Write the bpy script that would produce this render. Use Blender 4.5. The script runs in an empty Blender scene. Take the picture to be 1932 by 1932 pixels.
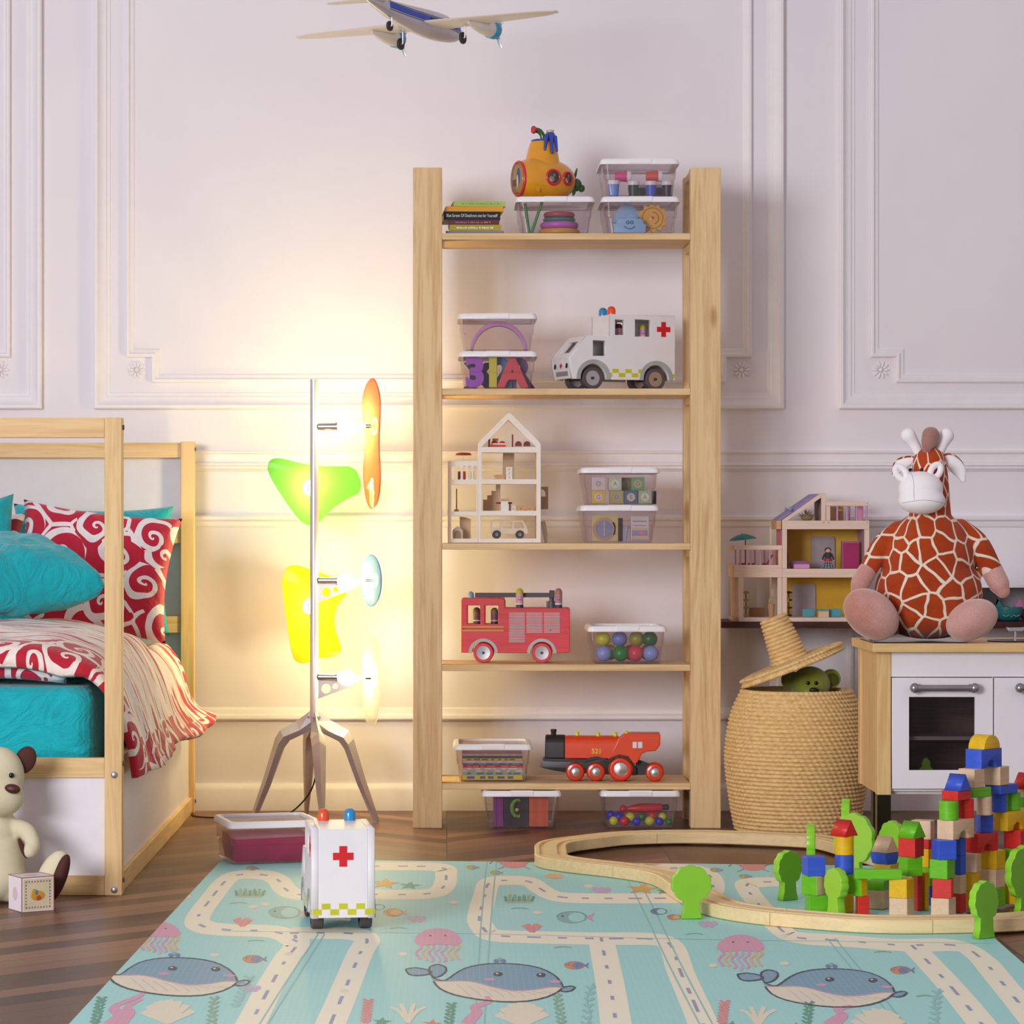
import bpy, bmesh, math, random
from mathutils import Vector, Matrix, Quaternion
R = math.radians
SC = bpy.context.scene
COL = SC.collection
F, CX, CY, H = 5440.0, 842.0, 992.0, 0.898      # focal length in px, vanishing point, eye height in metres
# ---------------------------------------------------------------- camera, daylight, exposure
cd = bpy.data.cameras.new('camera'); cam = bpy.data.objects.new('camera', cd); COL.objects.link(cam)
cam.location = (0, 0, H); cam.rotation_euler = (R(90), 0, 0)
cd.sensor_fit = 'HORIZONTAL'; cd.sensor_width = 36.0; cd.lens = 36.0*F/1932.0
cd.shift_x = (966-CX)/1932.0; cd.shift_y = (CY-966)/1932.0; cd.clip_start = .1; cd.clip_end = 60
SC.camera = cam
wd = bpy.data.worlds.new('daylight'); SC.world = wd; wd.use_nodes = True
wd.node_tree.nodes['Background'].inputs[0].default_value = (.84, .755, .79, 1)
wd.node_tree.nodes['Background'].inputs[1].default_value = .54

def area_light(name, loc, target, sx, sy, power, color):
    ld = bpy.data.lights.new(name, 'AREA'); ld.shape = 'RECTANGLE'; ld.size = sx; ld.size_y = sy
    ld.energy = power; ld.color = color
    o = bpy.data.objects.new(name, ld); COL.objects.link(o); o.location = loc
    o.rotation_euler = (Vector(target)-Vector(loc)).to_track_quat('-Z', 'Y').to_euler()
    return o
area_light('window_daylight', (-3.7, 0.1, 2.0), (.2, 7.8, .7), 2.6, 2.2, 435, (.97, .96, 1.0))
SC.view_settings.view_transform = 'Standard'; SC.view_settings.look = 'None'
SC.view_settings.exposure = 0.0; SC.view_settings.gamma = 1.0; SC.view_settings.use_curve_mapping = False
SC.cycles.transparent_max_bounces = 40; SC.cycles.max_bounces = 10; SC.cycles.diffuse_bounces = 5
SC.cycles.sample_clamp_indirect = 3.0; SC.cycles.caustics_reflective = False; SC.cycles.caustics_refractive = False
SC.cycles.use_denoising = True

# ---------------------------------------------------------------- helpers
def P(px, py, Y): return Vector(((px-CX)*Y/F, Y, H-(py-CY)*Y/F))
def G(px, py, z=0.0):
    Y = (H-z)*F/(py-CY); return Vector(((px-CX)*Y/F, Y, z))
def lin(h):
    h = h.lstrip('#'); out = []
    for i in (0, 2, 4):
        c = int(h[i:i+2], 16)/255.0
        out.append(c/12.92 if c <= .04045 else ((c+.055)/1.055)**2.4)
    return (*out, 1.0)

class NT:
    def __init__(s, name):
        s.m = bpy.data.materials.new(name); s.m.use_nodes = True
        s.t = s.m.node_tree; s.n = s.t.nodes; s.bsdf = s.n['Principled BSDF']; s.out = s.n['Material Output']
    def add(s, typ, **kw):
        nd = s.n.new(typ)
        for k, v in kw.items():
            if k.startswith('i_'):
                nd.inputs[int(k[2:]) if k[2:].isdigit() else k[2:].replace('_', ' ')].default_value = v
            else: setattr(nd, k, v)
        return nd
    def link(s, a, b): s.t.links.new(a, b)
    def math(s, op, a, b=None):
        nd = s.add('ShaderNodeMath', operation=op)
        for i, v in enumerate((a, b)):
            if v is None: continue
            if hasattr(v, 'is_linked') or hasattr(v, 'links'): s.link(v, nd.inputs[i])
            else: nd.inputs[i].default_value = v
        return nd.outputs[0]
    def coord(s, kind='Object'): return s.add('ShaderNodeTexCoord').outputs[kind]
    def mapping(s, vec, scale=(1, 1, 1), loc=(0, 0, 0), rot=(0, 0, 0)):
        nd = s.add('ShaderNodeMapping'); s.link(vec, nd.inputs[0])
        nd.inputs['Location'].default_value = loc; nd.inputs['Rotation'].default_value = rot; nd.inputs['Scale'].default_value = scale
        return nd.outputs[0]
    def noise(s, vec, scale, detail=4, rough=.55, dist=0.0):
        nd = s.add('ShaderNodeTexNoise'); s.link(vec, nd.inputs['Vector'])
        nd.inputs['Scale'].default_value = scale; nd.inputs['Detail'].default_value = detail
        nd.inputs['Roughness'].default_value = rough; nd.inputs['Distortion'].default_value = dist
        return nd.outputs['Fac']
    def ramp(s, fac, stops, interp='LINEAR'):
        nd = s.add('ShaderNodeValToRGB'); s.link(fac, nd.inputs[0]); cr = nd.color_ramp; cr.interpolation = interp
        while len(cr.elements) < len(stops): cr.elements.new(.5)
        for e, (p, c) in zip(cr.elements, stops): e.position = p; e.color = lin(c) if isinstance(c, str) else c
        return nd.outputs[0]
    def mix(s, fac, a, b):
        nd = s.add('ShaderNodeMix', data_type='RGBA')
        for sock, v in ((nd.inputs[0], fac), (nd.inputs[6], a), (nd.inputs[7], b)):
            if isinstance(v, str): v = lin(v)
            if hasattr(v, 'links'): s.link(v, sock)
            else: sock.default_value = v
        return nd.outputs[2]
    def bump(s, height, strength=.3, dist=.002):
        nd = s.add('ShaderNodeBump'); s.link(height, nd.inputs['Height'])
        nd.inputs['Strength'].default_value = strength; nd.inputs['Distance'].default_value = dist
        s.link(nd.outputs[0], s.bsdf.inputs['Normal'])
    def base(s, c):
        if isinstance(c, str): s.bsdf.inputs['Base Color'].default_value = lin(c)
        else: s.link(c, s.bsdf.inputs['Base Color'])
    def set(s, rough=.5, metal=0.0, spec=.5, coat=0.0, sheen=0.0):
        s.bsdf.inputs['Roughness'].default_value = rough; s.bsdf.inputs['Metallic'].default_value = metal
        s.bsdf.inputs['Specular IOR Level'].default_value = spec; s.bsdf.inputs['Coat Weight'].default_value = coat
        s.bsdf.inputs['Sheen Weight'].default_value = sheen

_mats = {}
def flat(hexc, rough=.5, metal=0.0, spec=.5, coat=0.0, var=.06, bump=0.0, bscale=150.0, sheen=0.0):
    """a plain painted / moulded / woven surface with a faint procedural unevenness"""
    key = (hexc, rough, metal, spec, coat, var, bump, bscale, sheen)
    if key in _mats: return _mats[key]
    t = NT('surface_'+hexc.strip('#'))
    co = t.coord()
    nz = t.noise(co, 22.0, 3)
    c = lin(hexc)
    d = tuple(max(0, v*(1-var*2)) for v in c[:3])+(1,)
    l = tuple(min(1, v*(1+var)) for v in c[:3])+(1,)
    t.base(t.ramp(nz, [(.25, d), (.75, l)]))
    t.set(rough, metal, spec, coat, sheen)
    if bump: t.bump(t.noise(co, bscale, 3), bump, .001)
    _mats[key] = t.m
    return t.m

def wood(name, light, dark, axis='z', scale=1.0, rough=.55, knots=True, contrast=1.0):
    t = NT(name)
    co = t.coord()
    st = {'x': (1.2, 22, 22), 'y': (22, 1.2, 22), 'z': (22, 22, 1.2)}[axis]
    v = t.mapping(co, tuple(q*scale for q in st))
    n1 = t.noise(v, 1.6, 5, .6, 1.2)
    n2 = t.noise(v, 7.0, 3, .6)
    fac = t.math('ADD', t.math('MULTIPLY', n1, .72), t.math('MULTIPLY', n2, .28))
    col = t.ramp(fac, [(.5-.22/contrast, dark), (.5+.05/contrast, light), (.5+.3/contrast, light)])
    if knots:
        kv = t.mapping(co, tuple({'x': (3, 9, 9), 'y': (9, 3, 9), 'z': (9, 9, 3)}[axis][i]*scale for i in range(3)))
        vo = t.add('ShaderNodeTexVoronoi'); t.link(kv, vo.inputs['Vector']); vo.inputs['Scale'].default_value = .62
        kf = t.ramp(vo.outputs['Distance'], [(.0, (.8, .8, .8, 1)), (.045, (.6, .6, .6, 1)), (.085, (0, 0, 0, 1))])
        col = t.mix(kf, col, '#a06c38')
    t.base(col); t.set(rough, 0, .4)
    t.bump(fac, .25, .0015)
    return t.m

class MB:
    """collects shapes into ONE mesh; self.mi is the material slot of what is added next"""
    def __init__(s, mi=0): s.bm = bmesh.new(); s.mi = mi; s.M = None
    def raw(s, verts, faces, M=None):
        M = M if M is not None else s.M
        vs = [s.bm.verts.new((M @ Vector(v)) if M is not None else Vector(v)) for v in verts]
        for f in faces:
            try: fc = s.bm.faces.new([vs[i] for i in f]); fc.material_index = s.mi
            except ValueError: pass
        return s
    def box(s, x0, x1, y0, y1, z0, z1, M=None):
        x0, x1 = min(x0, x1), max(x0, x1); y0, y1 = min(y0, y1), max(y0, y1); z0, z1 = min(z0, z1), max(z0, z1)
        return s.raw([(x0,y0,z0),(x1,y0,z0),(x1,y1,z0),(x0,y1,z0),(x0,y0,z1),(x1,y0,z1),(x1,y1,z1),(x0,y1,z1)],
              [(0,3,2,1),(4,5,6,7),(0,1,5,4),(1,2,6,5),(2,3,7,6),(3,0,4,7)], M)
    def loft(s, rings, cap0=True, cap1=True, closed=True, M=None):
        n = len(rings[0]); verts = [v for r in rings for v in r]; faces = []
        m = n if closed else n-1
        for k in range(len(rings)-1):
            for i in range(m):
                j = (i+1) % n
                faces.append((k*n+i, k*n+j, (k+1)*n+j, (k+1)*n+i))
        if cap0: faces.append(tuple(range(n))[::-1])
        if cap1: faces.append(tuple((len(rings)-1)*n+i for i in range(n)))
        return s.raw(verts, faces, M)
    def lathe(s, prof, n=32, M=None, fn=None, cap0=True, cap1=True):
        rings = []
        for (r, z) in prof:
            ring = []
            for i in range(n):
                a = 2*math.pi*i/n; rr = r*(fn(a, z) if fn else 1.0)
                ring.append((rr*math.cos(a), rr*math.sin(a), z))
            rings.append(ring)
        return s.loft(rings, cap0, cap1, True, M)
    def cyl(s, a, b, r, r2=None, n=24, M=None):
        a, b = Vector(a), Vector(b); d = b-a; q = d.to_track_quat('Z', 'Y').to_matrix().to_4x4()
        T = Matrix.Translation(a) @ q
        if M is None: M = s.M
        if M is not None: T = M @ T
        return s.lathe([(r, 0), (r if r2 is None else r2, d.length)], n, T)
    def ell(s, c, rx, ry, rz, rot=None, n=28, m=16, M=None):
        T = Matrix.Translation(Vector(c))
        if rot is not None: T = T @ rot.to_4x4()
        if M is None: M = s.M
        if M is not None: T = M @ T
        verts = [(0, 0, -rz)]; faces = []
        for k in range(1, m):
            ph = math.pi*k/m-math.pi/2
            for i in range(n):
                a = 2*math.pi*i/n; verts.append((rx*math.cos(ph)*math.cos(a), ry*math.cos(ph)*math.sin(a), rz*math.sin(ph)))
        verts.append((0, 0, rz)); top = len(verts)-1
        for i in range(n): faces.append((0, 1+(i+1) % n, 1+i)); faces.append((top, top-n+i, top-n+(i+1) % n))
        for k in range(m-2):
            for i in range(n):
                j = (i+1) % n; faces.append((1+k*n+i, 1+k*n+j, 1+(k+1)*n+j, 1+(k+1)*n+i))
        return s.raw(verts, faces, T)
    def tube(s, pts, r, n=10, closed=False, M=None):
        pts = [Vector(p) for p in pts]; N = len(pts)
        rs = r if isinstance(r, (list, tuple)) else [r]*N
        tang = []
        for i in range(N):
            a = pts[(i-1) % N] if closed or i > 0 else pts[i]; b = pts[(i+1) % N] if closed or i < N-1 else pts[i]
            tang.append((b-a).normalized())
        up = Vector((0, 0, 1)) if abs(tang[0].z) < .9 else Vector((1, 0, 0))
        u = tang[0].cross(up).normalized(); rings = []
        for i in range(N):
            u = (u-tang[i]*u.dot(tang[i])).normalized(); v = tang[i].cross(u)
            rings.append([pts[i]+(u*math.cos(2*math.pi*k/n)+v*math.sin(2*math.pi*k/n))*rs[i] for k in range(n)])
        if closed: rings.append(rings[0])
        return s.loft(rings, not closed, not closed, True, M)
    def torus(s, c, R0, r, axis='z', n=32, k=10, M=None):
        c = Vector(c); pts = []
        for i in range(n):
            a = 2*math.pi*i/n; x, y = R0*math.cos(a), R0*math.sin(a)
            pts.append(c+Vector({'z': (x, y, 0), 'y': (x, 0, y), 'x': (0, x, y)}[axis]))
        return s.tube(pts, r, k, True, M)
    def ext(s, loops, y0, y1, bev=0.0, M=None):
        """flat outline(s) in x,z (later loops are holes) given depth from y0 to y1"""
        cu = bpy.data.curves.new('outline', 'CURVE'); cu.dimensions = '2D'; cu.fill_mode = 'BOTH'
        cu.extrude = max(1e-5, abs(y1-y0)/2-bev); cu.bevel_depth = bev; cu.bevel_resolution = 1; cu.offset = -bev
        for lp in loops:
            sp = cu.splines.new('POLY'); sp.points.add(len(lp)-1); sp.use_cyclic_u = True
            for p, q in zip(sp.points, lp): p.co = (q[0], q[1], 0, 1)
        T = Matrix.Translation((0, (y0+y1)/2, 0)) @ Matrix.Rotation(R(90), 4, 'X')
        return s._curve(cu, T, M)
    def text(s, txt, size, x, z, y, depth=.0006, M=None, rot=0.0, back=False, align='CENTER', sx=1.0, bold=0.0):
        cu = bpy.data.curves.new('lettering', 'FONT'); cu.body = txt; cu.size = size; cu.extrude = depth/2
        cu.align_x = align; cu.align_y = 'CENTER'; cu.offset = bold
        T = Matrix.Translation((x, y, z)) @ Matrix.Rotation(rot, 4, 'Y') @ Matrix.Rotation(R(90), 4, 'X') @ Matrix.Diagonal((sx, 1, 1, 1))
        return s._curve(cu, T, M)
    def _curve(s, cu, T, M):
        ob = bpy.data.objects.new('tmp', cu); me = bpy.data.meshes.new_from_object(ob)
        if M is None: M = s.M
        me.transform(M @ T if M is not None else T)
        for p in me.polygons: p.material_index = s.mi
        nf = len(s.bm.faces); s.bm.from_mesh(me); s.bm.faces.ensure_lookup_table()
        for f in s.bm.faces[nf:]: f.material_index = s.mi
        bpy.data.objects.remove(ob); bpy.data.curves.remove(cu); bpy.data.meshes.remove(me)
        return s
    def obj(s, name, mats, parent=None, loc=None, rz=0.0, smooth=None, bevel=0.0, segs=2, weld=True):
        me = bpy.data.meshes.new(name)
        if weld: bmesh.ops.remove_doubles(s.bm, verts=s.bm.verts, dist=1e-6)
        if s.M is None or True: bmesh.ops.recalc_face_normals(s.bm, faces=s.bm.faces)
        s.bm.to_mesh(me); s.bm.free()
        for m in (mats if isinstance(mats, (list, tuple)) else [mats]): me.materials.append(m)
        if smooth is not None:
            me.polygons.foreach_set('use_smooth', [True]*len(me.polygons)); me.set_sharp_from_angle(angle=R(smooth))
        o = bpy.data.objects.new(name, me); COL.objects.link(o)
        if parent is not None: o.parent = parent
        if loc is not None: o.location = loc
        if rz: o.rotation_euler = (0, 0, rz)
        if bevel:
            bv = o.modifiers.new('edge', 'BEVEL'); bv.width = bevel; bv.segments = segs; bv.limit_method = 'ANGLE'; bv.angle_limit = R(40)
        return o

def tag(o, label, cat, group=None, kind=None):
    o['label'] = label; o['category'] = cat
    if group: o['group'] = group
    if kind: o['kind'] = kind
    return o
def thing(name, label, cat, loc=(0, 0, 0), rz=0.0, group=None):
    o = bpy.data.objects.new(name, None); COL.objects.link(o); o.empty_display_size = .03
    o.location = loc; o.rotation_euler = (0, 0, rz)
    return tag(o, label, cat, group)
def struct(o): o['kind'] = 'structure'; return o
def dup(root, loc, rz=0.0, label=None, group=None):
    def cp(o, parent):
        c = o.copy(); COL.objects.link(c); c.parent = parent
        for ch in kids.get(o.name, []): cp(ch, c)
        return c
    kids = {}
    for o in list(COL.objects):
        if o.parent is not None: kids.setdefault(o.parent.name, []).append(o)
    r = cp(root, None); r.location = loc; r.rotation_euler = (0, 0, rz)
    if label: r['label'] = label
    if group: r['group'] = group
    return r
def smoothline(pts, per=8, closed=False):
    """Catmull-Rom through 2D/3D points"""
    pts = [Vector(p) for p in pts]; N = len(pts); out = []
    rng = range(N if closed else N-1)
    for i in rng:
        p0 = pts[(i-1) % N] if closed or i > 0 else pts[0]*2-pts[1]
        p1, p2 = pts[i], pts[(i+1) % N]
        p3 = pts[(i+2) % N] if closed or i < N-2 else pts[-1]*2-pts[-2]
        for k in range(per):
            t = k/per; out.append(.5*((2*p1)+(p2-p0)*t+(2*p0-5*p1+4*p2-p3)*t*t+(3*p1-p0-3*p2+p3)*t**3))
    if not closed: out.append(pts[-1].copy())
    return out
def rrect(hx, hy, r, k=4, cx=0.0, cy=0.0):
    out = []
    for (sx, sy, a0) in ((1, 1, 0), (-1, 1, 90), (-1, -1, 180), (1, -1, 270)):
        for i in range(k+1):
            a = R(a0+90*i/k); out.append((cx+sx*(hx-r)+r*math.cos(a), cy+sy*(hy-r)+r*math.sin(a)))
    return out
def rect(x0, x1, z0, z1): return [(x0, z0), (x1, z0), (x1, z1), (x0, z1)]
def circle(cx, cz, r, n=28): return [(cx+r*math.cos(2*math.pi*i/n), cz+r*math.sin(2*math.pi*i/n)) for i in range(n)]
def arc(cx, cz, r, a0, a1, n=14): return [(cx+r*math.cos(R(a0+(a1-a0)*i/n)), cz+r*math.sin(R(a0+(a1-a0)*i/n))) for i in range(n+1)]

def plush(parts, voxel=.004, smooth=6):
    """one continuous sewn body: overlapping ellipsoids and tapered limbs fused into a single skin; returns a mesh"""
    mb = MB()
    for p in parts:
        if p[0] == 'e': mb.ell(p[1], *p[2], rot=p[3] if len(p) > 3 else None, n=32, m=20)
        else:
            pts = smoothline(p[1], 6); rr = smoothline([(r, 0, 0) for r in p[2]], 6)
            mb.tube(pts, [max(.001, q[0]) for q in rr], 16)
            mb.ell(pts[0], *(rr[0][0],)*3, n=16, m=10); mb.ell(pts[-1], *(rr[-1][0],)*3, n=16, m=10)
    me = bpy.data.meshes.new('tmp'); bmesh.ops.recalc_face_normals(mb.bm, faces=mb.bm.faces); mb.bm.to_mesh(me); mb.bm.free()
    ob = bpy.data.objects.new('tmp', me); COL.objects.link(ob)
    rm = ob.modifiers.new('r', 'REMESH'); rm.mode = 'VOXEL'; rm.voxel_size = voxel
    sm = ob.modifiers.new('s', 'SMOOTH'); sm.factor = .5; sm.iterations = smooth
    dg = bpy.context.evaluated_depsgraph_get(); out = bpy.data.meshes.new_from_object(ob.evaluated_get(dg))
    bpy.data.objects.remove(ob); bpy.data.meshes.remove(me)
    return out
def plush_obj(name, me, mats, parent, pick=None):
    me.name = name; me.materials.clear()
    for m in (mats if isinstance(mats, (list, tuple)) else [mats]): me.materials.append(m)
    me.polygons.foreach_set('use_smooth', [True]*len(me.polygons))
    if pick:
        for p in me.polygons: p.material_index = pick(p.center)
    o = bpy.data.objects.new(name, me); COL.objects.link(o); o.parent = parent
    return o

# ---------------------------------------------------------------- shared materials
def wall_mat():
    t = NT('matt_white_wall_paint'); co = t.coord()
    t.base(t.ramp(t.noise(co, 2.0, 4), [(.3, '#e6e0e6'), (.7, '#ebe6ea')])); t.set(.62, 0, .3)
    t.bump(t.noise(co, 240.0, 3), .06, .001); return t.m
def floor_mat():
    t = NT('chevron_oak_parquet'); co = t.coord()
    sx = t.add('ShaderNodeSeparateXYZ'); t.link(co, sx.inputs[0]); X, Y = sx.outputs[0], sx.outputs[1]
    W, PW = .60, .105
    u = t.math('DIVIDE', X, W); i = t.math('FLOOR', u); fr = t.math('SUBTRACT', u, i)
    par = t.math('MODULO', t.math('ABSOLUTE', i), 2.0)
    sgn = t.math('SUBTRACT', t.math('MULTIPLY', par, 2.0), 1.0)
    tt = t.math('ADD', Y, t.math('MULTIPLY', t.math('MULTIPLY', fr, W*.95), sgn))
    v = t.math('DIVIDE', tt, PW); k = t.math('FLOOR', v); fv = t.math('SUBTRACT', v, k)
    cb = t.add('ShaderNodeCombineXYZ'); t.link(i, cb.inputs[0]); t.link(k, cb.inputs[1])
    wn = t.add('ShaderNodeTexWhiteNoise', noise_dimensions='3D'); t.link(cb.outputs[0], wn.inputs[0])
    # grain runs along each plank
    g = t.add('ShaderNodeCombineXYZ'); t.link(t.math('MULTIPLY', fr, 3.0), g.inputs[0]); t.link(t.math('MULTIPLY', tt, 55.0), g.inputs[1]); t.link(t.math('MULTIPLY', wn.outputs[0], 37.0), g.inputs[2])
    gr = t.noise(g.outputs[0], 1.0, 5, .65, .6)
    tone = t.math('ADD', t.math('MULTIPLY', gr, .62), t.math('MULTIPLY', wn.outputs[0], .38))
    col = t.ramp(tone, [(.26, '#40251a'), (.5, '#6d4735'), (.74, '#936850')])
    gap = t.math('MAXIMUM', t.math('LESS_THAN', fv, .034), t.math('LESS_THAN', fr, .0045))
    t.base(t.mix(gap, col, '#1e120d'))
    t.link(t.math('ADD', t.math('MULTIPLY', gr, .2), .28), t.bsdf.inputs['Roughness'])
    t.bsdf.inputs['Specular IOR Level'].default_value = .4
    t.bump(t.math('SUBTRACT', t.math('MULTIPLY', gr, .25), gap), .25, .002)
    return t.m
M_WALL = wall_mat(); M_FLOOR = floor_mat()
M_TRIM = flat('#ece7ea', .5, spec=.35, var=.015)
PINE_Z = wood('pine_upright', '#e3c493', '#c2965e', 'z', 1.0, contrast=1.15)
PINE_X = wood('pine_board', '#e3c493', '#c89f68', 'x', 1.0)
PINE_Y = wood('pine_rail', '#e3c493', '#c89f68', 'y', 1.0)
BED_X = wood('bed_pine_board', '#e2c08a', '#c39a60', 'x', 1.1)
BED_Y = wood('bed_pine_rail', '#e2c08a', '#c39a60', 'y', 1.1)
BED_Z = wood('bed_pine_post', '#e2c08a', '#c39a60', 'z', 1.1)
BIRCH_X = wood('birch_track', '#ead2a0', '#d6b57c', 'x', 1.6, knots=False, contrast=.7)
PALE_X = wood('pale_toy_wood', '#e6cdbb', '#d5b49c', 'x', 2.6, knots=False, contrast=.8)
PALE_Z = wood('pale_toy_wood_post', '#e6cdbb', '#d5b49c', 'z', 2.6, knots=False, contrast=.8)
OAK_X = wood('oak_worktop', '#e2bf86', '#c99c5c', 'x', 1.6, knots=False)
OAK_Z = wood('oak_corner_post', '#e2bf86', '#c99c5c', 'z', 1.6, knots=False)
WALNUT_X = wood('walnut_wall_board', '#4a231c', '#2a120f', 'x', 1.5, knots=False)
WHITE_PL = flat('#f1eff2', .35, var=.01); STEEL = flat('#c9c3c6', .28, 1.0, var=.03)
CHROME = flat('#d8d8dc', .12, 1.0, var=.02); BLACK = flat('#17171a', .4, var=.05); DGREY = flat('#3b373a', .5)

def clear_mat(name, tint, cloud, rough=.08, cl=.12, gl=.35):
    t = NT(name); n = t.add
    tr = n('ShaderNodeBsdfTransparent'); tr.inputs[0].default_value = lin(tint)
    df = n('ShaderNodeBsdfDiffuse'); df.inputs[0].default_value = lin(cloud)
    m1 = n('ShaderNodeMixShader'); t.link(tr.outputs[0], m1.inputs[1]); t.link(df.outputs[0], m1.inputs[2])
    t.link(t.ramp(t.noise(t.coord(), 6.0, 2), [(.3, (cl*.7,)*3+(1,)), (.7, (cl*1.3,)*3+(1,))]), m1.inputs[0])
    gs = n('ShaderNodeBsdfGlossy'); gs.inputs['Roughness'].default_value = rough; gs.inputs[0].default_value = (1, 1, 1, 1)
    lw = n('ShaderNodeLayerWeight'); lw.inputs[0].default_value = .25
    m2 = n('ShaderNodeMixShader'); t.link(t.math('MULTIPLY', lw.outputs['Fresnel'], gl), m2.inputs[0])
    t.link(m1.outputs[0], m2.inputs[1]); t.link(gs.outputs[0], m2.inputs[2])
    t.link(m2.outputs[0], t.out.inputs[0])
    return t.m
TUB = clear_mat('clear_tub_plastic', '#f8f5f7', '#e4dce0', .10, .032, .35)
LIDC = clear_mat('clear_lid_plastic', '#f8f4f5', '#f4ecec', .12, .20, .4)
PANE = clear_mat('porthole_glass', '#f4f6f8', '#d0d0d0', .03, .04, .8)

# ---------------------------------------------------------------- room
WY = 9.11
def wz(py): return H-(py-CY)*WY/F
def wx(px): return (px-CX)*WY/F
o = MB().raw([(-4.6, 1.0, 0), (4.6, 1.0, 0), (4.6, WY, 0), (-4.6, WY, 0), (-4.6, 1.0, -.05), (4.6, 1.0, -.05), (4.6, WY, -.05), (-4.6, WY, -.05)],
             [(0,1,2,3), (4,7,6,5), (0,4,5,1), (1,5,6,2), (2,6,7,3), (3,7,4,0)]).obj('floor', M_FLOOR); struct(o)
o = MB().box(-4.6, 4.6, WY, WY+.12, -.05, 3.2).obj('wall_back', M_WALL); struct(o)

def moulding(mb, poly, prof):
    """sweep a profile [(inset, height)] round a closed right-angled outline on the back wall"""
    N = len(poly); area = sum(poly[i][0]*poly[(i+1) % N][1]-poly[(i+1) % N][0]*poly[i][1] for i in range(N))
    sg = 1 if area > 0 else -1; rings = []
    def nrm(a, b):
        dx, dz = b[0]-a[0], b[1]-a[1]; l = math.hypot(dx, dz); return (-dz/l*sg, dx/l*sg)
    for (d, h) in prof:
        ring = []
        for i in range(N):
            n1, n2 = nrm(poly[i-1], poly[i]), nrm(poly[i], poly[(i+1) % N])
            ring.append((poly[i][0]+d*(n1[0]+n2[0]), WY-h, poly[i][1]+d*(n1[1]+n2[1])))
        rings.append(ring)
    mb.loft(rings, False, False)
P_OUT = [(0, 0), (0, .020), (.004, .024), (.012, .024), (.018, .016), (.030, .010), (.038, .009), (.042, .005), (.050, .004), (.052, 0)]
P_IN = [(0, 0), (0, .012), (.004, .015), (.010, .015), (.015, .008), (.022, .006), (.026, .003), (.028, 0)]
tn = 1
def trim(mb, sm=35):
    global tn
    o = mb.obj('trim_%d' % tn, M_TRIM, smooth=sm); struct(o); tn += 1
TOP = 2.95
for (a, b) in ((-1240, 80), (178, 1478), (1582, 2882)):
    mb = MB(); x0, x1, z0 = wx(a), wx(b), wz(772)
    moulding(mb, [(x0, z0), (x1, z0), (x1, TOP), (x0, TOP)], P_OUT); trim(mb)
    mb = MB(); i0, i1, zb = wx(a+60), wx(b-60), wz(722); nt = .08; zt = TOP-.09
    moulding(mb, [(i0, zb+nt), (i0+nt, zb+nt), (i0+nt, zb), (i1-nt, zb), (i1-nt, zb+nt), (i1, zb+nt), (i1, zt-nt), (i1-nt, zt-nt), (i1-nt, zt), (i0+nt, zt), (i0+nt, zt-nt), (i0, zt-nt)], P_IN); trim(mb)
    for cx in (a+80, b-79):                      # carved rosettes in the notched corners
        mb = MB(); c = Vector((wx(cx), WY, wz(698)))
        for k in range(10):
            an = R(36*k); d = Vector((math.cos(an), 0, math.sin(an)))
            mb.ell(c+d*.018, .012, .007, .0048, rot=Matrix.Rotation(-an, 3, 'Y'), n=10, m=6)
        mb.ell(c, .0075, .011, .0075, n=12, m=8); trim(mb, 60)
def strip(py0, py1, prof, x0=-4.6, x1=4.6):
    """horizontal moulding: prof = [(t from top 0..1, height)]"""
    z0, z1 = wz(py0), wz(py1); mb = MB()
    rings = [[(x, WY-h, z0+(z1-z0)*t) for (t, h) in prof] for x in (x0, x1)]
    mb.loft(rings, True, True, True)
    trim(mb, 30)
strip(850, 889, [(0, 0), (0, .016), (.06, .020), (.14, .018), (.18, .010), (.55, .011), (.62, .018), (.72, .02), (.78, .013), (.86, .015), (.93, .010), (1, .005), (1, 0)])
P_LOW = [(0, 0), (0, .018), (.005, .022), (.014, .020), (.020, .010), (.032, .007), (.036, .004), (.040, 0)]
for (a, b) in ((-1240, 60), (160, 1476), (1600, 2882)):
    mb = MB(); moulding(mb, [(wx(a), wz(1358)), (wx(b), wz(1358)), (wx(b), wz(972)), (wx(a), wz(972))], P_LOW); trim(mb)
z1 = wz(1478)
mb = MB(); mb.loft([[(x, WY, 0), (x, WY-.024, 0), (x, WY-.024, z1-.02), (x, WY-.019, z1-.008), (x, WY-.010, z1), (x, WY, z1)] for x in (-4.6, 4.6)], True, True)
struct(mb.obj('baseboard_back', M_TRIM, smooth=30))

# ---------------------------------------------------------------- shelving unit
SY = 8.56
def sx_(px, Y=SY): return (px-CX)*Y/F
def sz_(py, Y=SY): return H-(py-CY)*Y/F
ux = (sx_(779)+sx_(1360))/2
unit = thing('shelving_unit', 'tall open pine shelving unit with five shelves against the white wall', 'shelf', (ux, SY, 0))
ztop = sz_(316)
for (a, b) in ((779, 834), (1303, 1360)):
    for (y0, y1) in ((0, .06), (.245, .30)):
        MB().box(sx_(a)-ux, sx_(b)-ux, y0, y1, 0, ztop).obj('upright_post', PINE_Z, unit, bevel=.002)
SHELF = [sz_(440), sz_(733), sz_(1025), sz_(1254), sz_(1478)]
ins = .006
for k, z in enumerate([ztop]+SHELF):
    for (a, b) in ((779, 834), (1303, 1360)):
        zt = z if k == 0 else z-.0195
        MB().box(sx_(a)-ux+.004, sx_(b)-ux-.004, .0605, .2445, zt-.022, zt).obj('side_rail', PINE_Y, unit, bevel=.0015)
for z in SHELF:
    MB().box(sx_(834)-ux+.0004, sx_(1303)-ux-.0004, .0, .29, z-.019, z).obj('shelf_board', PINE_X, unit, bevel=.0015)

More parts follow.
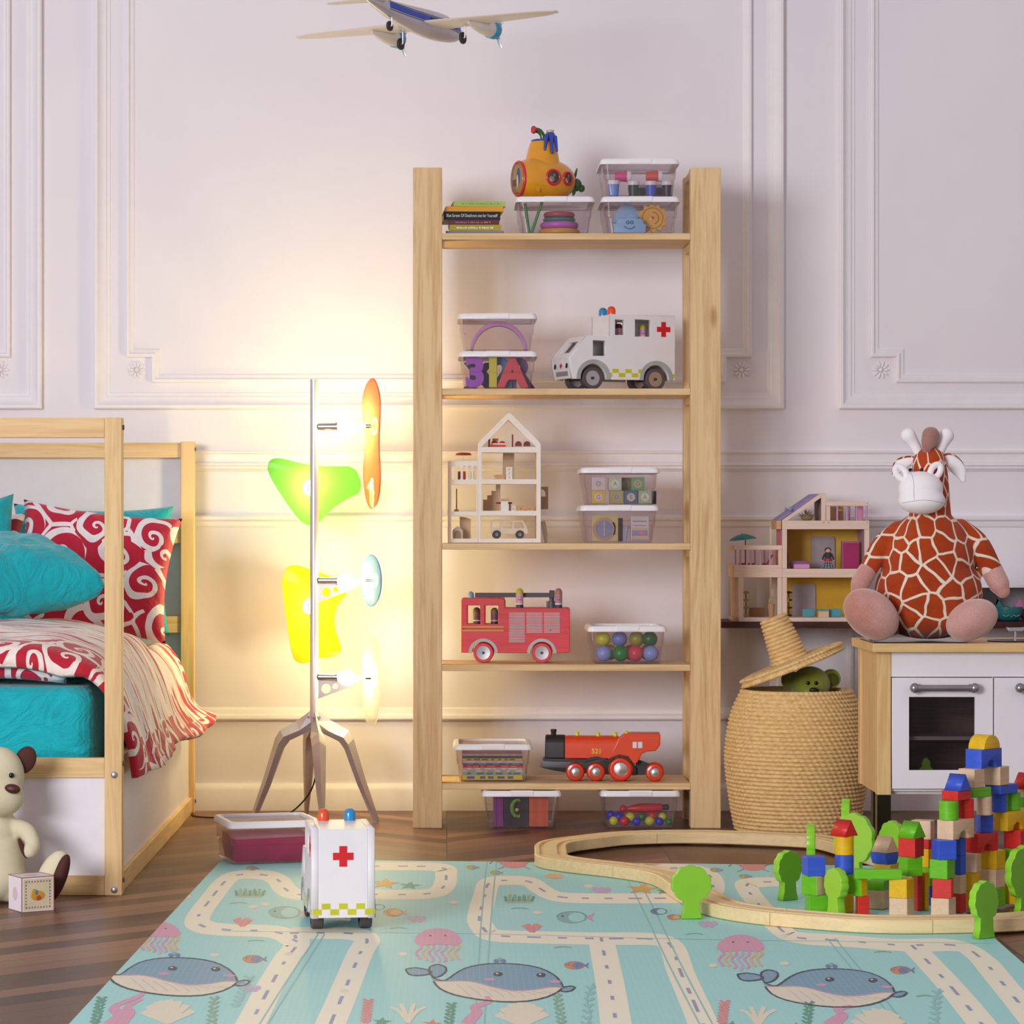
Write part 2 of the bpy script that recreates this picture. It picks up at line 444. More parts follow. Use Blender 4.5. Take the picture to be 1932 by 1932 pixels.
# ---------------------------------------------------------------- clear storage boxes
def make_box(name, label):
    t = thing(name, label, 'storage box')
    def ring(hx, hy, z, r=.018): return [(x, y, z) for x, y in rrect(hx, hy, r)]
    mb = MB()
    outer = [ring(.0965, .110, 0), ring(.1000, .114, .004), ring(.1050, .1165, .050), ring(.1080, .1195, .0525), ring(.1120, .1220, .100)]
    inner = [ring(.1100, .1200, .100), ring(.1060, .1175, .0535), ring(.1030, .1145, .050), ring(.0980, .1120, .006), ring(.0945, .108, .0025)]
    mb.loft(outer+inner, True, True)
    mb.obj('tub', TUB, t, smooth=40)
    mb = MB()
    mb.loft([ring(.1125, .1225, .0985), ring(.1185, .1255, .0960), ring(.1190, .1260, .0990), ring(.1160, .1240, .1090), ring(.1120, .1210, .1125), ring(.1020, .1110, .1125), ring(.1010, .1100, .1075), ring(.1010, .1100, .0985)], False, False)
    mb.loft([ring(.1125, .1225, .0985), ring(.1010, .1100, .0985)], False, False)
    mb.obj('lid_rim', WHITE_PL, t, smooth=35)
    mb = MB(); mb.loft([ring(.1008, .1098, .1040), ring(.1008, .1098, .1062)]); mb.obj('lid_panel', LIDC, t)
    mb = MB(); mb.box(-.034, .034, -.1278, -.120, .0978, .1105); mb.box(-.034, .034, -.121, -.110, .1105, .1137)
    mb.obj('latch', WHITE_PL, t, bevel=.0012)
    return t
BOX0 = make_box('clear_storage_box', 'clear plastic box of green sticks and rings under the yellow submarine')
BOX0['group'] = 'clear storage boxes with white lids'
_first = [True]
BYC = SY+.155
def storage(px, z, label, Y=BYC, rz=0.0, loc=None):
    l = loc if loc is not None else Vector(((px-CX)*(Y-.12)/F, Y, z))
    if _first[0]:
        _first[0] = False; BOX0.location = l; BOX0.rotation_euler = (0, 0, rz); BOX0['label'] = label; return BOX0
    return dup(BOX0, l, rz, label)
BH = .1127
zs = [z+.0004 for z in SHELF]
storage(1048, zs[0], 'clear plastic box of green sticks and stacking rings, under the yellow submarine')
storage(1209, zs[0], 'clear plastic box holding a blue cloud and a yellow sun, on the top shelf')
storage(1207, zs[0]+BH, 'clear plastic box of paint pots, on top of the sun and cloud box')
storage(939.5, zs[1], 'clear plastic box full of coloured letters and numbers')
storage(938.5, zs[1]+BH, 'clear plastic box holding one pink arch, above the letter box')
storage(1168.5, zs[2], 'clear plastic box of picture books beneath the alphabet block box')
storage(1170, zs[2]+BH, 'clear plastic box of pastel alphabet blocks, upper one of its pair')
storage(1184, zs[3], 'clear plastic box of large coloured balls beside the red fire engine')
storage(930, zs[4], 'clear plastic box packed with magazines beside the red locomotive')
FB = SY-.03+.125
storage(984.5, .0004, 'clear plastic box of purple, black and orange cloth on the floor under the shelves', FB)
storage(1208.5, .0004, 'clear plastic box of small beads and a red skittle on the floor under the shelves', FB)

def ball(name, px, py, r, col, label, cat, group, Y, rough=.35):
    mb = MB(); mb.ell((0, 0, 0), r, r, r, n=24, m=14)
    o = mb.obj(name, flat(col, rough, var=.03), None, P(px, py, Y), smooth=180); tag(o, label, cat, group); return o
zb = zs[0]+.0045
# green sticks, stacking rings
for (xa, xb, ya, yb, Y, lab) in ((1003, 1024, 437, 377, 8.64, 'long slanted green stick in the box with the stacking rings'), (992, 983, 434, 384, 8.66, 'short green stick at the edge of the ring box')):
    a, b = P(xa, ya, Y), P(xb, yb, Y); a.z = zb+.005
    if xb < xa: a.x += .010; b.x += .012
    mb = MB(); mb.cyl((0, 0, 0), b-a, .0045, n=12); tag(mb.obj('stick', flat('#2f9a3c', .4), None, a, smooth=40), lab, 'stick', 'green sticks')
zc = zb
for (R0, r, col, nm) in ((.0525, .0105, '#dba52a', 'yellow'), (.0475, .0105, '#c865c8', 'magenta'), (.0425, .0065, '#3f7f80', 'teal'), (.0390, .0085, '#b5505a', 'red')):
    mb = MB(); mb.torus((0, 0, r), R0, r, 'z', 36, 12)
    pos = P(1055, 430, 8.70); pos.z = zc; zc += 2*r
    tag(mb.obj('stacking_ring', flat(col, .4, var=.03), None, pos, smooth=180), nm+' ring of the four stacking rings in the box', 'toy ring', 'stacking rings')
# cloud and sun cut-outs
def cloud(px, base, w, h, Y, col, label, face):
    t = thing('wooden_cloud', label, 'toy', P(px, base, Y), 0, 'cut-out clouds'); t.location.z = zb
    blobs = [(-.35*w, .25*h, .25*h), (-.20*w, .58*h, .25*h), (.04*w, .70*h, .30*h), (.24*w, .52*h, .24*h), (.37*w, .24*h, .24*h)]
    pts = []
    for i in range(72):
        a = 2*math.pi*i/72; c = Vector((0, .42*h)); d = Vector((math.cos(a), math.sin(a))); best = .3*h if d.y > -.05 else min(-c.y/d.y, .40*w/max(1e-6, abs(d.x)))
        if d.y <= -.05: pts.append((c.x+d.x*best, max(0, c.y+d.y*best))); continue
        for (bx, bz, br) in blobs:
            oc = Vector((bx, bz))-c; b_ = oc.dot(d); dd = oc.length_squared-b_*b_
            if dd < br*br: best = max(best, b_+math.sqrt(br*br-dd))
        p = c+d*best; pts.append((p.x, max(p.y, 0.0)))
    MB().ext([pts], -.006, .006, .0012).obj('cloud_body', flat(col, .45, var=.02), t, smooth=40)
    if face:
        mb = MB()
        for s in (-1, 1): mb.torus((s*.006, -.0064, .56*h), .0042, .0011, 'y', 16, 6)
        mb.tube([(math.cos(R(a))*.017, -.0064, .44*h+math.sin(R(a))*.012) for a in range(200, 341, 14)], .0011, 6)
        mb.obj('face', BLACK, t, smooth=60)
cloud(1188, 437, .118, .057, 8.612, '#8fbfe6', 'blue wooden cloud with a smiling face', True)
cloud(1181, 437, .072, .098, 8.70, '#a2cbea', 'plain blue wooden cloud behind the smiling cloud', False)
t = thing('wooden_sun', 'yellow wooden sun with wavy rays beside the smiling cloud', 'toy', P(1231, 405, 8.648)); t.location.z = zb+.0485
pts = []
for i in range(24):
    a = R(15*i+4); r = .0475 if i % 2 == 0 else .036; pts.append((r*math.cos(a), r*math.sin(a)))
MB().ext([pts], -.006, .006, .001).obj('sun_body', flat('#e9b53a', .45, var=.03), t)
mb = MB(0); mb.torus((0, -.0064, 0), .031, .0010, 'y', 32, 6)
mb.tube([(math.cos(R(a))*.018, -.0064, math.sin(R(a))*.018) for a in range(-70, 91, 16)], .0012, 6)
mb.mi = 1; mb.ell((.0005, -.0064, .001), .0045, .0012, .0045, n=14, m=8); mb.mi = 2; mb.ell((-.005, -.0064, -.003), .003, .001, .003, n=12, m=6)
mb.obj('face', [flat('#a5702a', .5), flat('#d2418c', .5), flat('#f3ece2', .5)], t, smooth=60)
# paint pots
z2 = zs[0]+BH+.0045
def pot(px, Y, col, label, lying=False, z=None):
    t = thing('paint_pot', label, 'paint pot', (0, 0, 0), 0, 'paint pots')
    mb = MB(); mb.lathe([(.0135, 0), (.0165, .036)], 24); b = mb.obj('pot_body', flat(col, .4, var=.03), t, smooth=40)
    mb = MB(); mb.lathe([(.0180, .036), (.0182, .047), (.0165, .0485)], 24); l = mb.obj('cap', WHITE_PL, t, smooth=40)
    t.location = P(px, 350, Y); t.location.z = z2 if z is None else z
    if lying: t.rotation_euler = (0, R(90), 0)
for a in ((1158, 8.64, '#6f9ce6', 'light blue paint pot at the end of the row in the top box'), (1195, 8.66, '#254c30', 'dark green paint pot in the row of pots'),
          (1228, 8.66, '#3f62cf', 'deep blue paint pot between dark green and black pots'), (1259, 8.66, '#33303c', 'black paint pot at the far end of the row'),
          (1212, 8.735, '#2f6a48', 'mid green paint pot behind the front row'), (1244, 8.735, '#4a4a56', 'grey paint pot behind the front row')): pot(*a)
pot(1160, 8.70, '#e8559a', 'pink paint pot lying on its side on the others', True, z2+.0675)
pot(1219, 8.69, '#e4604e', 'red paint pot lying on its side on the others', True, z2+.0675)
# letters and numbers
zl = zs[1]+.005
def letter(name, ch, px, Y, col, size, label, rot=0.0, dz=0.0, bold=.006):
    mb = MB(); mb.text(ch, size, 0, 0, 0, .012, bold=bold, rot=rot)
    zmin = min(v.co.z for v in mb.bm.verts)
    o = mb.obj(name, flat(col, .45, var=.04), None, P(px, 700, Y), bevel=.0015); o.location.z = zl-zmin+dz
    tag(o, label, 'toy letter', 'letters and numbers in the box')
letter('number_three', '3', 896, 8.625, '#a44cc6', .118, 'big purple figure three in the letter box')
letter('number_one', '1', 930, 8.625, '#d6d230', .118, 'yellow figure one in the letter box')
letter('letter_a', 'A', 967, 8.630, '#dc3e48', .118, 'red capital A in the letter box')
letter('number_two', '2', 946, 8.66, '#3378a8', .118, 'blue figure two behind the yellow one')
letter('letter_r', 'R', 980, 8.668, '#5a2f78', .118, 'dark purple letter R behind the red capital A')
letter('letter_n', 'N', 912, 8.68, '#2d2b55', .112, 'navy letter N behind the purple three')
letter('letter_x', 'X', 903, 8.72, '#3a3568', .10, 'dark blue letter X at the back of the letter box')
# pink arch
mb = MB(); z3 = zs[1]+BH+.0045; c0 = arc(0, 0, .094, 6, 174, 26); c1 = arc(0, -.004, .084, 174, 6, 26)
mb.ext([c0+c1], -.02, .02, .001); zm = min(v.co.z for v in mb.bm.verts)
o = mb.obj('toy_arch', flat('#c98fc4', .4, var=.03), None, P(941, 640, 8.68), smooth=30); o.location.z = z3-zm; o.scale = (.92, 1, 1)
tag(o, 'pink rainbow arch standing alone in its clear box', 'toy')
# picture books and chalk
zk = zs[2]+.0045
def slab(name, px0, px1, py_top, Y, th, col, label, cat, zbase, group=None):
    x0, x1 = (px0-CX)*Y/F, (px1-CX)*Y/F; h = (H-(py_top-CY)*Y/F)-zbase
    t = thing(name, label, cat, ((x0+x1)/2, Y, zbase), 0, group); w = (x1-x0)/2
    MB().box(-w, w, 0, th, 0, h).obj('cover', flat(col, .5, var=.05), t, bevel=.0008)
    return t, w, h
t, w, h = slab('picture_book', 1117, 1166, 972, 8.625, .008, '#cdc77e', 'square picture book with a round blue and pink design', 'book', zk, 'picture books')
mb = MB(0)
for k, (r, y) in enumerate(((.0345, -.0004), (.030, -.0008), (.026, -.0012))):
    mb.mi = k; mb.ext([circle(-.002, h*.47, r, 32)], y-.0004, y)
mb.mi = 3; mb.box(-.004, -.001, -.0020, -.0016, h*.2, h*.78)
mb.mi = 4
for k in range(9): mb.box(-.022, -.006, -.0020, -.0016, h*.24+k*h*.056, h*.24+k*h*.056+.0014)
mb.mi = 1; mb.ext([rrect(.0045, .02, .004, 3, .027, h*.5)], -.0008, -.0004)
mb.obj('cover_print', [flat('#c8a06a', .5), flat('#c99a90', .5), flat('#8b93a8', .5), flat('#d9b8cf', .5), flat('#a9a4be', .5)], t)
t, w, h = slab('picture_book', 1190, 1224, 974, 8.625, .03, '#dcd2cc', 'narrow pale picture book with lilac bands', 'book', zk, 'picture books')
mb = MB(0); mb.box(-w*.88, w*.88, -.0006, 0, h*.22, h*.45); mb.box(-w*.9, w*.9, -.0006, 0, 0.002, h*.08); mb.mi = 1; mb.box(-w*.9, w*.9, -.0006, 0, h*.10, h*.2); mb.box(-w*.9, w*.9, -.0006, 0, h*.47, h*.53)
mb.mi = 2; mb.tube([(-w*.8+w*1.6*k/20, -.0006, h*(.80+.035*math.sin(k*1.9))) for k in range(21)], .0009, 5); mb.tube([(-w*.7+w*1.4*k/20, -.0006, h*(.64+.02*math.sin(k*2.7))) for k in range(21)], .0007, 5)
mb.mi = 3; mb.ell((.006, -.0006, h*.34), .010, .0008, .006, n=14, m=6)
mb.obj('cover_print', [flat('#9d94c0', .5), flat('#d9c08a', .5), flat('#8a88a8', .5), flat('#d28f92', .5)], t)
mb = MB(); mb.cyl((0, 0, 0), (.007, 0, .048), .0045, n=12); o = mb.obj('crayon', flat('#9db4dd', .5), None, P(1179, 1020, 8.63), smooth=40); o.location.z = zk+.0015; tag(o, 'pale blue crayon leaning between the two picture books', 'crayon')
mb = MB(); mb.box(-.005, .005, 0, .09, 0, .07); o = mb.obj('notebook', flat('#5a4d48', .6), None, P(1172, 1020, 8.66), bevel=.001); o.location.z = zk; tag(o, 'dark brown notebook standing behind the crayon', 'book', 'picture books')
# alphabet blocks
zq = zs[2]+BH+.0045; BU = .0395
def cube_block(px, row, Y, col, ring, sym, label):
    t = thing('alphabet_block', label, 'toy block', P(px, 900, Y), 0, 'pastel alphabet blocks'); t.location.z = zq+row*(BU+.0006)
    MB().box(-BU/2, BU/2, 0, BU, 0, BU).obj('block_body', flat(col, .5, var=.03), t, bevel=.0012)
    mb = MB(0); mb.ext([circle(0, BU/2, .0125, 24)], -.0006, 0); mb.mi = 1; mb.text(sym, .018, 0, BU/2, -.0009, .0006)
    mb.obj('letter_print', [flat(ring, .5), flat('#8a8a72', .5)], t)
for a in ((1129, 0, 8.625, '#dcc04a', '#e8cfc0', 'G', 'yellow alphabet block on the bottom row, beneath the white one'), (1163.5, 0, 8.625, '#b3ab62', '#bda98f', 'D', 'olive alphabet block, second along the bottom row'),
          (1190.5, 0, 8.622, '#3f6f84', '#d6c4ae', 'E', 'blue-grey alphabet block on the bottom row'), (1217, 0, 8.622, '#a6bd96', '#e4dcc4', 'A', 'pale green alphabet block at the end of the bottom row'),
          (1129, 1, 8.63, '#ddd4d6', '#d6cfc4', 'O', 'white alphabet block on the upper row'), (1160.5, 1, 8.63, '#c4d2bc', '#dfe3cc', 'A', 'mint alphabet block in the middle of the upper row'),
          (1203.5, 1, 8.63, '#6fae70', '#c2b28c', 'O', 'green alphabet block on the upper row'), (1181, 1, 8.68, '#8a7c38', '#a39658', 'S', 'dark olive alphabet block behind the upper row'),
          (1226, 0, 8.70, '#55356a', '#6d4f80', 'L', 'purple alphabet block at the back of the bottom row')): cube_block(*a)
# large balls
GB = 'balls in the play ball box'; br = .0240
for k, (px, row, Y, col, lab) in enumerate(((1139, 0, 8.655, '#8fa8e6', 'pale blue ball at the front of the ball box near the fire engine'), (1171, 0, 8.655, '#1e8a2c', 'green ball in the front row of the ball box'), (1199, 0, 8.655, '#dd3a48', 'red ball in the front row of the ball box'), (1228, 0, 8.655, '#8fa8e6', 'pale blue ball at the end of the front row, away from the fire engine'),
     (1137, 1, 8.69, '#d9dc2c', 'bright yellow ball in the upper row'), (1169, 1, 8.69, '#7f8fd8', 'lilac blue ball in the upper row'), (1201, 1, 8.70, '#a8a830', 'olive yellow ball in the upper row'), (1226, 1, 8.68, '#1c6f28', 'dark green ball on top at the end of the upper row'), (1190, 0, 8.74, '#d04060', 'crimson ball at the back of the ball box'), (1222, 0, 8.735, '#c83848', 'deep red ball at the back near the end'), (1150, 0, 8.735, '#c9cc30', 'yellow ball at the back of the bottom row'))):
    o = ball('play_ball', px, 1235, br if row == 0 else br*.98, col, lab, 'ball', GB, Y); o.location.z = zs[3]+.0045+br+row*.0425
# magazines
zm = zs[4]+.0045
for k, (x0, x1, th, col, print_, lab) in enumerate(((871, 993, .0145, '#e6c81e', '#3a62a8', 'thick yellow magazine at the bottom of the box'), (877, 997, .0085, '#7fb8b8', '#3d6a72', 'turquoise magazine above the yellow one'), (876, 997, .0065, '#d3d6a8', '#9aa06a', 'pale green magazine in the middle of the pile'), (876, 997, .0065, '#d6a0a4', '#e8e0e0', 'pink magazine just below the red one'),
     (877, 998, .0075, '#c01a1e', '#e08a2c', 'red magazine with orange patches'), (869, 988, .0055, '#4f5f86', '#9098a8', 'slate blue magazine above the red one'), (870, 986, .0065, '#d8b0a8', '#e8d0c8', 'pale rose magazine in the upper half'), (873, 990, .0075, '#c3b634', '#5a5a20', 'mustard yellow magazine near the top'), (873, 990, .0065, '#36461e', '#2a3418', 'dark green magazine second from the top'), (872, 988, .0065, '#b9909c', '#c8a8ac', 'mauve magazine at the top of the pile'))):
    Y = 8.622; xa, xb = (x0-CX)*Y/F, (x1-CX)*Y/F; w = (xb-xa)/2
    t = thing('magazine', lab, 'magazine', (sx_(930)+random.uniform(-.0015, .0015), Y, zm), 0, 'magazines in the clear box')
    w = min(w, .090); MB().box(-w, w, 0, .180, 0, th).obj('cover', flat(col, .45, var=.05), t, bevel=.0006)
    mb = MB(0)
    random.seed(k); xx = -w*.85
    while xx < w*.8:
        l = random.uniform(.008, .026); mb.box(xx, min(xx+l, w*.9), -.0005, 0, th*.25, th*.75); xx += l+random.uniform(.004, .02)
    mb.obj('spine_print', flat(print_, .5), t); zm += th+.0002
# cloth rolls under the shelf
z5 = .0045
def cloth(px0, px1, top, col, label):
    Y = FB-.086; x0, x1 = (px0-CX)*Y/F, (px1-CX)*Y/F; h = H-(top-CY)*Y/F-z5; w = (x1-x0)/2
    mb = MB(); ring = []
    for i in range(25):
        u = -1+2*i/24; ring.append((u*w, -.0022*math.sin(i*.45)*(1-abs(u))))
    ring += [(w, .17), (-w, .17)]
    mb.loft([[(x*q, y, z) for x, y in ring] for (q, z) in ((.97, 0), (1, .003), (1, h*.95), (.97, h))])
    o = mb.obj('folded_cloth', flat(col, .8, var=.12, sheen=.3), None, ((x0+x1)/2, Y, z5), smooth=50); tag(o, label, 'cloth', 'folded cloths in the floor box'); return o
cloth(932, 949, 1503, '#8f2f8c', 'purple folded cloth in the floor box')
o = cloth(951, 997, 1503, '#241d1f', 'black folded cloth with a green caterpillar letter C')
mb = MB(0)
mb.tube([(.004+.0165*math.cos(R(a)), -.0085, .055+.024*math.sin(R(a))) for a in range(60, 301, 12)], [.0035+.0035*math.sin(math.pi*k/20) for k in range(21)], 8)
mb.mi = 1; mb.ell((.002, -.0105, .050), .006, .003, .006, n=12, m=8)
for a in range(80, 300, 40): mb.ell((.004+.019*math.cos(R(a)), -.0145, .055+.026*math.sin(R(a))), .0022, .001, .0022, n=8, m=6)
mb.obj('caterpillar_motif', [flat('#5f9a2f', .6), flat('#c8b830', .6)], o, smooth=60)
cloth(998.5, 1034, 1503, '#d9602f', 'orange folded cloth in the floor box')
# magenta cloth box at the mat corner
MB_R = R(15); MBL = G(441, 1631, .0066); MBL += Vector((.1075*math.cos(MB_R)-.092*math.sin(MB_R), .1075*math.sin(MB_R)+.092*math.cos(MB_R), 0))
MBL.z = .0066
storage(0, 0, 'clear plastic box of magenta cloth at the corner of the play mat', loc=MBL, rz=MB_R+R(90))
t = thing('folded_cloth', 'magenta folded cloth filling the box at the mat corner', 'cloth', MBL+Vector((0, 0, .0045)), MB_R, 'folded cloths in clear boxes')
mb = MB(); mb.loft([[(x, y, z) for x, y in rrect(.101+.16*z, .083+.16*z, .014, 4)] for z in (0, .02, .045)]+[[(x+.004*math.sin(x*90), y, .064+.004*math.sin(x*60+y*30)) for x, y in rrect(.107, .089, .014, 4)]]); mb.obj('cloth', flat('#b80e52', .8, var=.10, sheen=.3), t, smooth=50)
# beads and skittle
GBd = 'wooden beads in the floor box'
for (px, py, r, col, lab, Y) in ((1158, 1555, .0142, '#d6dc22', 'yellow bead in the corner of the bottom layer', 8.59), (1178, 1556, .0142, '#e01a22', 'red bead in the bottom layer', 8.583), (1201, 1556, .0128, '#2430d8', 'blue bead between the red and yellow bottom beads', 8.588), (1226, 1556, .0146, '#d0d622', 'yellow bead in the middle of the bottom layer', 8.583), (1244, 1556, .0125, '#2430d8', 'blue bead beside the green end bead', 8.592), (1262, 1556, .0110, '#1f7f2c', 'small green bead at the end of the bottom layer', 8.588),
     (1152, 1538, .0140, '#2c36e0', 'blue bead at the back of the second layer', 8.63), (1168, 1541, .0150, '#2228c4', 'deep blue bead in the second layer', 8.60), (1189, 1542, .0152, '#d8de22', 'large yellow bead in the second layer', 8.605), (1211, 1541, .0118, '#1f7f2c', 'green bead in the second layer', 8.605), (1231, 1539, .0125, '#e01a22', 'red bead in the second layer', 8.603), (1250, 1541, .0128, '#d8de22', 'yellow bead in the second layer beside the red one', 8.605)):
    o = ball('wooden_bead', px, py, r, col, lab, 'bead', GBd, Y)
    if 'bottom' in lab or 'end bead' in lab: o.location.z = .0045+r
t = thing('toy_skittle', 'red skittle with a round head lying on the beads', 'toy', P(1172, 1526, 8.635)); t.rotation_euler = (0, R(88), 0)
mb = MB(); mb.lathe([(.001, -.006), (.009, -.002), (.0115, .006), (.009, .014), (.005, .018), (.009, .028), (.0135, .050), (.0145, .070), (.012, .110), (.0115, .122)], 24); mb.obj('skittle_body', flat('#d81c20', .4, var=.03), t, smooth=60)
mb = MB(); mb.lathe([(.008, .1225), (.009, .13), (.008, .142), (.002, .144)], 20); mb.obj('skittle_cap', flat('#24382a', .5), t, smooth=60)

# ---------------------------------------------------------------- stack of books on the top shelf
def book(x0, x1, y0, y1, col, label, txt=None, tcol='#e8e4e8', rz=0.0, tsize=.012, pages='#b8ada0'):
    Y = 8.60; xa, xb = (x0-CX)*Y/F, (x1-CX)*Y/F; w = (xb-xa)/2; z0, h = book.z, (y1-y0)*Y/F
    t = thing('book', label, 'book', ((xa+xb)/2, Y, z0), rz, 'books stacked on the top shelf'); d = .15
    mb = MB(); c = .0012
    mb.box(-w, w, 0, d, 0, c); mb.box(-w, w, 0, d, h-c, h); mb.box(-w, w, 0, c*1.5, c, h-c)
    mb.obj('cover', flat(col, .4, var=.05), t)
    MB().box(-w+.002, w-.003, c*1.6, d-.003, c*1.02, h-c*1.02).obj('page_block', flat(pages, .8, var=.1), t)
    if txt:
        mb = MB()
        if txt[0] == '~':                      # worn lettering, too faint to read
            random.seed(len(txt)); xx = -w*.72
            while xx < w*.7:
                l = random.uniform(.002, .006); mb.box(xx, xx+l, -.0004, 0, h*.36, h*random.uniform(.5, .66)); xx += l+random.choice((.001, .001, .004))
        else:
            mb.text(txt, tsize, 0, h/2, -.0003, .0006); wid = max(v.co.x for v in mb.bm.verts)-min(v.co.x for v in mb.bm.verts)
            bmesh.ops.scale(mb.bm, vec=(min(1.0, 1.8*w/wid), 1, 1), verts=mb.bm.verts)
        mb.obj('spine_title', flat(tcol, .5), t)
    book.z += h+.0003
book.z = zs[0]
book(841, 950, 432, 439, '#7d7684', 'grey book at the bottom of the stack', None, rz=R(-2))
book(848, 946, 421, 432, '#a89a20', 'mustard book with white spine lettering near the bottom', '~~')
book(846, 942, 412, 421, '#5c0f1e', 'dark red book in the middle of the stack', '~', '#a8788c')
book(837, 944, 396.5, 412, '#0b0a0c', 'thick black book with white spine lettering', 'Blue Screen Of Death:not one for Yourself!', tsize=.013, rz=R(3))
book(841, 950, 387, 396.5, '#e09a28', 'orange and cream book second from the top', None, rz=R(3))
book(856, 954, 377, 387, '#a9bf62', 'light green book on top of the stack', '~~~', '#8aa050', rz=R(4))

# ---------------------------------------------------------------- submarine on the ring box
SUB = flat('#e0991a', .22, spec=.6, coat=.4, var=.05); RED = flat('#c8262c', .25, coat=.4); GRN = flat('#2f5a20', .25, coat=.4, var=.12); BLU = flat('#2c44a6', .25, coat=.4)
sY = 8.70; sb = sY/F
def sp(zx_, zy_): return ((930+zx_/8.782)-1031)*sb, (361-(200+zy_/8.782))*sb      # zoomed px -> local x, z
t = thing('toy_submarine', 'shiny yellow toy submarine with red portholes on a clear box', 'toy', (sx_(1031, sY), sY, zs[0]+BH+.0012))
zc = .059
prof = [(-.096, .050), (-.080, .057), (-.055, .064), (-.02, .0675), (.015, .0655), (.048, .0565), (.072, .044), (.086, .030), (.093, .014)]
def hull_r(x):
    for (a, b) in zip(prof, prof[1:]):
        if a[0] <= x <= b[0]: return a[1]+(b[1]-a[1])*(x-a[0])/(b[0]-a[0])
    return .05
pr = smoothline([(x, r, 0) for x, r in prof], 4)
rings = [[(p.x, math.cos(2*math.pi*k/36)*p.y*.82, max(.0005, zc+math.sin(2*math.pi*k/36)*p.y)) for k in range(36)] for p in pr]
TY = Matrix.Rotation(R(27), 4, 'Z')
mb = MB(); mb.loft(rings, True, True, M=TY); mb.obj('hull', SUB, t, smooth=50)
mb = MB(); rr = [(.054, .098), (.0505, .122), (.0480, .136), (.0430, .156), (.0370, .172), (.0340, .1765)]
mb.lathe(rr, 32, Matrix.Translation((-.012, 0, 0)) @ Matrix.Diagonal((1, .85, 1, 1))); mb.obj('conning_tower', SUB, t, smooth=50)
mb = MB(); TT = Matrix.Translation((-.012, 0, 0)) @ Matrix.Diagonal((1, .85, 1, 1))
mb.lathe([(.0345, .1750), (.0358, .1785), (.0325, .1815), (.010, .1825)], 32, TT)
mb.lathe([(.0175, .178), (.0170, .188), (.0150, .197), (.0115, .203)], 24, Matrix.Translation((.011, -.006, 0)))
for (x0, z0, x1, z1, y) in ((.000, .184, -.006, .150, -.036), (.013, .184, .015, .140, -.0365), (.024, .182, .030, .146, -.029)):
    mb.tube([(x0, y*.62, z0+.006), ((x0+x1)/2, y*.92, (z0+z1)/2+.006), (x1, y*1.08, z1)], [.0080, .0058, .0040], 10); mb.ell((x1, y*1.08, z1), .0042, .0034, .0060, n=10, m=6)
mb.obj('paint_drips', BLU, t, smooth=60)
mb = MB(); mb.lathe([(.0112, .2025), (.0118, .2095), (.0095, .2105), (.0090, .205)], 24, Matrix.Translation((.011, -.006, 0))); mb.obj('chimney_rim', flat('#cbb9a2', .4), t, smooth=40)
mb = MB(); mb.tube(smoothline([(-.010, 0, .178), (-.012, 0, .194), (-.021, -.001, .207), (-.034, -.004, .211)], 5), .0085, 14); mb.obj('periscope', GRN, t, smooth=60)
mb = MB(); T = Matrix.Translation((-.036, -.005, .211)) @ Matrix.Rotation(R(25), 4, 'Z') @ Matrix.Rotation(R(-90), 4, 'Y')
mb.lathe([(.006, -.004), (.0115, 0), (.0125, .004), (.011, .007), (.0085, .004), (.004, .003)], 24, T); mb.obj('periscope_lens', RED, t, smooth=50)
def porthole(x, r, yaw, name='porthole'):
    yy = -hull_r(x)*.82; ring = TY @ Matrix.Translation((x, yy*.985, zc+.004)) @ Matrix.Rotation(yaw, 4, 'Z')
    mb = MB(); mb.torus((0, 0, 0), r, .0042, 'y', 32, 10, ring); o = mb.obj('porthole', RED, t, smooth=180)
    MB().ell((0, -.0006, 0), r*.98, .004, r*.98, M=ring).obj('porthole_pane', PANE, o, smooth=180)
    MB().ell((0, .0012, 0), r*.96, .004, r*.96, M=ring).obj('cabin_interior', flat('#5c4a44', .7), o, smooth=180)
    mb = MB(0); mb.ell((-.006, -.0028, -.006), .009, .0012, .009, M=ring, n=16, m=8); mb.mi = 1; mb.ell((.002, -.0028, .006), .0035, .0012, .005, M=ring, n=12, m=6)
    mb.obj('cabin_figure', [flat('#b6a596', .6), flat('#d8b49a', .6)], o, smooth=180)
porthole(-.006, .0215, 0.0); porthole(.048, .0180, R(20))
fw = TY @ Matrix.Translation((-.096, 0, zc)) @ Matrix.Rotation(R(-90), 4, 'Z')
mb = MB(); mb.torus((0, 0, 0), .0500, .0050, 'y', 40, 10, fw @ Matrix.Diagonal((.82, 1, 1, 1))); wring = mb.obj('bow_window', RED, t, smooth=180)
mb = MB(); mb.ell((0, 0, 0), .040, .017, .048, M=fw); mb.obj('bow_pane', PANE, wring, smooth=180)
mb = MB(0); mb.ell((0, -.002, 0), .0385, .003, .0465, M=fw); mb.mi = 1; mb.ell((.008, -.004, .006), .012, .003, .026, M=fw); mb.mi = 2; mb.ell((.006, -.0065, -.008), .005, .002, .020, M=fw); mb.mi = 3; mb.box(-.026, -.004, -.006, -.004, -.022, -.002, fw)
mb.obj('bow_cabin', [flat('#c99a40', .5), flat('#4a5a94', .5), flat('#ece8ea', .4), flat('#8a4038', .5)], wring, smooth=60)
mb = MB(); mb.lathe([(.006, 0), (.007, .003), (.004, .0036), (.003, .002)], 20, TY @ Matrix.Translation((-.055, -.046, .024)) @ Matrix.Rotation(R(90), 4, 'X')); mb.obj('hatch_rivet', SUB, t, smooth=50)
pm = TY @ Matrix.Translation((.093, 0, zc-.004))
mb = MB(); mb.ell((.010, 0, -.004), .017, .018, .020, M=pm); mb.ell((.026, -.004, -.014), .011, .010, .012, M=pm)
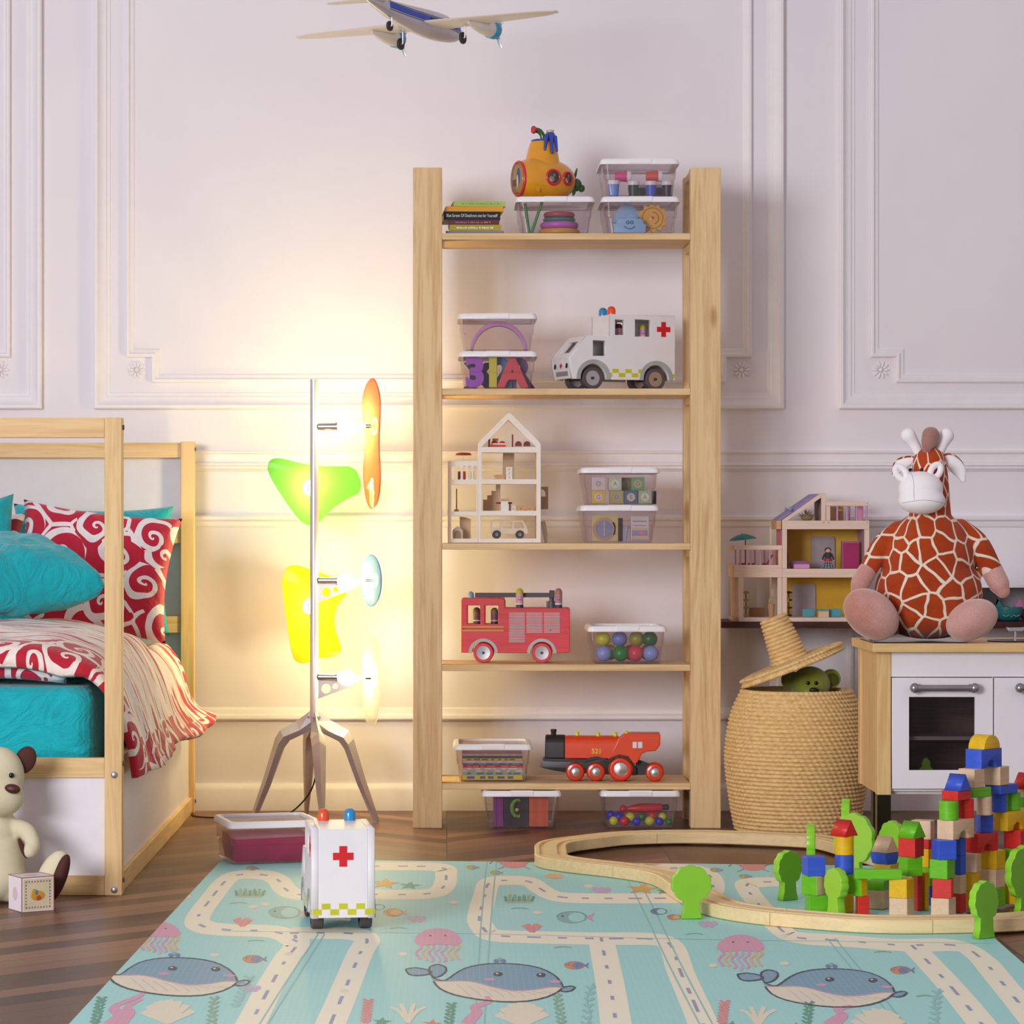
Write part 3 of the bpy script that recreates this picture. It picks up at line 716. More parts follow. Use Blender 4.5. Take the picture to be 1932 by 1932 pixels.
mb.ell((.004, -.006, .026), .004, .003, .022, rot=Matrix.Rotation(R(16), 3, 'Y'), M=pm); mb.ell((-.004, -.012, -.026), .006, .003, .014, rot=Matrix.Rotation(R(20), 3, 'Y'), M=pm); mb.ell((.004, .020, .012), .004, .018, .005, M=pm)
mb.obj('propeller', GRN, t, smooth=180)

# ---------------------------------------------------------------- wheels and peg people
def wheel(parent, x, y, r, w, tyre, hub, z=None, rim=.68):
    """wheel on an axle along y; hub cap on the -y or +y face towards outside"""
    s = -1 if w < 0 else 1; w = abs(w); z = r if z is None else z
    T = Matrix.Translation((x, y, z)) @ Matrix.Rotation(R(90)*s, 4, 'X')
    mb = MB(); mb.lathe([(r*rim*.98, .0), (r*.93, 0), (r, .003), (r, w-.003), (r*.93, w), (r*rim, w)], 40, T, cap0=False, cap1=False); wh = mb.obj('wheel', tyre, parent, smooth=35)
    mb = MB(); mb.lathe([(r*rim*.99, w*.2), (r*rim*.99, w-.0012), (r*.1, w-.0022)], 40, T); mb.obj('hub_disc', hub, wh, smooth=35)
    mb = MB(); mb.lathe([(r*.13, w-.001), (r*.13, w+.0015), (r*.07, w+.002)], 16, T); mb.obj('axle_cap', DGREY, wh, smooth=35)
    return wh
def peg(loc, hair, label, h=.046, r=.0118, band=True, body='#d99ab8', rz=0):
    t = thing('peg_doll', label, 'toy figure', loc, rz, 'wooden peg people')
    mb = MB(0); mb.lathe([(r, 0), (r, h*.16)], 24); mb.mi = 1 if band else 2; mb.lathe([(r*1.002, h*.16), (r*1.002, h*.23)], 24); mb.mi = 2; mb.lathe([(r, h*.23), (r, h*.68)], 24)
    mb.obj('body', [flat('#3d3a40', .5), flat('#d9d2d2', .5), flat(body, .5)], t, smooth=40)
    mb = MB(); mb.lathe([(r*1.001, h*.68), (r, h*.80), (r*.86, h*.90), (r*.5, h*.975), (r*.1, h)], 24); mb.obj('hair', flat(hair, .5), t, smooth=50)
    mb = MB(0); mb.tube([(r*.5*math.cos(R(a)), -r*.985, h*.47+r*.35*math.sin(R(a))) for a in range(205, 336, 26)], .0006, 5)
    for s in (-1, 1): mb.ell((s*r*.35, -r*.94, h*.56), .0010, .0008, .0012, n=8, m=6)
    mb.obj('face', BLACK, t, smooth=60)
    return t

# ---------------------------------------------------------------- wooden ambulance
AMB = flat('#e6e2e4', .45, spec=.35, var=.02, bump=.05); LIME = flat('#c4c41e', .5); CROSS = flat('#d3141f', .45); ARCH = flat('#a3a8a8', .5)
def make_ambulance(label, loc, rz):
    t = thing('toy_ambulance', label, 'toy ambulance', loc, rz, 'white wooden ambulances')
    hw = .070
    bt, rz_, ra_ = .030, .0335, .0335
    lower = [(.164, bt)]+arc(.100, rz_, .0425, -5, 185, 18)+arc(-.108, rz_, .0425, -5, 185, 18)+[(-.176, bt)]
    outline = [(-.187, .092), (-.1276, .160), (-.0505, .160), (-.0505, .226), (.164, .226)]+lower
    holes = [rect(-.036, -.006, .164, .210), rect(.030, .082, .161, .212), rect(-.109, -.068, .100, .146)]
    mb = MB()
    mb.ext([outline]+holes, -hw, -hw+.016, .0018); mb.ext([outline]+holes, hw-.016, hw, .0018)
    mb.obj('side_panel', AMB, t)
    mb = MB(); a = hw-.0158
    mb.loft([[(x, y, z) for (x, z) in ((.148, bt+.001), (.1640, bt+.001), (.1640, .2258), (-.0495, .2255), (-.0495, .1592), (-.042, .1592), (-.042, .2165), (.148, .2165))] for y in (-a, a)])
    mb.obj('roof_and_tailgate', AMB, t, bevel=.001)
    mb = MB(); mb.loft([[(x, y, z) for (x, z) in ((-.1755, bt+.002), (-.1865, .092), (-.176, .092), (-.163, bt+.002))] for y in (-a, a)])
    P0, P1, Q0, Q1 = Vector((-.1865, 0, .092)), Vector((-.1272, 0, .1598)), Vector((-.176, 0, .088)), Vector((-.113, 0, .1598))
    def bar(y0, y1, u0, u1): c = [P0.lerp(P1, u0), P0.lerp(P1, u1), Q0.lerp(Q1, u1), Q0.lerp(Q1, u0)]; mb.loft([[(q.x, y, q.z) for q in c] for y in (y0, y1)])
    bar(-a, -a*.62, 0, 1); bar(a*.62, a, 0, 1); bar(-a*.63, a*.63, 0, .26); bar(-a*.63, a*.63, .76, 1)
    mb.box(-.128, -.042, -a, a, .150, .1595); mb.obj('bonnet', AMB, t, bevel=.001)
    MB().box(-.162, .148, -a, a, .078, .086).obj('cabin_floor', AMB, t); MB().box(-.041, .1475, -a, a, .148, .1555).obj('bench', AMB, t)
    for x in (.100, -.108):
        for s in (-1, 1):
            mb = MB(); mb.ext([arc(x, rz_, .0555, -4, 184, 24)+arc(x, rz_, .0430, 184, -4, 24)], s*(hw-.002), s*(hw+.0022)); mb.obj('wheel_arch', ARCH, t)
            wheel(t, x, s*(hw-.030), ra_, -.027*s, flat('#544c4e', .6), STEEL)
        mb = MB(); mb.cyl((x, -hw+.02, rz_), (x, hw-.02, rz_), .004); mb.obj('axle', DGREY, t)
    for s in (-1, 1):
        y = s*(hw+.0006); yi = s*(hw-.0012)
        for (x0, x1, z0, z1) in ((-.0530, -.0460, .038, .050), (-.0457, -.0250, .0502, .0622), (-.0247, -.0030, .038, .050), (-.0027, .0180, .0502, .0622), (.0183, .0400, .038, .050), (.0403, .0500, .0502, .0622), (.1560, .1638, .038, .050)): MB().box(x0, x1, yi, y, z0, z1).obj('reflective_square', LIME, t)
        mb = MB(); c = (.125, .184); mb.box(c[0]-.0225, c[0]+.0225, yi, y, c[1]-.0078, c[1]+.0078); [mb.box(c[0]-.0078, c[0]+.0078, yi, y, c[1]+q0, c[1]+q1) for q0, q1 in ((.0078, .0225), (-.0225, -.0078))]; mb.obj('red_cross', CROSS, t)
    for k in range(7):
        y0 = -hw+.0035+k*.01905; lo = k % 2 == 0
        MB().box(.1632, .1650, y0, y0+.0186, .0375 if lo else .0502, .0500 if lo else .0625).obj('reflective_square', LIME, t)
    mb = MB(); mb.box(.1632, .1650, -.0225, .0225, .158, .174); mb.box(.1632, .1650, -.0085, .0085, .1435, .158); mb.box(.1632, .1650, -.0085, .0085, .174, .1885); mb.obj('red_cross', CROSS, t)
    for s, col in ((-1, '#e8501c'), (1, '#1f8cc8')):
        mb = MB(); mb.lathe([(.0130, .224), (.0130, .241), (.0112, .247), (.0062, .2515), (.001, .2525)], 24, Matrix.Translation((-.030, s*.030, 0))); mb.obj('beacon', flat(col, .2, coat=.5, var=.02), t, smooth=60)
    for s in (-1, 1):
        mb = MB(); mb.ell((-.1838, s*.042, .071), .0012, .007, .0085, rot=Matrix.Rotation(R(10), 3, 'Y')); mb.obj('headlight', BLACK, t, smooth=180)
    mb = MB(); mb.ell((-.1838, 0, .072), .0012, .0035, .009, rot=Matrix.Rotation(R(10), 3, 'Y')); mb.ell((-.1838, 0, .072), .0012, .008, .0035, rot=Matrix.Rotation(R(10), 3, 'Y')); mb.obj('bonnet_cross', CROSS, t)
    MB().box(-.1806, -.172, -.040, .040, .041, .054).obj('grille', flat('#8c8a8c', .6), t)
    return t
rzA = R(22)
AX = sx_(1163, 8.70); AY = 8.715
make_ambulance('white wooden ambulance standing on the shelf beside the letter boxes', (AX, AY, zs[1]), rzA)
def on_amb(x, y, z): return Vector((AX+x*math.cos(rzA)-y*math.sin(rzA), AY+x*math.sin(rzA)+y*math.cos(rzA), zs[1]+z))
for (x, hair, lab) in ((-.006, '#6a2a26', 'brown haired peg doll at the front window of the shelf ambulance'), (.073, '#b8b41e', 'yellow haired peg doll at the rear window of the shelf ambulance')):
    peg(on_amb(x, -.030, .1558), hair, lab, h=.045, r=.0120, rz=R(10))
t = make_ambulance('white wooden ambulance on the play mat, seen from behind', (0, 0, 0), 0)
t.location = (P(641, 1765, 6.49).x-.005, 6.49, .0066); t.rotation_euler = (0, 0, R(-83.5))

# ---------------------------------------------------------------- fire engine
FR = wood('red_stained_wood', '#d9474f', '#bd3640', 'x', 2.2, .45, False, .8); FYL = flat('#c3a83a', .5); GRY = flat('#b7b2b2', .5)
fY = 8.70; fs = fY/F
t = thing('toy_fire_engine', 'red wooden fire engine carrying a dark ladder beam', 'toy fire engine', (sx_(973, fY), fY, zs[3]), R(-2.5))
def fp(zx_, zy_): return ((860+zx_/8.4)-973)*fs, (1252.5-(1100+zy_/8.4))*fs
hw = .052
def fe(pts): return [fp(*q) for q in pts]
top = [(95, 1118), (95, 300), (105, 270), (135, 258), (735, 258), (765, 275), (782, 310), (782, 412), (1765, 412), (1795, 425), (1808, 455), (1808, 1095), (1790, 1118)]
(wx1, wzz) = fp(443, 1125); (wx2, _) = fp(1365, 1125); rw = .0305
body = fe(top)+arc(wx2, wzz, .034, 0, 180, 18)+arc(wx1, wzz, .034, 0, 180, 18)
h1, h2 = fe([(185, 375), (395, 375), (395, 668), (185, 668)]), fe([(465, 375), (680, 375), (680, 668), (465, 668)])
mb = MB(); mb.ext([body, h1, h2], -hw, -hw+.014, .002); mb.ext([body, h1, h2], hw-.014, hw, .002); mb.obj('side_panel', FR, t)
x0, zt0 = fp(95, 258); x1, zt1 = fp(1808, 412); xm, zb_ = fp(782, 668); a = hw-.0141
mb = MB(); mb.box(x0+.002, xm-.002, -a, a, zt0-.012, zt0-.0005); mb.box(xm-.004, x1-.002, -a, a, zt1-.010, zt1-.0005); mb.box(x0+.002, x1-.002, -a, a, zb_-.006, zb_-.001); mb.box(x0+.0015, x0+.010, -a, a, zb_-.04, zb_); mb.obj('deck', FR, t, bevel=.0008)
for x in (wx1, wx2):
    for s in (-1, 1):
        mb = MB(); mb.ext([arc(x, wzz, .0440, 0, 180, 22)+arc(x, wzz, .0345, 180, 0, 22)], s*(hw-.002), s*(hw+.0015)); mb.obj('wheel_arch', GRY, t)
        wheel(t, x, s*(hw-.026), rw, -.024*s, flat('#cf3f46', .45), STEEL)
    mb = MB(); mb.cyl((x, -hw+.02, rw), (x, hw-.02, rw), .004); mb.obj('axle', DGREY, t)
for (za, zb2) in ((700, 722), (757, 779)):
    (xa, z1_), (xb, z0_) = fp(115, za), fp(760, zb2); MB().box(xa, xb, -hw-.0007, -hw+.001, z0_, z1_).obj('yellow_stripe', FYL, t)
for (xa, xb, za, zz) in ((850, 1097, 487, 938), (1125, 1372, 487, 797), (1400, 1648, 487, 797)):
    mb = MB(); n = int((zz-za)/25)
    for k in range(n+1):
        (a0, c1), (a1, c0) = fp(xa, za+k*25), fp(xb, za+k*25+14); mb.box(a0, a1, -hw-.0007, -hw+.001, c0, c1)
    mb.obj('shutter_print', GRY, t)
mb = MB(); 
for q in ((138, 740), (1503, 760)):
    c = fp(*q); mb.cyl((c[0], -hw-.001, c[1]), (c[0], -hw+.001, c[1]), .0020, n=12)
mb.obj('screw_head', DGREY, t)
c = fp(238, 258); mb = MB(); mb.lathe([(.0092, 0), (.0092, .011), (.0075, .016), (.003, .0195), (.0005, .02)], 20, Matrix.Translation((c[0], 0, c[1]-.0008))); mb.obj('beacon', flat('#6f9cc4', .3), t, smooth=60)
(a0, c1), (a1, c0) = fp(305, 180), fp(1490, 250); mb = MB(); mb.box(a0, a1, -.010, .010, c0, c1); mb.obj('ladder_beam', flat('#4d464c', .45), t, bevel=.001)
mb = MB(); (a0, c1), (a1, c0) = fp(1480, 140), fp(1565, 260); mb.box(a0, a1, -.013, .013, c0, c1); mb.obj('beam_head', flat('#443e44', .45), t, bevel=.001)
mb = MB(); (xa, z_) = fp(1520, 412); (_, zz2) = fp(0, 310); mb.cyl((xa, 0, z_-.001), (xa, 0, zz2), .0165); mb.cyl((xa, 0, zz2), (xa, 0, fp(0, 258)[1]), .0075); mb.obj('turntable', flat('#4f484e', .45), t, smooth=40)
def on_fe(zx_, y, z): 
    x = fp(zx_, 0)[0]; a = R(-2.5); return Vector((sx_(973, fY)+x*math.cos(a)-y*math.sin(a), fY+x*math.sin(a)+y*math.cos(a), zs[3]+z))
peg(on_fe(1014, -.030, zt1), '#b9b43c', 'yellow haired peg doll on the middle of the fire engine deck', .059, .0112)
peg(on_fe(1628, -.030, zt1), '#a8745c', 'brown haired peg doll on the tail of the fire engine', .059, .0112, body='#b08090')
peg(on_fe(330, .006, zb_-.0008), '#5c3a2c', 'dark peg doll at the front window of the fire engine', .0500, .0110, body='#7a5048')
peg(on_fe(612, .006, zb_-.0008), '#7a6a24', 'olive haired peg doll at the second window of the fire engine', .0485, .0110, body='#8a5870')

# ---------------------------------------------------------------- red steam locomotive
TR = flat('#e2461c', .28, spec=.55, coat=.3, var=.02); TB = flat('#2a2629', .4)
tY = 8.66; ts = tY/F
t = thing('toy_locomotive', 'red and black toy steam locomotive numbered 521', 'toy train', (sx_(1140, tY), tY-.008, zs[4]), R(-4))
def tp(zx_, zy_): return ((1000+zx_/6.662)-1140)*ts, (1473.5-(1360+zy_/6.662))*ts
xa, zt_ = tp(440, 190); xb, zb2 = tp(1260, 470); hb = .034
def hood(xs, z0, z1, hw_):  # arched body section
    return [[(x, y, z) for (y, z) in [(-hw_, z0)]+[(hw_*math.cos(R(a)), z1-hw_*.8+hw_*.8*math.sin(R(a))) for a in range(180, -1, -12)]+[(hw_, z0)]] for x in xs]
mb = MB(); mb.loft(hood((xa, tp(1110, 0)[0]), zb2, zt_, hb)); mb.obj('boiler', TR, t, smooth=35, bevel=.0015)
cab = [tp(*q) for q in ((985, 480), (1110, 215), (1180, 165), (1265, 150), (1620, 150), (1635, 190), (1630, 300), (1575, 372), (1470, 378), (1400, 410), (1370, 480), (1340, 525), (1300, 535), (1270, 500), (1230, 445), (1120, 425), (1030, 460))]
mb = MB(); mb.ext([cab], -hb-.002, hb+.002, .003); mb.obj('cab', TR, t)
xs0, zs0 = tp(192, 0)[0], zb2
mb = MB(); mb.loft(hood((xs0, xa-.0003), zb2, zt_+.002, hb+.001)); mb.obj('smokebox', TB, t, smooth=35, bevel=.003)
xc, zc_ = tp(295, 185); mb = MB(); mb.lathe([(.0075, -.004), (.0078, .008), (.0092, .010), (.0092, .017), (.006, .017)], 20, Matrix.Translation((xc, 0, zc_))); mb.obj('funnel', TB, t, smooth=35)
ch = [tp(*q) for q in ((165, 470), (440, 472), (700, 480), (770, 455), (850, 445), (920, 465), (985, 485), (1050, 440), (1130, 422), (1220, 440), (1270, 500), (1330, 590), (1330, 680), (1200, 680), (450, 648), (330, 630), (180, 600), (125, 582), (160, 545))]
mb = MB(); mb.ext([ch], -hb-.003+.010, hb+.003-.010, .001); mb.box(tp(1325, 0)[0], tp(1500, 0)[0], -.012, .012, tp(0, 680)[1], tp(0, 560)[1])
mb.raw([(tp(1325, 0)[0], -.004, tp(0, 480)[1]), (tp(1520, 0)[0], -.004, tp(0, 545)[1]), (tp(1520, 0)[0], -.004, tp(0, 565)[1]), (tp(1325, 0)[0], -.004, tp(0, 560)[1]), (tp(1325, 0)[0], .004, tp(0, 480)[1]), (tp(1520, 0)[0], .004, tp(0, 545)[1]), (tp(1520, 0)[0], .004, tp(0, 565)[1]), (tp(1325, 0)[0], .004, tp(0, 560)[1])], [(0,1,2,3), (7,6,5,4), (0,4,5,1), (1,5,6,2), (2,6,7,3), (3,7,4,0)])
mb.obj('chassis', TB, t, smooth=30)
for s in (-1, 1):
    sk = [tp(*q) for q in ((170, 470), (700, 478), (770, 452), (850, 442), (930, 466), (990, 490), (1050, 440), (1130, 420), (1215, 437), (1275, 495), (1260, 510), (1200, 460), (1130, 445), (1060, 465), (1000, 515), (930, 500), (850, 478), (780, 490), (700, 512), (170, 500))]
    mb = MB(); mb.ext([sk], s*(hb-.002), s*(hb+.0035)); mb.obj('running_board', TB, t)
for (zx_, zz_) in ((593, 168), (853, 172), (1070, 172), (1212, 158)):
    c = tp(zx_, zz_); mb = MB(); mb.lathe([(.0062, -.006), (.0062, .0035), (.005, .0055), (.0015, .006)], 16, Matrix.Translation((c[0], -.006, c[1]))); mb.obj('button', flat('#d3cf1e', .35), t, smooth=45)
mb = MB(); c = tp(838, 380); mb.text('521', .0205, c[0], c[1], -hb-.0006, .0010, bold=.0004); mb.obj('number', flat('#e9c81e', .4), t)
for (a_, b_) in ((1288, 1340), (1355, 1408)):
    (p0, q1), (p1, q0) = tp(a_, 258), tp(b_, 335); MB().box(p0, p1, -hb-.0028, -hb-.0015, q0, q1).obj('cab_window', flat('#e6e4e8', .3), t)
mb = MB(); 
for (pa, pb) in (((700, 250), (700, 300)), ((965, 250), (965, 340)), ((700, 320), (965, 330)), ((985, 480), (1110, 215)), ((1255, 215), (1640, 208)), ((440, 437), (700, 437))):
    a3, b3 = tp(*pa), tp(*pb); yy = -hb-.0021 if pa[0] > 980 else -hb-.0002; mb.cyl((a3[0], yy, a3[1]), (b3[0], yy, b3[1]), .0006, n=6)
mb.obj('seam', flat('#f07a50', .3), t)
for (zx_, zz_, r) in ((570, 632, .0278), (828, 635, .0278), (1137, 608, .0365), (1562, 652, .0272)):
    c = tp(zx_, zz_)
    for s in (-1, 1):
        T = Matrix.Translation((c[0], s*(hb-.010), r*1.02)) @ Matrix.Rotation(R(90)*(1 if s < 0 else -1), 4, 'X')
        mb = MB(); mb.lathe([(r*.6, 0), (r, .0), (r*1.02, .004), (r*.98, .007), (r*.86, .012), (r*.62, .0135), (r*.55, .0125)], 36, T); w = mb.obj('wheel', flat('#d83a1c', .3, coat=.3, var=.02), t, smooth=35)
        mb = MB(); mb.lathe([(r*.56, .010), (r*.54, .0145), (r*.3, .0175), (r*.01, .0182)], 28, T); mb.obj('hub', flat('#d6cfcf', .25, .8), w, smooth=60)
    mb = MB(); mb.cyl((c[0], -hb+.008, r), (c[0], hb-.008, r), .003, n=10); mb.obj('axle', DGREY, t)

# ---------------------------------------------------------------- white dollhouse on the third shelf
HW = flat('#efe6da', .55, var=.02); HEDGE = flat('#e0b684', .6, var=.05)
hY = 8.64; hs = hY/F
dh = thing('dollhouse', 'white wooden dollhouse with pointed gable, on the middle shelf', 'dollhouse', (sx_(935, hY), hY, zs[2]))
def hp(zx_, zy_): return ((830+zx_/7.155)-935)*hs, (1025-(770+zy_/7.155))*hs
def hl(*q): return [hp(*p) for p in q]
def hx(v): return hp(v, 0)[0]
def hz(v): return hp(0, v)[1]
def slotted(xc, w, z0, z1): 
    r = w/2; return [hp(xc+r*math.cos(R(a)), z0+r-r*math.sin(R(a))) for a in range(0, 181, 20)]+[hp(xc-r*math.cos(R(a)), z1-r+r*math.sin(R(a))) for a in range(0, 181, 20)]
main = hl((515, 1822), (515, 490), (550, 440), (905, 85), (935, 70), (965, 85), (1325, 440), (1362, 490), (1362, 1822))
win = [hl((920, 165), (1300, 530), (560, 530)), hl((565, 605), (1300, 605), (1300, 965), (565, 965)), hl((565, 1030), (1300, 1030), (1300, 1390), (565, 1390)), hl((550, 1455), (1300, 1455), (1300, 1765), (550, 1765))]
mb = MB(); mb.ext([main]+win, -.007, .0, .001); mb.obj('facade', HW, dh)
wing = hl((105, 1822), (105, 735), (115, 720), (130, 714), (514, 714), (514, 1822))
wl = [slotted(c, 46, 783, 970) for c in (180, 256, 330, 402, 476)]+[hl((155, 1038), (492, 1038), (492, 1400), (155, 1400)), hl((155, 1458), (492, 1458), (492, 1765), (155, 1765))]
mb = MB(); mb.ext([wing]+wl, -.007, 0, .001); mb.obj('wing_facade', HW, dh)
D = .15
for z0, z1 in ((540, 595), (972, 1025), (1395, 1450), (1770, 1822)):
    MB().box(hx(520), hx(1358), .0001, D, hz(z1), hz(z0)).obj('floor_board', HW, dh)
for z0, z1 in ((980, 1030), (1405, 1452), (1770, 1822)):
    MB().box(hx(108), hx(512), .0001, D, hz(z1), hz(z0)).obj('floor_board', HW, dh)
MB().box(hx(1305), hx(1360), .0001, D, hz(1769), hz(596)).obj('side_wall', HEDGE, dh)  # orange tint paints warm light onto this inner wall
MB().box(hx(517), hx(552), .0001, D, hz(1769), hz(596)).obj('side_wall', HW, dh)
MB().box(hx(108), hx(150), .0001, D, hz(1769), hz(716)).obj('side_wall', HW, dh)
for s in (-1, 1):
    a, b = hp(935, 72), hp(935+s*400, 466); c, d = hp(935+s*380, 500), hp(935, 150)
    mb = MB(); mb.loft([[(q[0], y, q[1]) for q in (a, b, c, d)] for y in (.0001, D)]); mb.obj('roof_panel', HEDGE, dh)
MB().box(hx(860), hx(1015), .11, .118, hz(972), hz(600)).obj('chimney_panel', flat('#c7ab8c', .6), dh)
st = hl((590, 1392), (590, 1235), (645, 1235), (645, 1175), (705, 1175), (705, 1115), (765, 1115), (765, 1030), (825, 1030), (825, 1392))
mb = MB(); mb.ext([st], .10, .125); mb.obj('staircase', flat('#e6c4a2', .6), dh)
mb = MB(); mb.ext([hl((1372, 1062), (1472, 1062), (1472, 1368), (1372, 1368)), hl((1372, 1195), (1440, 1195), (1430, 1130), (1400, 1100), (1372, 1090))][:1]+[hl((1376, 1195), (1440, 1195), (1430, 1130), (1402, 1100), (1376, 1092))], .06, .068); mb.obj('shutter', flat('#b89a80', .6), dh)
for q in ((823, 203), (1037, 203), (612, 570), (1250, 570), (1250, 1000), (1250, 1422), (1250, 1798)):
    mb = MB(); c = hp(*q); mb.cyl((c[0], -.0076, c[1]), (c[0], -.0065, c[1]), .0011, n=10); mb.obj('screw_head', flat('#b0a8a0', .4, .6), dh)
def on_house(zx_, zy_, y): x, z = hp(zx_, zy_); return Vector((sx_(935, hY)+x, hY+y, zs[2]+z))
def furn(name, label, cat, zx_, zfloor, y, group='dollhouse furniture'): return thing(name, label, cat, on_house(zx_, zfloor, y)+Vector((0, 0, .0003)), 0, group)
u = hs/7.155
DR = flat('#8a2a34', .5); BR = flat('#d8402e', .5); TAN = flat('#d0a070', .6); CRM = flat('#e8dccb', .55)
t = furn('toy_bed', 'little red dollhouse bed with white cover in the attic', 'dollhouse bed', 775, 540, .05)
MB().box(-90*u, 120*u, -.012, .012, 0, 45*u).obj('bed_base', BR, t); MB().box(-86*u, 118*u, -.0125, .0125, 45*u, 66*u).obj('cover', CRM, t)
mb = MB(); mb.ell((-30*u, 0, 72*u), 45*u, .010, 28*u); mb.ell((70*u, 0, 70*u), 40*u, .010, 26*u); mb.obj('cushion', BR, t, smooth=180)
MB().box(-118*u, -96*u, -.013, .013, 0, 125*u).obj('headboard', DR, t); MB().box(-60*u, 20*u, -.006, .006, 98*u, 130*u).obj('box_on_pillow', TAN, t)
t = furn('toy_post', 'tall thin dark red post in the dollhouse attic', 'dollhouse furniture', 985, 540, .05); MB().box(-10*u, 10*u, -.008, .008, 0, 185*u).obj('post', DR, t, bevel=.0004)
for zx_, lab in ((1065, 'round backed dark red chair in the attic beside the thin post'), (1180, 'round backed dark red chair at the attic edge')):
    t = furn('toy_armchair', lab, 'dollhouse chair', zx_, 540, .05)
    mb = MB(); mb.ext([[(-45*u, 0), (-45*u, 50*u)]+[(45*u*math.cos(R(a)), 50*u+45*u*math.sin(R(a))) for a in range(180, -1, -20)]+[(45*u, 0)]], -.004, .006); mb.obj('chair_back', flat('#7a3038', .5), t); MB().box(-42*u, 42*u, -.014, -.0042, 0, 28*u).obj('seat', TAN, t)
t = furn('toy_drawer_chest', 'white dollhouse drawer chest with three dark knobs', 'dollhouse chest', 940, 972, .05)
MB().box(-45*u, 45*u, -.008, .010, 0, 178*u).obj('chest_body', CRM, t, bevel=.0004)
for k in range(3):
    MB().box(-42*u, 42*u, -.0095, -.0081, (8+k*57)*u, (58+k*57)*u).obj('drawer', flat('#f0e8dc', .5), t); mb = MB(); mb.ell((0, -.0105, (33+k*57)*u), .0014, .0012, .0014, n=10, m=6); mb.obj('knob', BLACK, t)
MB().box(47*u, 75*u, -.006, .006, 0, 170*u).obj('side_board', flat('#b8b078', .6), t)
t = furn('toy_bench', 'small wooden L shaped dollhouse step bench', 'dollhouse bench', 820, 972, .05); mb = MB(); mb.box(-70*u, 60*u, -.008, .008, 0, 72*u); mb.obj('bench_body', TAN, t, bevel=.0004)
mb = MB(); mb.ell((-82*u, -.004, 52*u), .0014, .0014, .0014); mb.ell((-82*u, -.004, 10*u), .0014, .0014, .0014); mb.obj('peg', BLACK, t)
t = furn('toy_table', 'white dollhouse table block with a wooden top', 'dollhouse table', 878, 1395, .03); MB().box(-50*u, 45*u, -.009, .009, 0, 135*u).obj('table_block', flat('#ece8e2', .5), t); MB().box(-55*u, 60*u, -.010, .010, 135*u, 165*u).obj('table_top', TAN, t)
for zx_, lab in ((795, 'red topped dollhouse stool on the staircase side of the table'), (950, 'red topped dollhouse stool on the far side of the table')):
    t = furn('toy_stool', lab, 'dollhouse stool', zx_, 1395, .05); mb = MB(); mb.lathe([(30*u, 100*u), (32*u, 108*u), (30*u, 122*u)], 16); mb.obj('stool_seat', DR, t, smooth=40); mb = MB(); mb.box(-12*u, 12*u, -12*u, 12*u, 0, 100*u); mb.obj('stool_post', TAN, t)
for zx_, w, lab in ((995, 35, 'pale little dollhouse basket beside the stool'), (1095, 52, 'orange wood dollhouse chest with a dark knob'), (1218, 48, 'orange wood dollhouse chest against the wall')):
    t = furn('toy_chest', lab, 'dollhouse chest', zx_, 1395, .05); MB().box(-w*u, w*u, -.008, .008, 0, 78*u).obj('chest_body', TAN if w != 35 else CRM, t, bevel=.0004)
    mb = MB(); mb.ell((0, -.0085, 30*u), .0014, .0010, .0014); mb.obj('knob', BLACK if w == 52 else DR, t)
t = furn('toy_dog_house', 'tiny grey wooden dog house with an arched doorway', 'dollhouse dog house', 240, 1770, .025)
mb = MB(); mb.ext([[(-70*u, 0), (-70*u, 115*u), (0, 178*u), (70*u, 115*u), (70*u, 0), (45*u, 0)]+[(45*u*math.cos(R(a)), 65*u+45*u*math.sin(R(a))) for a in range(0, 181, 20)]+[(-45*u, 0)]], -.002, .002); mb.obj('front_wall', flat('#d6c2ac', .6), t)
MB().box(-68*u, 68*u, .0021, .016, 0, 112*u).obj('kennel_body', flat('#b09476', .6), t)
t = furn('toy_screen', 'curved pale wood panel standing behind the dog house', 'dollhouse panel', 345, 1770, .08); mb = MB(); mb.ext([[(-75*u, 0), (-75*u, 300*u), (0, 292*u), (75*u, 268*u), (75*u, 0)]], -.002, .002); mb.obj('panel', flat('#e8c9a6', .6), t)
t = furn('toy_garland', 'thin hanging chain of dark beads in the wing room', 'dollhouse garland', 225, 1400, .06); mb = MB(); 
for k in range(17): mb.ell((0, 0, (30+k*17)*u), 9*u, 9*u, 9*u, n=8, m=6)
mb.obj('beads', flat('#6a5258', .6), t, smooth=180); MB().box(-32*u, 32*u, -.004, .004, 0, 30*u).obj('foot_block', flat('#d8a890', .6), t)
t = furn('toy_parasol', 'small red parasol on the dollhouse wing roof', 'dollhouse parasol', 320, 714, .03); mb = MB(); mb.cyl((0, 0, 0), (0, 0, 78*u), .0009, n=8); mb.obj('pole', flat('#d8d0c8', .4), t); mb = MB(); mb.lathe([(112*u, 76*u), (108*u, 88*u), (90*u, 106*u), (40*u, 113*u), (3*u, 114*u)], 20); mb.obj('canopy', DR, t, smooth=40)
for zx_, rz, lab in ((262, 10, 'slim red chair behind the first balcony slots'), (332, -5, 'broad red chair behind the middle balcony slot'), (440, 8, 'brown red chair behind the last balcony slots')):
    t = furn('toy_deck_chair', lab, 'dollhouse chair', zx_, 980, .06); mb = MB(); mb.box(-20*u, 20*u, -.006, .008, 0, 20*u); mb.box(-18*u, 20*u, .004, .008, 20*u, 125*u); mb.obj('chair_frame', flat('#d2582f' if zx_ == 332 else '#9a4034', .5), t)
t = furn('toy_camper_van', 'cream toy camper van with black wheels in the dollhouse garage', 'toy van', 935, 1770, .045, 'dollhouse cars')
def vp(a, b): return ((a-935)*u, (1768-b)*u)
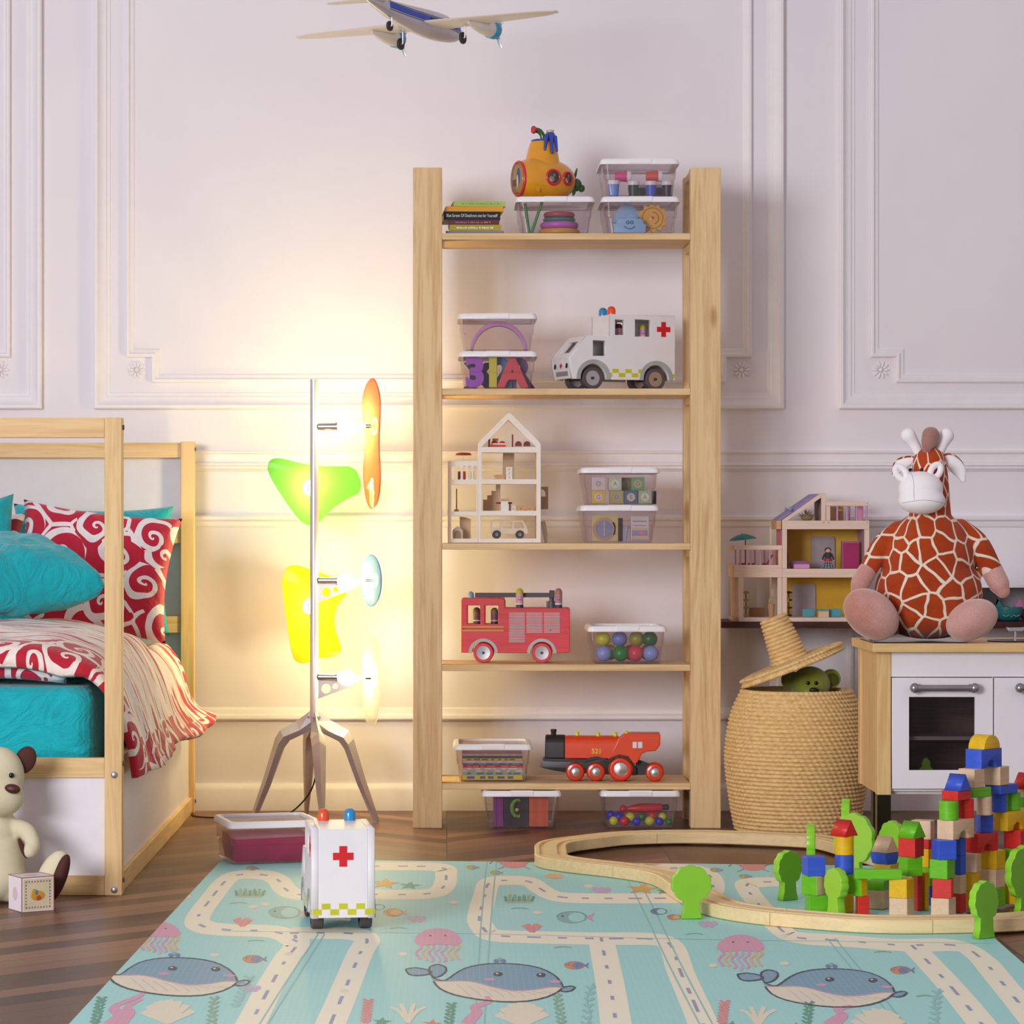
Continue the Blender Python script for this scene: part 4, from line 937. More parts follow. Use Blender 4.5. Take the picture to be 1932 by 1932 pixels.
van = [vp(*q) for q in ((690, 1700), (690, 1530), (700, 1520), (1125, 1520), (1185, 1625), (1190, 1700))]; vh = [[vp(*q) for q in w] for w in (((710, 1540), (815, 1540), (815, 1625), (710, 1625)), ((845, 1540), (975, 1540), (975, 1625), (845, 1625)), ((1005, 1540), (1110, 1540), (1150, 1625), (1005, 1625)))]
mb = MB(); mb.ext([van]+vh, -.016, .016, .0006); mb.obj('van_body', flat('#e2d2bc', .5), t)
for a in (768, 1082):
    x, z = vp(a, 1708)
    for s in (-1, 1): wheel(t, x, s*.0165, 58*u, -.006*s, flat('#3c3a3e', .5), flat('#b8b4b4', .4), z=58*u, rim=.35)
o = MB().box(-.008, .008, -.0022, .0022, 0, .066).obj('wooden_plank', flat('#e6d6c2', .6), None, on_house(1445, 1819, .055)+Vector((.003, 0, 0)), bevel=.0005); o.rotation_euler = (0, R(-13), 0)
tag(o, 'thin pale plank leaning against the white dollhouse', 'plank')

# ---------------------------------------------------------------- floor lamp with coloured glass
ALU = flat('#d6d2da', .32, .55, var=.03)
lY = 8.72; ls = lY/F
lamp = thing('floor_lamp', 'metal floor lamp with green, orange, yellow, blue and clear glass discs', 'floor lamp', (sx_(593, lY), lY, 0))
def lz(py): return H-(py-CY)*lY/F
def lxo(px): return (px-593)*ls
zt = lz(716); zh = lz(1348)
mb = MB(); mb.cyl((0, 0, lz(1392)), (0, 0, zt), .0130, n=28); mb.obj('pole', ALU, lamp, smooth=40)
for ang in (174, -6, -80, 100):
    Mz = Matrix.Rotation(R(ang), 4, 'Z'); d = [(.012, zh+.006, .003), (.10, zh-.045, .030), (.115, zh-.062, .033), (.150, zh-.19, .024), (.197, .001, .007)]
    def leg_ring(r, z, w, dz): q = .006+w*.62; return [(r-q*.6, -w*.8, z-dz-.3*q), (r, 0, z), (r-q*.6, w*.8, z-dz-.3*q), (r-q-.004, w*.55, z-dz-.004-.7*q), (r-q*1.25, 0, z-.004-.7*q), (r-q-.004, -w*.55, z-dz-.004-.7*q)]
    mb = MB(); mb.loft([leg_ring(.011, zh+.012, .010, .028), leg_ring(.055, zh-.020, .020, .022), leg_ring(.105, zh-.048, .028, .012), leg_ring(.120, zh-.072, .027, .010), leg_ring(.155, zh-.19, .019, .006), leg_ring(.199, .0062, .007, .001)], M=Mz)
    mb.obj('leg', flat('#c6c0c6', .36, .5, var=.04), lamp)
    mb = MB(); mb.cyl((.017, -.008, zh-.008), (.017, .008, zh-.008), .0035, n=10, M=Mz); mb.obj('leg_bolt', CHROME, lamp)
def glass_mat(name, col, tcol, tr=.45):
    t = NT(name); n = t.add
    a = n('ShaderNodeBsdfTransparent'); a.inputs[0].default_value = lin(tcol)
    b = n('ShaderNodeBsdfTranslucent'); b.inputs[0].default_value = lin(col)
    d = n('ShaderNodeBsdfDiffuse'); d.inputs[0].default_value = lin(col)
    m0 = n('ShaderNodeMixShader'); m0.inputs[0].default_value = .5; t.link(b.outputs[0], m0.inputs[1]); t.link(d.outputs[0], m0.inputs[2])
    m1 = n('ShaderNodeMixShader'); t.link(t.ramp(t.noise(t.coord(), 4.0, 2), [(.3, (tr*.95,)*3+(1,)), (.7, (tr*1.05,)*3+(1,))]), m1.inputs[0]); t.link(m0.outputs[0], m1.inputs[1]); t.link(a.outputs[0], m1.inputs[2])
    g = n('ShaderNodeBsdfGlossy'); g.inputs['Roughness'].default_value = .05; lw = n('ShaderNodeLayerWeight'); lw.inputs[0].default_value = .2
    m2 = n('ShaderNodeMixShader'); t.link(t.math('MULTIPLY', lw.outputs['Fresnel'], .4), m2.inputs[0]); t.link(m1.outputs[0], m2.inputs[1]); t.link(g.outputs[0], m2.inputs[2])
    t.link(m2.outputs[0], t.out.inputs[0]); return t.m
bulbm = NT('lit_bulb'); bulbm.base('#fff6e0'); bulbm.bsdf.inputs['Emission Color'].default_value = (1, .86, .58, 1); bulbm.bsdf.inputs['Emission Strength'].default_value = 26
def lamp_arm(py, ang, half, blen, outline, glassmat, watts, tilt=0.0, edge=None, zoff=0.0):
    """bracket, socket, bulb and glass disc reaching out from the pole along ang"""
    z = lz(py); Mz = Matrix.Translation((0, 0, z)) @ Matrix.Rotation(R(ang), 4, 'Z')
    def b(px_, py_): return ((px_-593)*ls*blen/.164, (1095-py_)*ls)
    tri = [b(*q) for q in ((601, 1090), (636, 1091), (640, 1104), (655, 1108), (672, 1092), (698, 1090), (700, 1097), (682, 1100), (664, 1113), (601, 1136))]
    mb = MB(); mb.ext([tri, circle(*b(616, 1117), .0145, 20), circle(*b(634, 1112), .0085, 16)], -.0015, .0015, M=Mz); br = mb.obj('arm_bracket', flat('#aaa4a6', .4, .7), lamp)
    x0, x1 = b(602, 0)[0], b(638, 0)[0]; xb = b(656, 0)[0]; xe = b(699, 0)[0]
    mb = MB(); mb.cyl((x0, 0, 0), (x1, 0, 0), .0105, M=Mz); mb.cyl((x1-.006, 0, 0), (x1+.002, 0, 0), .0125, M=Mz); mb.obj('socket', STEEL, lamp, smooth=40)
    mb = MB(); mb.ell((xb, 0, 0), .0225, .0225, .0225, M=Mz); mb.cyl((x1, 0, 0), (xb, 0, 0), .011, M=Mz); mb.obj('bulb', bulbm.m, lamp, smooth=60)
    mb = MB(); mb.cyl((xe-.010, 0, 0), (xe+.006, 0, 0), .0065, n=14, M=Mz); mb.obj('disc_clip', CHROME, lamp, smooth=40)
    T = Mz @ Matrix.Translation((xe+.006, 0, zoff)) @ Matrix.Rotation(R(tilt), 4, 'Z') @ Matrix.Rotation(R(90), 4, 'Z')
    mb = MB(); mb.ext([outline], -.0022, .0022, .0012, M=T); gd_ = mb.obj('glass_disc', glassmat, lamp, smooth=30)
    if edge:
        mb = MB(); mb.tube([(x, 0, z) for x, z in outline], .0016, 6, True, T); mb.obj('disc_edge', flat(edge, .3), gd_, smooth=60)
    pl = bpy.data.lights.new('bulb_light', 'POINT'); pl.energy = watts; pl.color = (1, .82, .36); pl.shadow_soft_size = .028
    lo = bpy.data.objects.new('bulb_light', pl); COL.objects.link(lo); lo.parent = lamp; lo.location = Mz @ Vector((xb+.004, 0, .0)); return lo
def outl(scale, ox, oy, pts, cx, cy, flip=1): return [(flip*(ox+x/scale-cx)*ls, -(oy+y/scale-cy)*ls) for x, y in pts]
GREEN = [(575,960),(590,910),(625,885),(680,880),(760,895),(870,925),(985,943),(1100,955),(1300,955),(1350,965),(1400,1000),(1430,1070),(1440,1130),(1425,1190),(1385,1225),(1300,1265),(1200,1330),(1130,1395),(1080,1450),(1030,1495),(970,1505),(910,1485),(860,1440),(790,1350),(700,1220),(620,1090),(580,1000)]
YELL = [(472,200),(478,150),(500,105),(545,88),(600,98),(660,120),(750,150),(850,185),(872,220),(868,270),(815,340),(795,420),(805,500),(830,570),(835,610),(815,645),(760,660),(680,670),(640,690),(595,697),(555,680),(535,640),(515,540),(490,370)]
def smooth2(pts): return [(p.x, p.y) for p in smoothline([(a, b, 0) for a, b in pts], 3, True)]
og = smooth2([(-.02, .142), (.035, .125), (.062, .07), (.055, .01), (.035, -.03), (.045, -.08), (.055, -.15), (.03, -.225), (-.01, -.248), (-.05, -.22), (-.065, -.15), (-.055, -.06), (-.062, .02), (-.06, .09)])
wh = smooth2([(0, .128), (.045, .105), (.065, .05), (.055, -.01), (.06, -.07), (.045, -.125), (0, -.146), (-.045, -.125), (-.062, -.06), (-.055, 0), (-.065, .06), (-.045, .108)])
W_ = 4.0
lamp_arm(805, -11, .164, .164, og, glass_mat('orange_glass', '#f5a878', '#ffd6b8', .55), 4.4*W_, 38, '#d8421c')
lamp_arm(1095, -11, .164, .164, circle(0, 0, .077, 40), glass_mat('blue_glass', '#9cc8e6', '#c4e2f2', .66), 3.0*W_, 36, '#2a4fc4')
lamp_arm(1277, -11, .164, .164, wh, glass_mat('clear_glass', '#f4efe8', '#fbf8f4', .72), 4.4*W_, 36)
ox = -11; xg = -.034/ls
lamp_arm(920, 101, .15, .150, smooth2(outl(4.83, 380, 680, GREEN, 574, 920, -1)), glass_mat('green_glass', '#8fd468', '#b4f48c', .35), 2.6*W_, -9)
lamp_arm(1146, 101, .15, .150, smooth2(outl(3.22, 380, 1040, YELL, 574, 1146, -1)), glass_mat('yellow_glass', '#e2d030', '#ffea48', .45), 4.2*W_, -9)
mb = MB(); mb.tube(smoothline([(.004, .0, lz(1394)), (.008, .02, .17), (-.02, .06, .08), (-.10, .06, .012), (-.22, .12, .0035), (-.36, .14, .0035), (-.40, .30, .0035)], 8), .0026, 8); mb.obj('power_cord', flat('#2a2320', .5), lamp, smooth=60)

# ---------------------------------------------------------------- bed
bY = 7.0; bx1 = (230-CX)*bY/F; bx0 = bx1-1.02; by1 = 9.05; pw = .0425
bed = thing('wooden_bed', 'low pine framed bed with white side panels and tall corner posts', 'bed', (bx1, bY, 0))
def bz(py): return H-(py-CY)*bY/F
zp = bz(788); L = by1-bY
for x in (0, -1.02+pw):
    for y in (0, L-pw):
        hgt = zp if y == 0 else zp
        MB().box(x-pw, x, y, y+pw, 0, hgt).obj('corner_post', BED_Z, bed, bevel=.002)
zr = [(bz(1690), bz(1652)), (bz(1468), bz(1430)), (bz(826), bz(788))]
for (a, b) in zr:
    MB().box(-1.02+pw, -pw-.0003, .003, .033, a+.0005, b-.0005).obj('end_rail', BED_X, bed, bevel=.0015)
for (a, b) in zr[:2]:
    for x in (-.036, -1.02+.006): MB().box(x, x+.030, pw+.0003, L-pw-.0003, a, b).obj('side_rail', BED_Y, bed, bevel=.0015)
hzp = lambda py: H-(py-CY)*by1/F
for (a, b) in ((864, 836), (1025, 998), (1193, 1162), (1468, 1440)):
    MB().box(-1.02+pw, -pw-.0003, L-.036, L-.008, hzp(a), hzp(b)).obj('headboard_rail', BED_X, bed, bevel=.0015)
WP = flat('#e6e0e6', .5, var=.02); 
MB().box(-1.0, -pw+.004, .012, .022, zr[0][1]-.004, zr[1][0]+.004).obj('end_panel', WP, bed)
MB().box(-.026, -.018, pw-.004, L-pw+.004, zr[0][1]-.004, zr[1][0]+.004).obj('side_panel', WP, bed)
MB().box(-1.0, -pw+.004, L-.007, L-.001, hzp(1500), hzp(850)).obj('headboard_panel', flat('#d6d2d8', .6, var=.02), bed)
for z in (bz(1462), bz(1679)):
    mb = MB(); mb.lathe([(.0078, 0), (.0078, .002), (.005, .0038), (.001, .004)], 20, Matrix.Translation((-.0185, 0, z)) @ Matrix.Rotation(R(90), 4, 'X')); mb.obj('bolt_cap', flat('#a9a2ac', .35, .8), bed, smooth=40)
for z in (bz(1442), bz(1662), bz(806)):
    for y in (.021, L-.021):
        mb = MB(); mb.lathe([(.0062, 0), (.0062, .0035), (.003, .0045)], 16, Matrix.Translation((0, y, z)) @ Matrix.Rotation(R(90), 4, 'Y')); mb.obj('bolt_cap', flat('#7d7680', .35, .8), bed, smooth=40)
MB().box(-1.0, -.04, .036, L-.04, zr[1][0]+.006, zr[1][0]+.024).obj('slat_base', BED_X, bed)

def fabric(name, col, dark, wrinkle=.5, sc=9.0):
    t = NT(name); co = t.coord(); nz = t.noise(co, sc, 5, .6, 1.4)
    t.base(t.ramp(nz, [(.3, dark), (.65, col)])); t.set(.75, 0, .25, 0, .25)
    t.bump(t.math('ADD', t.noise(t.mapping(co, (1, 1, 1.6)), sc*.9, 4, .55, 2.2), t.math('MULTIPLY', t.noise(co, 400.0, 2), .05)), wrinkle, .02); return t.m
TEAL = fabric('teal_cotton', '#0fb4c0', '#0ba4b0', .75)
def swirl_nodes(t, uv, scale, thick=.42):
    v = t.mapping(uv, (scale, scale, 1))
    nd = t.add('ShaderNodeTexNoise'); t.link(v, nd.inputs['Vector']); nd.inputs['Scale'].default_value = 1.3; nd.inputs['Detail'].default_value = 1
    wv = t.add('ShaderNodeVectorMath', operation='ADD'); sc = t.add('ShaderNodeVectorMath', operation='SCALE'); t.link(nd.outputs['Color'], sc.inputs[0]); sc.inputs['Scale'].default_value = .35; t.link(v, wv.inputs[0]); t.link(sc.outputs[0], wv.inputs[1])
    vo = t.add('ShaderNodeTexVoronoi', voronoi_dimensions='2D'); vo.inputs['Scale'].default_value = 1; vo.inputs['Randomness'].default_value = .85; t.link(wv.outputs[0], vo.inputs['Vector'])
    df = t.add('ShaderNodeVectorMath', operation='SUBTRACT'); t.link(wv.outputs[0], df.inputs[0]); t.link(vo.outputs['Position'], df.inputs[1])
    sp = t.add('ShaderNodeSeparateXYZ'); t.link(df.outputs[0], sp.inputs[0])
    ang = t.math('ARCTAN2', sp.outputs[1], sp.outputs[0]); r = vo.outputs['Distance']
    ph = t.math('ADD', ang, t.math('MULTIPLY', t.math('SQRT', r), 17.0))
    sp1 = t.math('GREATER_THAN', t.math('SINE', ph), thick)
    inn = t.math('LESS_THAN', r, .60); a = t.math('MULTIPLY', sp1, inn)
    ve = t.add('ShaderNodeTexVoronoi', voronoi_dimensions='2D', feature='DISTANCE_TO_EDGE'); ve.inputs['Scale'].default_value = 1; ve.inputs['Randomness'].default_value = .85; t.link(wv.outputs[0], ve.inputs['Vector'])
    e = t.math('MULTIPLY', t.math('LESS_THAN', ve.outputs['Distance'], .045), t.math('GREATER_THAN', t.noise(t.mapping(uv, (scale*.9, scale*.9, 1), (3, 1, 0)), 1.0, 1), .50))
    return t.math('MAXIMUM', a, e)
def swirl_fabric(name, red, white, scale, streaks=False):
    t = NT(name); uv = t.coord('UV'); w = swirl_nodes(t, uv, scale)
    if streaks:
        s = t.add('ShaderNodeSeparateXYZ'); t.link(uv, s.inputs[0]); U, V = s.outputs[0], s.outputs[1]
        sv = t.mapping(uv, (5.0, 52.0, 1), rot=(0, 0, R(3))); sn = t.noise(sv, 1.0, 2, .5, .35); st = t.ramp(sn, [(.42, (0, 0, 0, 1)), (.46, (1, 1, 1, 1))])
        # the middle of the cover is printed with long brush strokes, the borders with scrolls
        n0 = t.math('MULTIPLY', t.noise(t.mapping(uv, (9, 9, 1)), 1.0, 2), .10)
        m = t.math('MULTIPLY', t.math('GREATER_THAN', t.math('ADD', V, n0), .19), t.math('MULTIPLY', t.math('LESS_THAN', t.math('ADD', U, n0), 1.22), t.math('LESS_THAN', t.math('ADD', V, n0), 1.66)))
        w = t.math('ADD', t.math('MULTIPLY', m, st), t.math('MULTIPLY', t.math('SUBTRACT', 1.0, m), w))
    t.base(t.mix(w, red, white)); t.set(.7, 0, .25, 0, .2)
    co = t.coord(); t.bump(t.math('ADD', t.noise(co, 11.0, 4, .55, 2.0), t.math('MULTIPLY', w, .10)), .4, .02); return t.m
SWIRL = swirl_fabric('red_scroll_cotton', '#c01f3c', '#f1e9ea', 8.5)
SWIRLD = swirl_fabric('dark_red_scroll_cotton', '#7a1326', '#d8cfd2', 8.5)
DUVET = swirl_fabric('red_scroll_duvet_cotton', '#bb1c33', '#f3e6dc', 8.0, True)
def set_uv(me, fn):
    uv = me.uv_layers.new(name='cloth')
    for lp in me.loops: uv.data[lp.index].uv = fn(me.vertices[lp.vertex_index].co, lp.vertex_index)
# mattress
mt = thing('mattress', 'mattress in a teal fitted sheet lying in the pine bed', 'mattress', (bx1, bY, zr[1][0]+.0245))
mb = MB(); zz = bz(1300)-(zr[1][0]+.0245)
mb.loft([[(x, y, z) for x, y in rrect(.442-i, (L-.11)/2-i, .05, 5, -.520, L/2)] for i, z in ((.006, 0), (0, .01), (0, zz-.03), (.006, zz-.012), (.02, zz))])
o = mb.obj('fitted_sheet', TEAL, mt, smooth=50)
sd = o.modifiers.new('sub', 'SUBSURF'); sd.subdivision_type = 'SIMPLE'; sd.levels = 3; sd.render_levels = 3
# duvet
def duvet():
    nu, nv = 96, 84; vs = []; fs = []; uvs = []
    for j in range(nv+1):
        v = j/nv; Y = .075+1.70*v                       # along the bed, from its foot
        fa = min(1, max(0, (v-.60)/.12)); zt_ = .600+.035*math.sin(math.pi*min(1, v*1.3))*(1-fa)-.062*fa*fa*(3-2*fa)
        xe = .022+.056*v+.008*math.sin(9*v); ze = .268+.045*v+.010*math.sin(13*v+1)
        prof = [(-1.00, zt_-.01), (-.70, zt_+.008), (-.40, zt_+.010), (-.22, zt_+.002), (-.135, max(zt_-.018, .530)), (-.080, max(zt_-.050, .540)), (-.030, max(zt_-.14, .475)), (.010, .365), (xe, ze)]
        pl = smoothline([(a, b, 0) for a, b in prof], 16); d = [0]
        for a, b in zip(pl, pl[1:]): d.append(d[-1]+(b-a).length)
        for i in range(nu+1):
            s = d[-1]*i/nu; k = max(q for q in range(len(d)) if d[q] <= s+1e-9); k = min(k, len(pl)-2)
            f = (s-d[k])/max(1e-9, d[k+1]-d[k]); p = pl[k].lerp(pl[k+1], f)
            hang = min(1, max(0, (p.x+.16)/.12)); flat_ = 1-hang
            fold = (.007*(1+math.sin(Y*21+i*.05))+.004*(1+math.sin(Y*47+1.3)))*hang
            edge = min(1.0, v/.05); drop = (1-math.sqrt(max(0, 1-(1-edge)**2)))*.055*flat_
            y = Y-.02*math.sin(i*.11)*hang*max(0, .2-v)*4-.028*flat_*max(0, 1-v/.14)*math.sin(math.pi*min(1, v/.14+.2))
            wr = .006*math.sin(p.x*19+Y*7)*math.sin(Y*13-p.x*5)*flat_
            vs.append((p.x+fold*.9, y, p.y-drop+wr+fold*.25)); uvs.append((s, Y-.075))
    for j in range(nv):
        for i in range(nu): a = j*(nu+1)+i; fs.append((a, a+1, a+nu+2, a+nu+1))
    me = bpy.data.meshes.new('duvet_cover'); me.from_pydata(vs, [], fs); set_uv(me, lambda co, i: uvs[i]); me.materials.append(DUVET)
    me.polygons.foreach_set('use_smooth', [True]*len(me.polygons)); return me
dv = thing('duvet', 'red and white scroll patterned duvet hanging over the side of the bed', 'duvet', (bx1, bY, 0))
o = bpy.data.objects.new('duvet_cover', duvet()); COL.objects.link(o); o.parent = dv
so = o.modifiers.new('thick', 'SOLIDIFY'); so.thickness = .016; so.offset = -1
mb = MB(); rings = []
for i in range(49):
    x = -1.0+.845*i/48; b = .6+.4*math.sin(i*.33)*math.sin(i*.12); rings.append([(x, .082+.016*b-(.036+.006*b)*math.cos(a)*1.0+.05, .552-(.0 if i < 40 else (i-40)*.0014)+(.031+.004*b)*math.sin(a)) for a in [2*math.pi*k/16 for k in range(16)]])
mb.loft(rings); o = mb.obj('turned_hem', SWIRL, dv, smooth=180); set_uv(o.data, lambda co, i: (co.x, co.z+co.y*.6))

def pillow(name, label, w, h, th, loc, rot, mat, seed=0, pinch=.10):
    n = 36; vs = []; fs = []; uvs = []; random.seed(seed); ph = [random.uniform(0, 6) for _ in range(6)]
    for side in (1, -1):
        for j in range(n+1):
            for i in range(n+1):
                u, v = -1+2*i/n, -1+2*j/n
                px_ = u*(1-pinch*(1-v*v))*w/2; pz_ = v*(1-pinch*(1-u*u))*h/2
                tk = (max(0, 1-u**4)*max(0, 1-v**4))**.42*th/2
                wr = (.05*math.sin(7*u+ph[0]+3*v)+.05*math.sin(9*v-4*u+ph[1])+.03*math.sin(17*u+11*v+ph[2]))*tk
                vs.append((px_, -side*(tk+wr), pz_)); uvs.append((px_, pz_))
    N = (n+1)**2
    for k in range(2):
        for j in range(n):
            for i in range(n):
                a = k*N+j*(n+1)+i; q = (a, a+1, a+n+2, a+n+1); fs.append(q if k == 0 else q[::-1])
    me = bpy.data.meshes.new(name); me.from_pydata(vs, [], fs); set_uv(me, lambda co, i: uvs[i])
    bm = bmesh.new(); bm.from_mesh(me); bmesh.ops.remove_doubles(bm, verts=bm.verts, dist=1e-5); bm.to_mesh(me); bm.free()
    me.materials.append(mat); me.polygons.foreach_set('use_smooth', [True]*len(me.polygons))
    o = bpy.data.objects.new(name, me); COL.objects.link(o); o.location = loc; o.rotation_euler = rot
    return tag(o, label, 'pillow', 'bed pillows')
pY = 8.55
pillow('pillow', 'large red pillow with white scrolls leaning at the head of the bed', .47, .385, .17, P(178, 1078, 8.46), (R(-16), R(7), R(3)), SWIRL, 2)
pillow('pillow', 'teal pillow peeping out behind the large red scroll pillow', .49, .40, .13, P(172, 1074, 8.79), (R(-10), R(1), 0), TEAL, 3)
pillow('pillow', 'teal pillow propped at the picture edge beside the red scroll pillow', .46, .40, .13, P(-108, 1080, 8.33), (R(-14), R(-9), R(-4)), TEAL, 5)
pillow('pillow', 'dark red scroll pillow wedged behind the two front pillows', .62, .38, .09, P(-150, 1085, 8.62), (R(-12), 0, R(0)), SWIRLD, 7)
pillow('pillow', 'plump teal pillow lying flat on the duvet in front', .50, .40, .19, P(-14, 1081, 7.78), (R(-80), R(0), R(30)), TEAL, 9)

# ---------------------------------------------------------------- woven basket with its lid and the green bear
kY = 8.50; ks = kY/F
def straw(name, scale):
    t = NT(name); co = t.coord()
    n = t.noise(t.mapping(co, (1, 1, 2.5)), scale, 4, .6)
    t.base(t.ramp(n, [(.25, '#cfa86c'), (.55, '#ebc98e'), (.8, '#f6dca8')])); t.set(.8, 0, .2)
    sp = t.add('ShaderNodeSeparateXYZ'); t.link(co, sp.inputs[0]); an = t.math('MULTIPLY', t.math('ARCTAN2', sp.outputs[1], sp.outputs[0]), 72.0)
    rw = t.math('MULTIPLY', t.math('FLOOR', t.math('MULTIPLY', sp.outputs[2], 1/.01195)), 2.3)
    st = t.math('SINE', t.math('ADD', an, rw)); t.bump(t.math('ADD', st, t.math('MULTIPLY', t.noise(co, 420.0, 3), .7)), .32, .003); return t.m
STRAW = straw('woven_seagrass', 60.0)
bp = smoothline([(112, 1578, 0), (119, 1560, 0), (129, 1500, 0), (135.5, 1440, 0), (132, 1390, 0), (122, 1345, 0), (104, 1305, 0)], 12)
ncoil = 35; zb0, zb1 = 0.0, (1572-1305)*ks; prof = []
def rad(z):
    py = 1572-z/ks
    for a, b in zip(bp, bp[1:]):
        if b.y <= py <= a.y: return (a.x+(b.x-a.x)*(py-a.y)/(b.y-a.y))*ks
    return bp[0].x*ks if py > 1500 else bp[-1].x*ks
ch = (zb1-zb0)/ncoil
for c in range(ncoil):
    for q in range(6):
        f = q/6; prof.append((rad(c*ch+f*ch)-.0030+.0056*math.sin(math.pi*f), c*ch+f*ch))
prof.append((prof[-1][0]-.002, zb1)); bk = prof[:]
inner = [(prof[-1][0]-.012, zb1-.001)]+[(rad(z)-.014, z) for z in (zb1*.85, zb1*.6, zb1*.3, .012)]+[(.001, .011)]
mb = MB()
mb.lathe([(.001, .0)]+bk+inner, 168, fn=lambda a, z: 1.0+.0042*math.sin(84*a+(0 if int(z/ch) % 2 else math.pi)) if z > .002 else 1.0, cap0=False, cap1=False)
kx = (1503-CX)*kY/F
bask = thing('woven_basket', 'large barrel shaped woven seagrass basket standing beside the shelving unit', 'basket', (kx, kY, .0))
mb.obj('basket_wall', STRAW, bask, smooth=70)
# lid: a straw hat shape tipped against the rim
tl = R(-21.5)
lid = thing('basket_lid', 'hat shaped woven lid tilted on the open basket above the green bear', 'basket lid', P(1494, 1254, kY))
lid.rotation_euler = (R(-2.5), tl, 0)
ML = Matrix()
mb = MB(); rb = .164; brim = [(.001, -.012)]
for k in range(14): 
    r = .02+k*.0105; brim += [(r, -.0135), (r+.005, -.0110)]
brim += [(rb-.002, -.012), (rb, -.008), (rb-.006, -.003), (rb-.006, .002), (rb-.001, .006), (rb-.004, .011), (rb-.012, .0125)]
for k in range(9):
    r = rb-.016-k*.0105; brim += [(r, .0122), (r-.005, .0145)]
brim += [(.055, .013)]
cz = .0125
for k in range(12):
    z0 = cz+k*.0115; rr_ = .0555-.0135*k/11
    brim += [(rr_-.0035, z0), (rr_+.0006, z0+.003), (rr_+.0014, z0+.006), (rr_, z0+.009)]
brim += [(rr_-.006, z0+.0115), (.001, z0+.012)]
mb.lathe(brim, 120, fn=lambda a, z: 1+.009*math.sin(46*a+z*900)*(1 if z > .013 else .35), cap0=False, cap1=False)
mb.obj('lid_weave', straw('woven_seagrass_lid', 45.0), lid, smooth=60)
# green bear
GB_ = flat('#868f28', .9, var=.10, bump=.8, bscale=260, sheen=.4)
gY = 8.515; bear = thing('teddy_bear', 'olive green teddy bear peering out of the woven basket', 'teddy bear', P(1531, 1297, gY))
q = gY/F
me = plush([('e', (-2*q, 0, 6*q), (37*q, 32*q, 34*q)), ('e', (0, .005, -60*q), (34*q, 30*q, 44*q)), ('e', (38*q, .012, 16*q), (19*q, 7*q, 19*q), Matrix.Rotation(R(-20), 3, 'Y')), ('e', (-40*q, .012, 14*q), (17*q, 7*q, 18*q)),
            ('l', [(28*q, -.01, -45*q), (40*q, -.02, -70*q), (42*q, -.03, -95*q)], [12*q, 12*q, 11*q]), ('l', [(-28*q, -.01, -45*q), (-40*q, -.02, -70*q), (-42*q, -.03, -95*q)], [12*q, 12*q, 11*q])], .0035, 4)
plush_obj('bear_body', me, GB_, bear)
mb = MB(); mb.ell((-2*q, -29*q, -11*q), 20*q, 12*q, 14*q); mb.obj('muzzle', flat('#9a9a52', .9, bump=.5, bscale=260), bear, smooth=180)
mb = MB(); mb.ell((0, -40*q, -3*q), 9.5*q, 4*q, 5*q); mb.obj('nose', flat('#241a16', .5), bear, smooth=180)
for x in (-10, 5): mb = MB(); mb.ell((x*q, -31*q, 10*q), 3.8*q, 2.5*q, 3.8*q); mb.obj('eye', flat('#0c0a0a', .15), bear, smooth=180)
mb = MB(); mb.ell((40*q, .012-6*q, 15*q), 12*q, 3*q, 12*q); mb.obj('inner_ear', flat('#4d5212', .95), bear, smooth=180)

# ---------------------------------------------------------------- walnut board on the wall, with dollhouse and cubby
eY = 8.80; ez = H-(1173.5-CY)*eY/F
def ex(px, Y=eY): return (px-CX)*Y/F
o = MB().box(ex(1361), ex(1361)+1.75, eY, WY-.0045, ez-.0185, ez).obj('wall_board', WALNUT_X, bevel=.001)
tag(o, 'long dark walnut board shelf fixed to the wall behind the toy kitchen', 'wall shelf')
dY = 8.815; du = dY/F/6.662
house = thing('dollhouse', 'pale wooden dollhouse with pink railings on the dark wall board', 'dollhouse', (ex(1370, dY), dY, ez+.0004))
def dx(v): return v*du
def dz(v): return (1690-v)*du
def hb_(x0, x1, z0, z1, y0, y1, name, mat, bevel=.0008): return MB().box(dx(x0), dx(x1), y0, y1, dz(z1), dz(z0)).obj(name, mat, house, bevel=bevel)
DD = .17; bt = .010
PINK = flat('#c88fc0', .45); LOAK = flat('#d8a878', .6)
